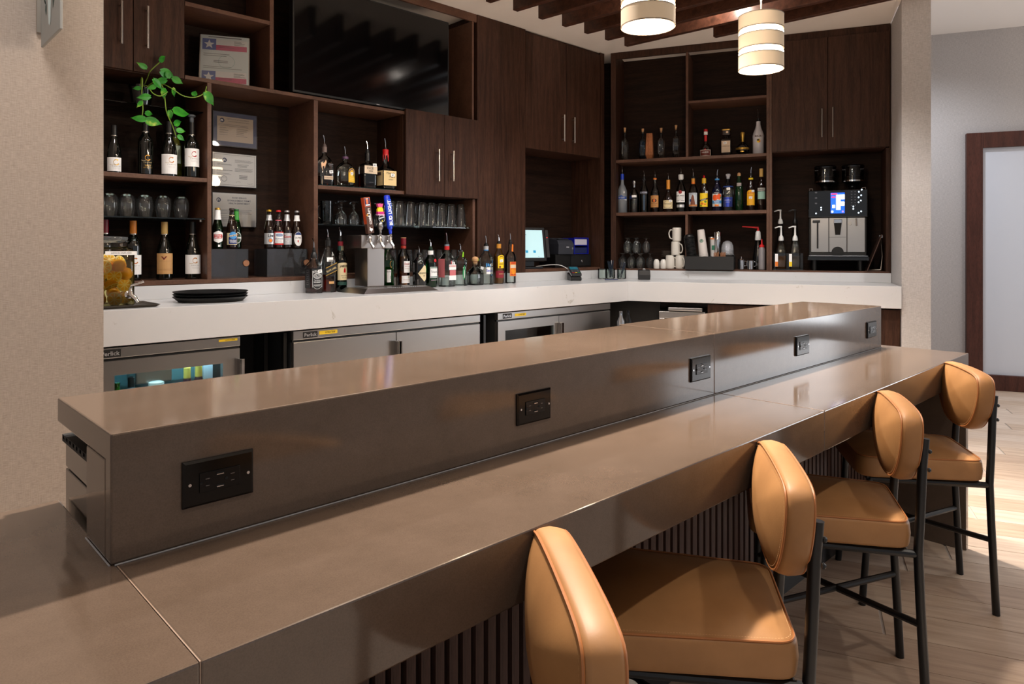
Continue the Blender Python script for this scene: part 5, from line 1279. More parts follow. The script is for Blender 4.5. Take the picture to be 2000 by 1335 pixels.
words_(lb, mf, [("Maker's", .004, .110, .015, dict(wmax=.08)), ('Mark', .018, .088, .015, dict(wmax=.05)), ('WHISKY', .006, .066, .007, dict(wmax=.05))], INK, .0016); Decal(ms, .0016).rect(-.03, .03, .094, .116).build('side_stamp', BROWNL, t); price(t, mf, .022, .098, .014, 0)
wx = MB().lathe([(.0205, .236), (.0205, .262), (.0215, .266), (.020, .276), (.012, .278)], 18, cap0=False)
for k, (a, ln) in enumerate(((0, .032), (60, .014), (125, .040), (180, .02), (230, .034), (290, .018), (330, .045))):
    wx.tube([(.0185*math.cos(R(a)), .0185*math.sin(R(a)), .24), (.0180*math.cos(R(a)), .0180*math.sin(R(a)), .24-ln)], [.0045, .0030], 8)
wx.build('wax_seal', DKRED, t); pourer(t, .277, .0095, .062, .2, .012)

# ------------------------------------------------------------------ glasses on the middle glass shelf, and below it
GZ = 1.5562
PINT = [(.043, 0), (.0425, .01), (.036, .09), (.030, .155), (.028, .170), (.020, .1745), (.002, .175)]       # upturned: rim down
mug = thing('beer_mug', 'frosted beer mug at the left end of the middle glass shelf', 'glass', (2.251, 4.05, GZ))
MB().lathe([(.034, 0), (.038, .01), (.040, .150), (.0375, .150), (.036, .02), (.01, .015)], 24).build('mug_body', thin('mug_glass', (.7, .72, .72), .8, .1, (.4, .42, .42)), mug, 50)
MB().tube([(-.038, 0, .12), (-.062, 0, .115), (-.066, 0, .08), (-.058, 0, .04), (-.038, 0, .032)], .006, 10).build('mug_handle', GLASS, mug)
MB().lathe([(.024, .012), (.030, .05), (.030, .095), (.012, .115)], 16, (0, 0, 0)).build('inner_frost', thin('inner_frost_glass', (.66, .7, .72), .5, .3), mug)
GOB = [(.032, 0), (.036, .03), (.030, .066), (.010, .088), (.005, .096), (.005, .130), (.012, .142), (.034, .152), (.034, .154), (.002, .156)]
for i, (x, y) in enumerate(((2.359, 4.05), (2.458, 4.06), (2.555, 4.05), (2.645, 4.06), (2.31, 4.17), (2.41, 4.17), (2.52, 4.17))):
    tumbler('upturned stemmed wine glass, %s' % (ORD[i]+' from the left on the middle glass shelf' if i < 4 else ORD[i-4]+' in the back row of the middle shelf'), x, y, GZ, GOB, 'upturned wine glasses', 'wine_glass')
PX = [2.735, 2.81, 2.90, 3.005, 3.09, 3.178, 3.272, 3.362]
for i, x in enumerate(PX): tumbler('upturned pint glass, front row of the middle shelf, %s from the left' % ORD[i], x, 4.04, GZ, PINT, 'upturned pint glasses', 'pint_glass')
for i, x in enumerate(PX[:-1]): tumbler('upturned pint glass, back row of the middle shelf, %s from the left' % ORD[i], x+.045, 4.15, GZ, PINT, 'upturned pint glasses', 'pint_glass')
for i in range(10):
    tumbler('upturned tall glass on the bottom shelf behind the bottles, %s from the left' % ORD[i], 2.70+i*.068, 4.06, LS, [(r*.76, h*.92) for r, h in PINT], 'tall glasses on the bottom shelf', 'tall_glass')
for i, x in enumerate((2.19, 2.29)):
    tumbler('upturned tall glass at the left end of the bottom shelf, %s' % ORD[i], x, 4.10, LS, PINT, 'tall glasses at the left of the bottom shelf', 'tall_glass')
# hanging sign on the left wall
sg_ = thing('projecting_sign', 'grey projecting wall sign with a wavy white and green emblem at upper left', 'sign', (.487, 2.515, 2.078))
MB().box(-.004, .004, -.02, .262, 0, .5).build('sign_board', mat('sign_board_grey', (150, 150, 146), .5), sg_, 0, bevel=.002)
ms = lambda u, v, o: (.0042+o, u, v)
ms2 = lambda u, v, o: (-.0042-o, u, v)
for k, mm in enumerate((ms, ms2)):
    d = Decal(mm, .0008); e = Decal(mm, .0008)
    d.poly([(.110, .052), (.125, .042), (.138, .052), (.152, .14), (.152, .42), (.094, .42), (.098, .14)])
    for side in (-1, 1):
        for j in range(9):
            z = .085+j*.035; u0 = .125+side*(.050+.010*j**.5)
            pts = [(u0, z), (u0+side*.016, z+.022), (u0+side*.010, z+.040), (u0+side*.030, z+.055), (u0+side*.022, z+.07), (u0+side*.010, z+.05), (u0-side*.006, z+.03)]
            (d if j % 2 else e).poly(pts)
    d.build('emblem_white', mat('emblem_white', (206, 222, 222), .5), sg_); e.build('emblem_green', mat('emblem_green', (34, 66, 60), .5), sg_)
MB().box(-.015, .015, .262, .279, .05, .45).build('wall_plate', NICKEL, sg_, 0)
# ------------------------------------------------------------------ cash desk niche
N0 = 1.2305
pos = thing('touch_terminal', 'black touchscreen till with a lit pale screen in the niche', 'till', (4.12, 4.06, N0), R(-14))
PT = Matrix.Translation((0, 0, .06)) @ Matrix.Rotation(R(-9), 4, 'X')
MB().box(-.165, .165, -.02, .03, .0, .285).xf(PT).build('screen_housing', BLACKP, pos, 0, bevel=.005)
MB().box(-.145, .138, -.0212, -.0203, .028, .262).xf(PT).build('screen', mat('lit_screen', (190, 222, 226), .3, emis=(176, 224, 234), es=.42), pos, 0)
pm_ = lambda u, v, o: tuple(PT @ Vector((u, -.0214-o, v)))
Decal(pm_, .0004).rect(-.145, -.07, .214, .230).rect(-.04, -.015, .070, .090).rect(.035, .060, .070, .090).build('screen_buttons', mat('screen_blue', (40, 150, 196), .3, emis=(40, 150, 196), es=.4), pos)
Decal(pm_, .0004).rect(-.06, -.02, .217, .227).rect(-.10, -.05, .178, .183).rect(-.11, -.1, .14, .144).rect(-.11, -.1, .12, .124).rect(.08, .09, .036, .042).build('screen_text', mat('screen_grey', (150, 190, 198), .3, emis=(140, 180, 190), es=.35), pos)
MB().box(-.1, .1, -.06, .1, 0, .018).box(-.05, .05, .0, .05, .018, .08).build('stand', BLACKG, pos, 0, bevel=.004)
MB().box(.170, .205, -.014, .016, .03, .268).xf(PT).build('card_swipe', BLACKG, pos, 0, bevel=.004)
Decal(lambda u, v, o: tuple(PT @ Vector((u, -.0145-o, v))), .0006).ell(.187, .20, .0035, .0035).build('red_light', mat('red_led', (255, 40, 40), .3, emis=(255, 30, 30), es=2), pos)
dr = thing('cash_drawer', 'black steel cash drawer with a small lock under the printer', 'cash drawer', (4.70, 4.06, N0), R(-4))
MB().box(-.235, .21, .002, .2, 0, .115).build('drawer_case', BLACKP, dr, 0, bevel=.003); MB().box(-.05, .20, -.004, .0015, .010, .105).build('drawer_front', mat('drawer_black', (20, 20, 21), .45), dr, 0, bevel=.002)
MB().lathe([(.012, 0), (.012, .004), (.006, .006)], 16).xf(Matrix.Translation((.085, -.004, .055)) @ Matrix.Rotation(PI/2, 4, 'X')).build('lock', CHROME, dr)
rp_ = thing('receipt_printer', 'dark grey receipt printer on top of the cash drawer', 'printer', (4.58, 4.10, N0+.1155), R(-10))
PG = mat('printer_grey', (44, 46, 54), .5)
MB().rings([[(-.085, -.05, 0), (.085, -.05, 0), (.085, .14, 0), (-.085, .14, 0)], [(-.085, -.055, .09), (.085, -.055, .09), (.085, .14, .09), (-.085, .14, .09)], [(-.080, -.03, .125), (.080, -.03, .125), (.080, .13, .148), (-.080, .13, .148)]]).build('printer_body', PG, rp_, 0, bevel=.004)
MB().box(-.06, .05, -.02, .06, .131, .138).build('paper_cover', mat('printer_grey_lid', (54, 56, 64), .45), rp_, 0, bevel=.003); Decal(map_flat(.0535), .0012).rect(.0, .03, .060, .068).build('badge', SILVERL, rp_); Decal(map_flat(.0535), .0012).rect(.062, .078, .045, .062).build('button', mat('button_grey', (110, 112, 118), .5), rp_)
bt = thing('paper_tray', 'cobalt blue two-tier tray of papers on the cash drawer', 'tray', (4.81, 4.08, N0+.1155), R(-6))
BLT = mat('tray_cobalt', (18, 28, 150), .35)
b = MB()
for z in (.002, .078): b.box(-.09, .09, 0, .16, z, z+.006)
b.box(.082, .09, -.002, .16, 0, .148).box(-.09, -.082, -.002, .16, 0, .148).box(-.09, .09, -.002, .006, .142, .150).box(-.09, .09, .150, .16, 0, .148)
b.build('tray_frame', BLT, bt, 0)
MB().box(-.08, .075, .005, .145, .0845, .135).build('white_paper_pile', mat('paper_lilac', (196, 192, 206), .7), bt, 0); MB().box(-.08, .075, .004, .145, .009, .060).build('blue_folder_pile', NAVY, bt, 0)
# card reader on its stand
cr = thing('card_reader', 'black card payment terminal tilted on its stand on the white counter', 'card reader', (4.43, 3.835, K), R(-38))
MB().rings([[(-.045, -.095, .0), (.045, -.095, .0), (.045, .075, .0), (-.045, .075, .0)], [(-.045, -.098, .028), (.045, -.098, .028), (.045, .085, .062), (-.045, .085, .062)]]).build('stand', BLACKP, cr, 0, bevel=.006)
CT = Matrix.Translation((0, -.10, .034)) @ Matrix.Rotation(R(17), 4, 'X')
MB().box(-.044, .044, 0, .19, 0, .026).xf(CT).build('reader_body', mat('reader_graphite', (40, 41, 44), .3), cr, 0, bevel=.006)
MB().box(-.0445, .0445, .002, .188, .008, .014).xf(CT).build('silver_band', SILVERL, cr, 0)
cm_ = lambda u, v, o: tuple(CT @ Vector((u, v, .0262+o)))
Decal(cm_, .0006).rect(-.034, .034, .105, .172).build('display', mat('reader_teal', (30, 96, 110), .2, emis=(20, 90, 110), es=.3), cr)
for nm, m_, u in (('cancel_key', RED, -.024), ('clear_key', YEL, 0), ('enter_key', GREEN, .024)): Decal(cm_, .0006).rect(u-.009, u+.009, .016, .028).build(nm, m_, cr)
d = Decal(cm_, .0006)
for i in range(3):
    for j in range(4): d.rect(-.033+i*.024, -.015+i*.024, .036+j*.015, .046+j*.015)
d.build('keypad', mat('key_grey', (84, 86, 90), .5), cr)
o = MB().tube(smooth_path([(4.47, 3.93, K+.085), (4.42, 3.97, K+.12), (4.35, 4.0, K+.128), (4.27, 4.06, K+.12), (4.22, 4.08, K+.115)]), .0035, 8).build('cable', WHITEP, None); tag(o, 'thin white cable from the till to the card reader', 'cable')
# straws in glass jars, napkin box
STRAW = mat('straw_navy', (20, 34, 50), .4)
def gjar(lab, x, y):
    t = thing('straw_jar', lab, 'jar', (x, y, K), 0, 'small glass jars in the counter corner'); MB().lathe([(.036, 0), (.040, .003), (.0405, .012), (.0395, .088), (.0385, .088), (.037, .010), (.004, .008)], 24).build('jar_glass', GLASSG, t, 50); return t
def straws(par, n, lean, sp, L=.165):
    for i in range(n):
        a = random.uniform(0, 2*PI); r0 = random.uniform(.0, .025); dx = lean+random.uniform(-sp, sp); dy = random.uniform(-.2, .2)
        MB().tube([(r0*math.cos(a)-dx*.02, r0*math.sin(a), .012), (r0*math.cos(a)+dx*L, r0*math.sin(a)+dy*.06, L*random.uniform(.85, 1.0))], .0032, 6).build('straw', STRAW if i != 1 else SILVERL, par)
gj = gjar('empty small glass jar leftmost in the counter corner', 4.800, 3.83)
gj = gjar('small glass jar full of upright dark straws in the counter corner', 4.875, 3.80); straws(gj, 14, .02, .28)
gj = gjar('small glass jar with dark straws leaning right', 4.945, 3.73); straws(gj, 6, .28, .06, .15)
o = MB().tube([(4.62, 3.66, K+.004), (4.72, 3.60, K+.004)], .004, 8).build('pen', NAVY, None); tag(o, 'dark blue pen lying on the white counter by the jars', 'pen')
nb = thing('napkin_box', 'small black leather napkin box by the corner of the white counter', 'napkin box', (4.955, 3.50, K), R(-50))
q = .048
MB().rings([[(-q, -q, 0), (q, -q, 0), (q, q, 0), (-q, q, 0)], [(-q*1.04, -q*1.04, .04), (q*1.04, -q*1.04, .04), (q*1.04, q*1.04, .04), (-q*1.04, q*1.04, .04)], [(-q, -q*.9, .078), (q, -q*.9, .078), (q, q, .086), (-q, q, .086)]]).build('box_body', mat('black_hide', (30, 29, 30), .5), nb, 0, bevel=.003)
MB().rings([[(-.012, -.01, .074), (.012, -.01, .074), (.012, .012, .074), (-.012, .012, .074)], [(-.006, -.03, .096), (.010, -.026, .092), (.008, .0, .094), (-.008, .0, .098)]]).build('napkin', PAPER, nb, 0)

# ------------------------------------------------------------------ right shelves: top shelf
def rb(lab, s, o, z, prof, glass, liq=None, seg=20, sq=0., dy=1., group=None, name='bottle'): return bottle(lab, RW(s, o, z), ANG, prof, glass, liq, seg, sq, dy, group, name)
T1 = 2.1945
OLIVE = [(.022, 0, .8), (.026, .004, .8), (.026, .170, .8), (.022, .186, .5), (.010, .200, 0), (.0085, .255, 0), (.0095, .262, 0)]
for s, l, k, m in ((-.181, 'slim clear square bottle with a cork, leftmost on the top right shelf', 1.04, GLASS), (-.017, 'slim blue-tinted bottle with a cork next to the wooden block', .975, BLUEG), (.148, 'slim dim clear bottle with a cork right of the wooden block', .96, GLASS), (.279, 'tallest slim clear bottle with a cork, by the shelf divider', 1.02, GLASS)):
    t = rb(l, s, .69, T1, [(r, h*k, q_) for r, h, q_ in OLIVE], m); MB().lathe([(.008, .250*k), (.0115, .286*k), (.0115, .292*k)], 12).build('cork_stopper', CORK, t)
wb = thing('wooden_block', 'tapered reddish wooden block leaning between the slim bottles', 'wooden block', RW(.045, .69, T1), ANG)
MB().rings([[(-.022, -.012, .001), (.022, -.012, .001), (.022, .04, .001), (-.022, .04, .001)], [(-.034, -.03, .045), (.034, -.03, .045), (.034, .035, .045), (-.034, .035, .045)], [(-.026, -.018, .238), (.026, -.018, .238), (.026, .02, .238), (-.026, .02, .238)]]).build('block', OAKK, wb, 0, bevel=.003)
MB().box(-.020, .020, -.014, .03, .0, .03).build('dark_foot', BROWNL, wb, 0)
t = rb('round-bellied dark liqueur bottle with red ribbon and white-edged label', .534, .70, T1, [(.046, 0), (.053, .006), (.054, .060), (.048, .085), (.030, .110), (.016, .130), (.0135, .165), (.0135, .215)], BEERG, seg=24)
mp = map_round(.0542); lb = patch(t, mp, -.050, .050, .006, .062, mat('label_white_warm', (220, 206, 196), .6)); Decal(mp, .0014).rect(-.044, .044, .012, .056).build('brown_field', mat('label_brick', (110, 44, 30), .5), lb); words_(lb, mp, [('LIQUEUR', 0, .040, .010, dict(bold=.02, wmax=.07))], PAPER, .002)
Decal(map_round(.0150), .0006).rect(-.012, .012, .125, .192).build('red_ribbon', RED, t); Decal(lambda u, v, o: (u, -(.0542-max(0, v-.062)*.72+o), v), .003).rect(-.007, .007, .062, .128).build('ribbon_tail', RED, t)
sleeve(t, .0165, .196, .224, PAPER); MB().lathe([(.0165, .2245), (.0165, .246), (.010, .248)], 14).build('cap', DKRED, t)
t = rb('square liqueur bottle with a flat gold cap and beige label', .706, .70, T1, [(.042, 0, .95), (.045, .004, .95), (.045, .140, .95), (.038, .150, .8), (.020, .156, .2), (.020, .175, 0)], mat('amber_black_bottle_glass', (24, 13, 8), .06, coat=.5), sq=.95)
mf = map_flat(.0452); lb = patch(t, mf, -.036, .036, .030, .130, mat('label_beige', (214, 190, 164), .6)); words_(lb, mf, [('DISARONNO', 0, .084, .010, dict(wmax=.062))], BROWNL, .0015); price(t, mf, -.006, .112)
MB().lathe([(.026, .176, .9), (.036, .182, .9), (.036, .222, .9)], 20, sq=.9).build('dark_cap', mat('cap_brown', (40, 24, 18), .3), t); MB().lathe([(.037, .2225, .9), (.037, .232, .9)], 20, sq=.9).build('gold_cap_rim', GOLD, t); Decal(map_flat(.0365), .001).ell(.01, .205, .010, .010).build('gold_seal', mat('seal_pale', (220, 190, 160), .4), t)
t = rb('round black raspberry liqueur bottle with a gold band and gold cap', .840, .70, T1, [(.020, 0), (.032, .004), (.052, .035), (.055, .055), (.050, .078), (.030, .100), (.014, .112), (.011, .120)], BLACKGL, seg=26)
MB().lathe([(.0545, .048), (.0565, .052), (.0565, .062), (.0545, .067)], 26, cap0=False, cap1=False).build('gold_band', GOLD, t); MB().lathe([(.013, .118), (.012, .135), (.016, .170), (.020, .195), (.018, .20)], 18).build('gold_cap', GOLD, t); Decal(map_round(.0535), .003).ell(0, .030, .016, .006).build('gold_mark', GOLD, t)
t = rb('tall white coconut rum bottle, rightmost on the top right shelf', .968, .70, T1, [(.040, 0), (.045, .006), (.046, .140), (.047, .160), (.040, .190), (.026, .225), (.018, .258), (.0175, .285)], mat('white_rum_bottle', (206, 204, 210), .3), seg=24)
mp = map_round(.0472); words_(t, mp, [('MALIBU', .004, .156, .014, dict(bold=.02, wmax=.062))], mat('ink_brown', (90, 66, 56), .6), .001); Decal(mp, .0008).ell(.004, .115, .014, .017).build('palm_emblem', YEL, t); Decal(mp, .0014).ell(.0, .122, .010, .008).build('palm_shade', mat('print_dark_olive', (70, 60, 30), .6), t); Decal(mp, .0016).ell(.012, .110, .006, .008).build('palm_red', ORG, t)
pourer(t, .285, .012, .075, .1, .03)

# ------------------------------------------------------------------ right shelves: middle shelf
T2 = 1.7205; MO = .69
def cyl(rad, sh_, top, neck=.0145, base=.9, sl=1.35):
    return [(rad*base, 0), (rad, .005), (rad, sh_), (rad*.93, sh_+.018), (rad*.60, sh_+.040*sl), (neck+.002, sh_+.055*sl), (neck, sh_+.07*sl), (neck, top)]
t = rb('tall frosted vodka bottle with a blue neck and mountain print', -.205, MO, T2, cyl(.044, .19, .355, .0145), mat('frosted_glass', (150, 156, 164), .35, trans=.35)); mp = map_round(.0442)
Decal(mp, .0008).rect(-.045, .055, .125, .150).poly([(-.02, .15), (0, .165), (.02, .15)]).build('mountain_print', mat('print_steel_blue', (60, 90, 160), .5), t); Decal(mp, .0012).poly([(-.045, .112), (-.03, .124), (-.01, .120), (.012, .134), (.03, .122), (.055, .126), (.055, .112)]).poly([(.02, .18), (.028, .178), (.04, .20), (.032, .19), (.024, .205)]).build('goose_print', PAPER, t)
words_(t, mp, [('GREY GOOSE', .0, .140, .008, dict(wmax=.06))], PAPER, .0014); sleeve(t, .0165, .305, .358, BLUE); pourer(t, .355, .011, .055, .15, .02)
t = rb('short clear vodka bottle with a silver ball top', -.095, MO, T2, cyl(.0455, .145, .235, .013), GLASS, (.12, WATERY)); MB().lathe([(.013, .232), (.0135, .262), (.016, .268), (.018, .280), (.013, .292), (.003, .295)], 16).build('ball_cap', CHROME, t); Decal(map_round(.0458), .001).rect(-.04, -.008, .125, .155).build('blue_print', NAVY, t); Decal(map_round(.0458), .0012).rect(-.012, .03, .138, .158).build('price_sticker', PAPER, t)
t = rb('slender clear vodka bottle with blue tree print and white capital letters', -.005, MO, T2, cyl(.038, .185, .300, .0135), GLASS, (.16, WATERY)); mp = map_round(.0382); words_(t, mp, [('BELVEDERE', .0, .180, .015, dict(bold=.02, wmax=.075))], mat('print_ice', (200, 206, 226), .5), .001); Decal(mp, .0008).rect(.0, .014, .02, .16).build('blue_tree_print', mat('print_dusk_blue', (44, 70, 96), .5), t); pourer(t, .30, .0115, .052, .25, .03)
t = rb('clear vodka bottle with a tall kraft label and copper oval', .093, MO, T2, cyl(.041, .165, .300, .0135), GLASS, (.04, AMBER)); mp = map_round(.0412); lb = patch(t, mp, -.038, .040, .045, .150, mat('label_kraft_orange', (196, 140, 80), .55)); Decal(mp, .0014).ell(0, .105, .022, .016).build('dark_oval', BROWNL, lb); Decal(mp, .002).ell(0, .105, .009, .013).build('copper_oval', mat('print_copper', (226, 110, 40), .4), lb)
words_(lb, mp, [("Tito's", 0, .138, .010, dict(wmax=.05)), ('Handmade', 0, .080, .009, dict(wmax=.06)), ('VODKA', 0, .064, .008, dict(wmax=.05))], BROWNL, .0016); MB().lathe([(.0155, .296), (.0160, .305), (.012, .31)], 14).build('orange_ring', ORG, t); pourer(t, .305, .0115, .052, .2, .02)
t = rb('bulbous cognac bottle with an orange neck foil and cream label', .211, MO, T2, [(.046, 0), (.050, .006), (.050, .095), (.046, .125), (.030, .155), (.018, .180), (.0145, .2), (.0140, .290)], BEERG); mp = map_round(.0502); lb = patch(t, mp, -.044, .048, .030, .105, CREAM); words_(lb, mp, [('Hennessy', .0, .074, .012, dict(wmax=.066, bold=.01))], BROWNL, .0016); Decal(mp, .0014).ring(0, .066, .042, .032, .002, 0, 360).build('border_line', BROWNL, lb); price(t, mp, .028, .098, .012)
sleeve(t, .0160, .205, .288, mat('foil_amber', (222, 146, 50), .4)); pourer(t, .288, .0115, .050, .1, .01)
t = rb('clear rum bottle with a white label and red round emblem', .322, MO, T2, cyl(.043, .185, .325, .0145), GLASSG, (.10, WATERY)); mp = map_round(.0432); lb = patch(t, mp, -.040, .042, .085, .180, PAPER); words_(lb, mp, [('BACARDI', .0, .142, .013, dict(bold=.02, wmax=.068))], INK, .0016); Decal(mp, .0016).ell(0, .174, .015, .016).build('red_emblem', mat('print_bat_red', (150, 24, 30), .5), lb); d = Decal(mp, .0016).lines(-.03, .03, .125, 3, .008, .0014, .1).rect(-.032, -.006, .094, .100).rect(.004, .032, .094, .100); d.build('fine_print', INKG, lb); patch(t, mp, -.034, .036, .040, .064, SILVERL, 'silver_band')
MB().lathe([(.016, .285), (.022, .292), (.023, .325), (.020, .332)], 16).build('white_stopper', WHITEP, t); pourer(t, .331, .010, .045, .2, .012)
t = rb('clear rum bottle with an orange and blue picture label and orange neck foil', .428, MO, T2, cyl(.042, .170, .300, .0140), GLASS, (.03, AMBER)); mp = map_round(.0422); lb = patch(t, mp, -.038, .042, .045, .165, mat('label_pale_blue', (196, 206, 216), .6)); Decal(mp, .0014).poly([(-.02, .06), (.022, .06), (.016, .10), (.008, .140), (-.004, .148), (-.012, .12)]).build('brown_picture', mat('print_chestnut', (120, 64, 40), .5), lb); Decal(mp, .0014).rect(-.036, .040, .047, .062).build('orange_strip', mat('print_tan_orange', (206, 130, 70), .5), lb); Decal(mp, .0018).ell(-.02, .098, .008, .012).build('blue_patch', INKB, lb); words_(lb, mp, [('SPICED RUM', 0, .154, .007, dict(wmax=.05))], INK, .0016)
sleeve(t, .0158, .262, .292, mat('foil_gold_orange', (206, 140, 50), .4)); sleeve(t, .0159, .244, .262, ORG, 'neck_band'); pourer(t, .298, .0115, .062, .15, .018)
t = rb('dark rum bottle with yellow label crossed by a brown diagonal band', .520, MO, T2, cyl(.0395, .175, .285, .015), BEERG); mp = map_round(.0397); lb = patch(t, mp, -.036, .038, .040, .160, YEL); Decal(mp, .0014).poly([(-.036, .085), (.038, .105), (.038, .120), (-.036, .100)]).build('brown_band', BROWNL, lb); words_(lb, mp, [("MYERS'S", .001, .1025, .008, dict(rot=15, bold=.01, wmax=.06))], PAPER, .002)
d = Decal(mp, .0016); d.ell(-.012, .068, .012, .010).ell(.012, .062, .010, .008).build('orange_fruit', ORG, lb); Decal(mp, .0015).ell(.016, .085, .010, .010).ell(-.022, .05, .008, .007).build('green_leaves', mat('print_leaf', (96, 140, 40), .5), lb); price(t, mp, .026, .168, .012, 0); MB().lathe([(.018, .240), (.0185, .286), (.015, .292)], 16).build('yellow_cap', mat('cap_yellow', (222, 176, 40), .4), t); MB().lathe([(.007, .292), (.009, .310), (.004, .318)], 10).build('red_tip', DKRED, t)
t = rb('liqueur bottle with orange fruit picture and blue banner on its label', .630, MO, T2, cyl(.0445, .165, .295, .0145), mat('blue_black_bottle_glass', (10, 14, 40), .08, coat=.4)); mp = map_round(.0447); lb = patch(t, mp, -.042, .044, .040, .150, mat('label_frost', (206, 212, 214), .6)); Decal(mp, .0014).ell(-.012, .118, .024, .026).ell(.022, .124, .020, .026).build('orange_fruit', mat('print_tangerine', (232, 90, 30), .5), lb); Decal(mp, .0018).rect(-.042, .044, .066, .092).build('blue_banner', mat('print_sky', (60, 130, 190), .5), lb); words_(lb, mp, [('PEACH', 0, .079, .010, dict(bold=.02, wmax=.05))], PAPER, .0023); Decal(mp, .0016).rect(-.016, .018, .042, .058).build('orange_strip', ORG, lb); Decal(mp, .0016).ell(.036, .118, .006, .008).build('green_leaf', GREEN, lb); words_(t, mp, [('SCHNAPPS', 0, .160, .006, dict(wmax=.06))], PAPER, .001)
MB().lathe([(.018, .270), (.020, .276), (.018, .283)], 14, cap0=False, cap1=False).build('blue_ring', LBLUE, t); pourer(t, .292, .011, .052, -.2, .02)
t = rb('faceted clear vodka bottle with a bright blue label and glass stopper', .722, MO, T2, [(.040, 0, .3), (.0455, .006, .3), (.0455, .17, .3), (.044, .195, .2), (.034, .215, 0), (.022, .23, 0), (.016, .25, 0), (.014, .28, 0)], GLASS, (.145, WATERY), sq=.3); mp = map_round(.0465); lb = patch(t, mp, -.042, .044, .035, .118, BLUE); words_(lb, mp, [('CRYSTAL', 0, .092, .010, dict(bold=.02, wmax=.06)), ('AGAVE', 0, .076, .008, dict(wmax=.05))], mat('print_pale_blue', (186, 200, 240), .5), .0018); price(t, mp, .006, .19, .014); MB().lathe([(.0455, .205), (.040, .216)], 20, cap0=False, cap1=False).build('blue_collar', INKB, t)
MB().lathe([(.013, .278), (.015, .295), (.020, .302), (.021, .318), (.016, .322)], 16).build('glass_stopper', mat('cut_glass', (170, 172, 178), .1, spec=.8), t)
t = rb('tall dark green liqueur bottle', .812, MO, T2, [(.030, 0), (.0335, .004), (.0335, .175), (.028, .205), (.020, .240), (.0145, .270), (.0135, .312)], mat('deep_green_bottle_glass', (8, 40, 16), .08, coat=.3)); patch(t, map_round(.026), -.018, .022, .212, .240, mat('label_dim', (160, 150, 148), .6)); MB().lathe([(.0145, .300), (.0150, .318), (.010, .326), (.003, .330)], 14).build('pale_cap', CORK, t)
t = rb('dark coffee liqueur bottle with a yellow label and red neck band', .908, MO, T2, cyl(.0370, .180, .300, .0150), BEERG); mp = map_round(.0372); lb = Decal(mp, .0008).rect(-.034, .036, .045, .155).ell(0, .155, .032, .020).build('paper_label', mat('label_marigold', (232, 170, 30), .5), t); words_(lb, mp, [('KAHLUA', 0, .150, .010, dict(bold=.02, wmax=.056)), ('COFFEE', 0, .128, .007, {})], RED, .0016); price(t, mp, .0, .110, .013, 0); price(t, mp, .020, .165, .012, 0)
MB().lathe([(.030, .203), (.024, .222)], 18, cap0=False, cap1=False).build('red_band', RED, t); MB().lathe([(.018, .265), (.0195, .272), (.018, .28)], 14, cap0=False, cap1=False).build('yellow_ring', YEL, t); pourer(t, .298, .0125, .052, -.15, .022)
t = rb('dark wine-shaped bottle with teal label and tan capsule, rightmost on the middle shelf', .992, MO, T2, [(.032, 0), (.0365, .004), (.0365, .19), (.034, .215), (.022, .245), (.0155, .265), (.0145, .34)], BEERG); mp = map_round(.0367); lb = patch(t, mp, -.030, .036, .095, .160, TEAL); Decal(mp, .0014).rect(-.030, .036, .166, .190).build('grey_band', mat('label_mist', (170, 170, 166), .6), t); words_(t, mp, [('FERNET', .003, .178, .009, dict(bold=.02, wmax=.05))], INK, .0020); sleeve(t, .0162, .285, .352, mat('capsule_tan', (196, 160, 90), .4)); MB().lathe([(.016, .352), (.015, .356)], 14).build('capsule_top', CORK, t)

# ------------------------------------------------------------------ right shelves: bottom shelf
T3 = 1.2185
SNIF = [(.024, 0), (.030, .020), (.036, .050), (.034, .078), (.018, .100), (.006, .110), (.005, .122), (.014, .130), (.031, .1345), (.031, .1365), (.002, .138)]
sn = []
def snifter(lab, s, o, z):
    t = MB().lathe(SNIF, 20, cap0=False).build('snifter_glass', GLASSW, None, 60, loc=RW(s, o, z), rotz=ANG) if not sn else sn[0].copy()
    if sn: COL.objects.link(t); t.location = RW(s, o, z)
    else: sn.append(t)
    tag(t, lab, 'glass', 'upturned snifters stacked on the right shelf')
LM_ = MB().box(-.002, .31, 0, .25, .1385, .1405)
for jn, o, n_, s0 in (('front', .645, 3, -.195), ('back', .735, 4, -.200)):
    for i in range(n_): snifter('upturned stemmed snifter in the lower tier at the corner, %s row, %s from the left' % (jn, ORD[i]), s0+i*.080, o, T3)
for jn, o, n_, s0 in (('front', .65, 2, -.150), ('back', .74, 3, -.155)):
    for i in range(n_): snifter('upturned stemmed snifter in the upper tier at the corner, %s row, %s from the left' % (jn, ORD[i]), s0+i*.080, o, T3+.139)
CUP = [(.024, 0), (.0265, .006), (.0275, .045), (.024, .068), (.016, .079), (.014, .084), (.002, .084)]
for s, l in ((.112, 'small upturned white cup, left one beside the mugs'), (.172, 'small upturned white cup, right one beside the mugs')):
    tag(MB().lathe(CUP, 20, cap0=False).build('espresso_cup', WHITEC, None, 60, loc=RW(s, .66, T3)), l, 'cup', 'small white cups')
ps = thing('saucer_stand', 'dark upturned bowl carrying the pile of grey saucers', 'bowl', RW(.185, .80, T3)); MB().lathe([(.05, 0), (.045, .05), (.03, .098)], 20).build('bowl', BLACKP, ps)
PLT = mat('saucer_grey', (140, 132, 124), .35)
for i in range(6):
    o = MB().lathe([(.030, 0), (.034, .001), (.056, .009), (.057, .0105), (.034, .004), (.001, .0035)], 24).build('saucer', PLT, None, 50, loc=RW(.185, .80, T3+.0985+i*.0098)); tag(o, 'small grey saucer in the pile behind the white cups, %s from the bottom' % ORD[i], 'saucer', 'pile of grey saucers')
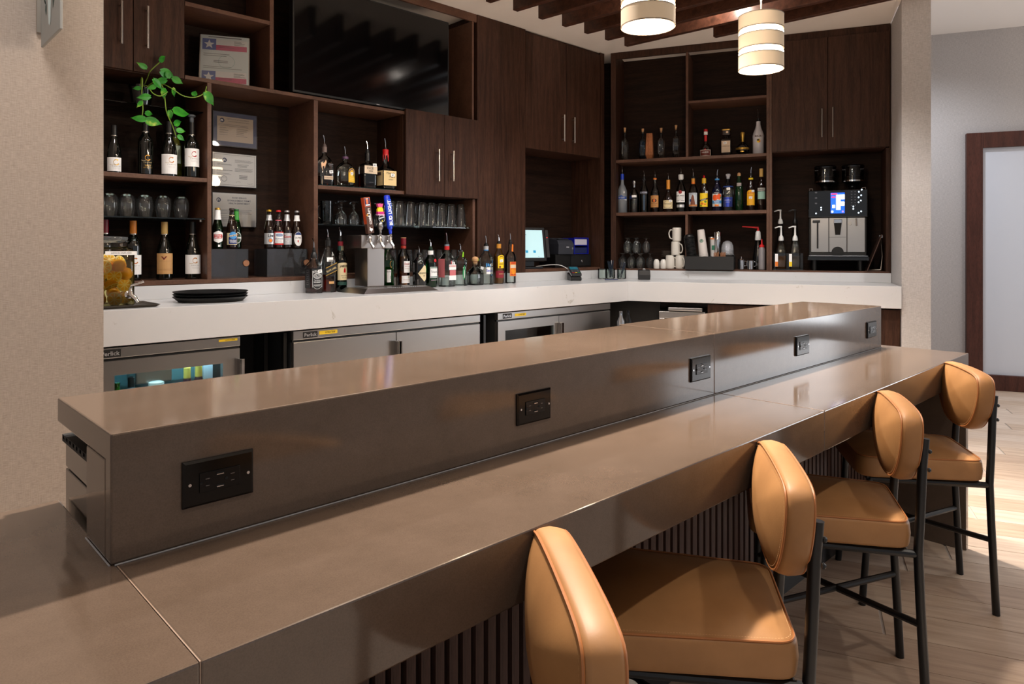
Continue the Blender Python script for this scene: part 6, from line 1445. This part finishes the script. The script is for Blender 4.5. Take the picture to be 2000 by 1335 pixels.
MUGP = [(.030, 0), (.0375, .004), (.0400, .03), (.0405, .10), (.0385, .116), (.0365, .120), (.034, .112), (.035, .02), (.004, .012)]
MGR = mat('mug_shadow_glaze', (222, 216, 206), .16, coat=.3)  # plain off-white glaze of the mugs
def mug_(lab, s, z, ha, up=False, scale=1.):
    t = thing('coffee_mug', lab, 'mug', RW(s, .665, z), ANG+R(ha), 'white coffee mugs')
    h = .121
    pr = [(r, h-zz) if up else (r, zz) for r, zz in (MUGP if not up else list(reversed(MUGP)))]
    MB().lathe(pr, 28, cap0=not up, cap1=up).build('mug_body', MGR, t, 50)
    zz = [.100, .104, .070, .030, .022]
    if up: zz = [h-q_ for q_ in zz]
    pts = smooth_path([(.037, 0, zz[0]), (.058, 0, zz[1]-.004 if not up else zz[1]+.004), (.070, 0, zz[2]), (.060, 0, zz[3]), (.037, 0, zz[4])], 4)
    MB().tube(pts, .0052, 10).build('mug_handle', MGR, t)
mug_('upturned white mug, bottom left of the four stacked mugs', .232, T3, -20, True)
mug_('upturned white mug, bottom right of the four stacked mugs', .317, T3, -50, True)
mug_('white mug standing in the second row of the mug stack, handle to the right', .280, T3+.1215, -25, True)
mug_('white mug on top of the mug stack, handle to the left', .290, T3+.243, 175, False)
# the black organiser and what stands in it
og = thing('cup_organizer', 'black plastic counter organizer holding lids, cups and stirrers', 'organizer', RW(.585, .615, T3), ANG)
b = MB()
b.box(-.205, .195, -.10, -.094, 0, .112).box(-.205, -.199, -.094, .10, 0, .112).box(.189, .195, -.094, .10, 0, .112).box(-.199, .189, .094, .10, 0, .125).box(-.199, .189, -.094, .094, 0, .006)
for x in (-.085, .0, .075): b.box(x-.003, x+.003, -.094, .094, .006, .112)
b.build('bin', mat('organizer_black', (24, 24, 25), .5), og, 0)
bl_ = thing('lid_stack', 'tall leaning stack of black cup lids in the organizer', 'cup lids', RW(.432, .60, T3+.0066), ANG)
M_ = Matrix.Rotation(R(-7), 4, 'Y')
b = MB()
for i in range(24): b.lathe([(.044, i*.0115), (.046, i*.0115+.002), (.046, i*.0115+.006), (.040, i*.0115+.010)], 20, cap0=(i == 0), cap1=False)
b.lathe([(.040, .272), (.036, .285), (.026, .294), (.004, .297)], 20, cap0=False)
b.xf(M_ @ Matrix.Translation((.006, 0, .004))).build('lids', BLACKP, bl_, 40)
pc = thing('paper_cup_stack', 'leaning stack of white paper cups with a green round mark', 'paper cups', RW(.535, .625, T3+.0066), ANG)
Mp = Matrix.Rotation(R(-6), 4, 'Y')
b = MB()
b.lathe([(.038, 0), (.040, .003), (.0385, .008)], 22)
for i in range(10): b.lathe([(.0375, .008+i*.012), (.0392, .010+i*.012), (.0392, .014+i*.012), (.0378, .0195+i*.012)], 22, cap0=False, cap1=False)
b.lathe([(.0378, .128), (.036, .20), (.0315, .315), (.0295, .335), (.026, .338)], 22, cap0=False)
b.xf(Mp).build('cups', mat('paper_cup_white', (214, 206, 200), .6), pc, 40)
Decal(lambda u, v, o: tuple(Mp @ Vector(((.035+o)*math.sin(u/.035), -(.035+o)*math.cos(u/.035), v))), .0012).ring(0, .24, .015, .015, .005).ell(0, .24, .006, .006).build('green_mark', mat('print_forest', (40, 110, 84), .5), pc)
p2 = thing('paper_cup', 'second white and grey cup sleeve stack with an orange rim, behind the paper cups', 'paper cups', RW(.602, .67, T3+.0066), ANG); MB().lathe([(.022, 0), (.028, .26), (.020, .262)], 18).build('cups', mat('paper_cup_pale', (196, 192, 190), .6), p2); sleeve(p2, .0284, .252, .262, ORG, 'orange_rim'); Decal(map_round(.0272), .001).rect(-.012, .014, .16, .20).build('green_mark', mat('print_forest', (40, 110, 84), .5), p2)
for i, (s, o_) in enumerate(((.635, .555), (.69, .545))):
    stt = thing('stirrer_bundle', 'bundle of flat wooden stirrers, %s one in the organizer' % ('left', 'right')[i], 'stirrers', RW(s, o_+.02, T3+.0066), ANG, 'bundles of wooden stirrers')
    for k in range(9): MB().box(-.022+k*.005, -.0185+k*.005, -.004+.003*(k % 2), -.001+.003*(k % 2), 0, .136+.004*((k*7) % 3)).build('stirrer', mat('birch_wood', (150, 100, 66), .6), stt, 0)
sk = thing('cocktail_shaker', 'tall shiny steel cup in the organizer', 'shaker', RW(.638, .655, T3+.0066), ANG); MB().lathe([(.022, 0), (.024, .004), (.030, .20), (.0335, .312), (.032, .316), (.016, .318)], 24).xf(Matrix.Translation((0, 0, .0))).build('steel_cup', CHROME, sk)
sk2 = thing('cocktail_shaker', 'dull steel cup behind the shiny one in the organizer', 'shaker', RW(.585, .70, T3+.0066), ANG); MB().lathe([(.022, 0), (.024, .004), (.030, .27), (.029, .272)], 20).build('steel_cup', STEEL, sk2)
for i in range(4):
    o = MB().lathe([(.052, 0), (.053, .003), (.050, .006), (.048, .040), (.034, .068), (.012, .080), (.011, .080)], 24, cap0=False, cap1=False).build('dome_lid', thin('dome_plastic', (.84, .86, .89), .9, .08, None, .22), None, 50, loc=RW(.722, .62, T3+.1265+i*.013), rotz=ANG); tag(o, 'clear plastic dome lid, %s from the bottom of the stack in the organizer' % ORD[i], 'dome lid', 'stack of clear dome lids')
ls = thing('lid_tray', 'small black rest for the dome lids at the right of the organizer', 'stand', RW(.722, .62, T3+.0066), ANG); MB().lathe([(.044, 0), (.050, .1195)], 16, sq=.6).build('riser', BLACKP, ls)
for s, l, h in ((.832, 'small steel lidded sugar pot, left of the two on the bottom shelf', .084), (.908, 'small open steel creamer, right of the two on the bottom shelf', .080)):
    t = thing('steel_creamer', l, 'creamer', RW(s, .66, T3), ANG, 'small steel pots'); MB().lathe([(.024, 0), (.027, .004), (.028, h-.004), (.031, h), (.026, h-.002), (.02, .01)], 22).build('pot', CHROME, t); MB().tube([(.027, 0, h-.012), (.044, 0, h-.014), (.044, 0, h*.4), (.027, 0, h*.35)], .003, 8).build('pot_handle', CHROME, t)
    if h > .082: MB().lathe([(.030, h+.0006), (.022, h+.010), (.006, h+.014), (.006, h+.020), (.008, h+.026), (.003, h+.030)], 20).build('lid', CHROME, t)
t = thing('dispenser_bottle', 'dark whipped cream bottle with a red spout on a white collar', 'dispenser', RW(.965, .72, T3), ANG); MB().lathe([(.040, 0), (.046, .01), (.044, .11), (.030, .20), (.022, .25)], 22).build('body', BLACKG, t); MB().lathe([(.023, .25), (.026, .256), (.020, .32), (.012, .33)], 18).build('collar', WHITEP, t); MB().tube([(0, 0, .33), (0, 0, .358), (-.05, 0, .362), (-.13, 0, .368)], [.012, .011, .007, .005], 10).build('red_spout', RED, t)
t = thing('squeeze_bottle', 'clear squeeze bottle with a red tip at the right end of the bottom shelf', 'squeeze bottle', RW(.998, .645, T3), ANG); MB().lathe([(.024, 0), (.027, .004), (.027, .17), (.020, .19)], 20).build('body', mat('milky_plastic', (150, 144, 146), .4, trans=.3), t); MB().lathe([(.021, .19), (.021, .206), (.008, .214), (.005, .256), (.003, .258)], 16).build('red_tip', RED, t)

# ------------------------------------------------------------------ coffee niche
def pump(lab, s, o, fillm, pm_c, label, h=.20):
    t = thing('syrup_bottle', lab, 'syrup bottle', RW(s, o, T3), ANG, 'syrup pump bottles')
    MB().lathe([(.036, 0, .5), (.040, .004, .5), (.040, .16, .5), (.034, .185, .3), (.020, h+.01, 0), (.016, h+.02, 0), (.016, h+.045, 0)], 22, sq=.5, cap1=False).build('bottle', thin('pump_bottle_clear', (.84, .84, .84), .8, .06, (.5, .5, .5)), t, 50)
    if fillm: MB().lathe([(.035, .004), (.0385, .008), (.0385, .12)], 20, sq=.5).build('syrup', fillm, t, 50)
    p = MB().lathe([(.020, h+.02), (.021, h+.035), (.016, h+.055), (.008, h+.066), (.006, h+.12)], 16).build('pump', pm_c, t)
    MB().tube([(.006, 0, h+.135), (-.02, 0, h+.137), (-.05, 0, h+.126)], [.008, .006, .0045], 8).lathe([(.006, h+.118), (.009, h+.138), (.004, h+.142)], 12).build('nozzle', pm_c, p)
    if label: 
        lb = patch(t, lambda u, v, o_: (-(.0405+o_)+.012+u*.5, -(.0405+o_), v), -.035, .01, .03, .135, PAPER); Decal(lambda u, v, o_: (-.0285+u*.5, -(.0405+o_), v), .0018).rect(-.035, .01, .032, .07).build('label_picture', label, lb)
    return t
pump('syrup bottle with a white pump and amber syrup, front left in the coffee niche', 1.150, .655, mat('syrup_amber', (112, 74, 34), .15), WHITEP, ORG, .225)
pump('syrup bottle with a white pump and clear syrup, front right in the coffee niche', 1.258, .655, mat('syrup_grey', (120, 116, 110), .15, trans=.3), WHITEP, YEL, .225)
pump('tall syrup bottle with a white pump standing behind at the left', 1.142, .80, None, WHITEP, None, .37)
pump('syrup bottle with a black pump behind at the right', 1.258, .80, mat('syrup_tan', (176, 140, 80), .3), BLACKP, None, .37)
o = MB().box(1.09, 1.32, .595, .600, .0, .004).box(1.09, 1.32, .595, .598, .004, .012).box(1.09, 1.32, .74, .743, .0, .14).build('syrup_rack', thin('rack_acrylic', (.8, .78, .74), .9, .1), None, 0, loc=tuple(P0+Vector((0, 0, T3+.0005))), rotz=ANG); tag(o, 'low clear acrylic rack around the front syrup bottles', 'rack')
cm = thing('coffee_machine', 'black and steel bean-to-cup coffee machine with two hoppers and a lit blue display', 'coffee machine', RW(1.575, .66, T3), ANG)
HB = .11
MB().box(-.21, .21, -.055, .22, .012+HB, .430).build('body', BLACKP, cm, 0, bevel=.004)
for s in (-.17, .17):
    for yy in (0, .18): MB().lathe([(.022, 0), (.022, .1)], 12, (s, yy, 0)).build('foot', BLACKP, cm)
MB().box(-.225, .225, -.12, .2, .085, .118).build('drip_base', BLACKG, cm, 0, bevel=.006)
MB().box(-.215, .215, -.119, -.10, .118, .124).build('drip_edge', CHROME, cm, 0, bevel=.002)
for nm, x0, x1 in (('front_panel', -.197, -.066), ('front_panel', -.062, .066), ('front_panel', .070, .197)): MB().box(x0, x1, -.062, -.0555, .150, .427).build(nm, STEEL, cm, 0, bevel=.002)
MB().lathe([(.045, 0), (.045, .002)], 24).xf(Matrix.Translation((0, -.0622, .150)) @ Matrix.Scale(1, 4) @ Matrix.Rotation(PI/2, 4, 'X')).build('cup_opening', VOID, cm)
MB().box(-.062, .062, -.0630, -.0623, .27, .272).build('seam', BLACKP, cm, 0)
MB().rings([[(-.018, -.075, .29), (.018, -.075, .29), (.018, -.063, .29), (-.018, -.063, .29)], [(-.028, -.085, .385), (.028, -.085, .385), (.028, -.063, .385), (-.028, -.063, .385)]]).build('coffee_outlet', BLACKG, cm, 0); MB().box(-.030, .030, -.088, -.063, .386, .415).build('outlet_head', CHROME, cm, 0, bevel=.003)
MB().tube([(-.148, -.075, .40), (-.148, -.078, .18)], .0055, 8).build('milk_tube', BLACKP, cm); MB().box(-.185, -.13, -.082, -.063, .39, .41).build('milk_valve', BLACKP, cm, 0, bevel=.003)
MB().tube([(.135, -.075, .42), (.137, -.080, .36)], .006, 8).build('steam_tip', CHROME, cm); MB().lathe([(.014, 0), (.013, .006)], 16).xf(Matrix.Translation((.09, -.062, .38)) @ Matrix.Rotation(PI/2, 4, 'X')).build('dial', NICKEL, cm)
MB().box(-.218, .215, -.085, .22, .4305, .650).build('control_head', BLACKG, cm, 0, bevel=.006)
mc = lambda u, v, o: (u, -(.0855+o), .4305+(v-.3555)*1.10)
DSP = mat('lit_blue_display', (20, 90, 220), .3, emis=(16, 84, 226), es=1.6)
Decal(mc, .0006).rect(-.052, .050, .385, .535).build('display', DSP, cm)
WLT = mat('display_white', (255, 255, 255), .3, emis=(255, 255, 255), es=2.6)
Decal(mc, .0014).rect(-.012, .020, .410, .520).rect(.020, .050, .486, .520).rect(.020, .048, .440, .468).rect(-.040, -.020, .424, .446).ell(-.040, .397, .008, .008).build('display_symbols', WLT, cm)
Decal(mc, .0014).rect(-.048, -.004, .520, .531).rect(-.046, -.016, .498, .508).build('display_red', mat('display_pink', (220, 60, 110), .3, emis=(220, 60, 110), es=1.), cm); Decal(mc, .0014).ell(.036, .397, .008, .008).build('display_violet', mat('display_lilac', (160, 120, 230), .3, emis=(150, 110, 230), es=1.2), cm)
LED = mat('panel_led', (220, 240, 255), .3, emis=(214, 236, 255), es=2.2)
d = Decal(mc, .0010)
for x, z in ((.152, .538), (.172, .552), (.150, .498), (.168, .512), (.150, .462), (.166, .474), (.150, .386), (.168, .396), (-.16, .386), (-.122, .428), (-.122, .412), (.112, .432), (.112, .415)): d.ell(x, z, .0055, .0055, 10)
d.build('indicator_lights', LED, cm)
d = Decal(mc, .0008)
for z in (.54, .50, .46): d.ell(-.16, z, .009, .006, 12)
for z in (.54, .52, .50, .48, .46, .44): d.ell(.10, z, .006, .004, 12); d.ell(.125, z, .006, .004, 12)
d.build('touch_buttons', mat('button_dim', (70, 74, 84), .4), cm)
for x, sg_n in ((-.087, 'left'), (.118, 'right')):
    h = MB().lathe([(.030, .541), (.034, .570), (.045, .592), (.080, .612)], 28, (x, .04, .109), cap0=True, cap1=False).build('hopper_neck', BLACKG, cm)
    MB().lathe([(.081, .613), (.083, .70), (.082, .73)], 28, (x, .04, .109), cap0=False, cap1=False).build('bean_hopper', thin('smoked_plastic', (.42, .38, .35), .95, .04, (.12, .1, .1)), cm)
    MB().lathe([(.0785, .614), (.079, .655), (.04, .662), (.003, .664)], 24, (x, .04, .109), cap0=False).build('coffee_beans', mat('coffee_beans', (34, 22, 16), .6), cm)
    MB().lathe([(.0845, .612), (.0845, .624)], 28, (x, .04, .109), cap0=False, cap1=False).build('hopper_ring', CHROME, cm)
    MB().lathe([(.085, .7305), (.086, .738), (.080, .748), (.05, .752), (.004, .753)], 28, (x, .04, .109)).build('hopper_lid', BLACKG, cm)
for x in (-.195, .195): MB().tube([(x-.012, 0, .6505), (x-.012, 0, .67), (x+.012, 0, .67), (x+.012, 0, .6505)], .004, 8).build('top_rail_hook', CHROME, cm)
tb = thing('tablet_stand', 'thin tablet leaning on a wire stand right of the coffee machine', 'tablet', RW(1.785, .66, T3), ANG)
TM = Matrix.Rotation(R(20), 4, 'Y')
MB().box(-.004, .004, -.09, .10, .004, .31).xf(TM).build('tablet_body', mat('tablet_bronze', (84, 62, 54), .35, .5), tb, 0, bevel=.003); MB().tube([(.105, -.01, .262), (.115, -.01, .12), (.105, -.01, .012), (.0, -.01, .006)], .004, 8).build('wire_leg', NICKEL, tb); MB().box(.095, .118, -.02, .02, .265, .285).build('top_clip', SILVERL, tb, 0, bevel=.003)
MB().box(-.01, .10, -.04, .05, 0, .006).build('stand_foot', mat('tablet_bronze', (84, 62, 54), .35, .5), tb, 0)

# ------------------------------------------------------------------ inside the refrigerators
def fbottle(lab, x, y, z, gl, foil, k=1., grp='bottles in the left refrigerator'):
    t = thing('chilled_bottle', lab, 'bottle', (x, y, z), 0, grp)
    MB().lathe([(r*k, h*k) for r, h in BEERP], 18).build('glass_body', gl, t)
    if foil: MB().lathe([(.0165*k, .165*k), (.0150*k, .205*k), (.0152*k, .232*k), (.006*k, .236*k)], 16).build('gold_foil', foil, t)
Z0 = .6
fbottle('green chilled bottle at the left of the glass refrigerator door', .90, 3.51, Z0-.02, mat('lit_green_bottle', (40, 96, 20), .1), None, .93)
fbottle('blue-white chilled bottle beside the green one in the refrigerator', .965, 3.53, Z0-.02, mat('lit_blue_bottle', (90, 130, 150), .2), BLACKP, .98)
fbottle('dark chilled bottle with gold foil, left of two in the refrigerator', 1.205, 3.51, Z0-.02, mat('lit_dark_bottle', (70, 40, 52), .1), mat('foil_bright_gold', (226, 196, 90), .4), 1.06)
fbottle('dark chilled bottle with gold foil, right of two in the refrigerator', 1.255, 3.50, Z0-.02, mat('lit_dark_bottle', (70, 40, 52), .1), mat('foil_bright_gold', (226, 196, 90), .4), 1.08)
o = MB().box(0, .16, 0, .15, 0, .08).build('steel_pan', STEEL, None, 0, loc=(.99, 3.55, .765), bevel=.006); tag(o, 'steel pan on the top rack of the left refrigerator', 'pan')
o = MB().box(0, .045, 0, .12, 0, .22).build('carton', mat('carton_white', (206, 222, 236), .6), None, 0, loc=(1.285, 3.52, .62)); tag(o, 'white carton at the right of the left refrigerator', 'carton')
o = MB().lathe([(.02, 0), (.035, .004), (.035, .16), (.034, .185), (.02, .19)], 18).build('jar', WHITEC, None, 40, loc=(1.075, 3.54, .585)); tag(o, 'pale jar in the middle of the left refrigerator', 'jar')
for i, (x, y, z) in enumerate(((3.33, 3.53, .69), (3.40, 3.55, .70), (3.37, 3.62, .71))):
    t = thing('drink_can', 'white can with a red rim in the corner refrigerator, %s' % ('front left', 'front right', 'back')[i], 'can', (x, y, z), 0, 'cans in the corner refrigerator'); MB().lathe([(.025, 0), (.033, .008), (.033, .105), (.027, .118), (.024, .116)], 18).build('can_body', mat('can_white', (206, 216, 220), .35), t); MB().lathe([(.0335, .092), (.0335, .105), (.0275, .118)], 18, cap0=False, cap1=False).build('red_rim', RED, t)
o = MB().rings([[(-.08, -.05, 0), (.08, -.05, 0), (.08, .05, 0), (-.08, .05, 0)], [(-.075, -.05, .05), (.07, -.05, .06), (.07, .05, .07), (-.06, .05, .055)]]).build('food_pouch', mat('pouch_white', (216, 232, 238), .5), None, 0, loc=(3.56, 3.56, .73), bevel=.01); tag(o, 'white pouch lying in the corner refrigerator', 'pouch')
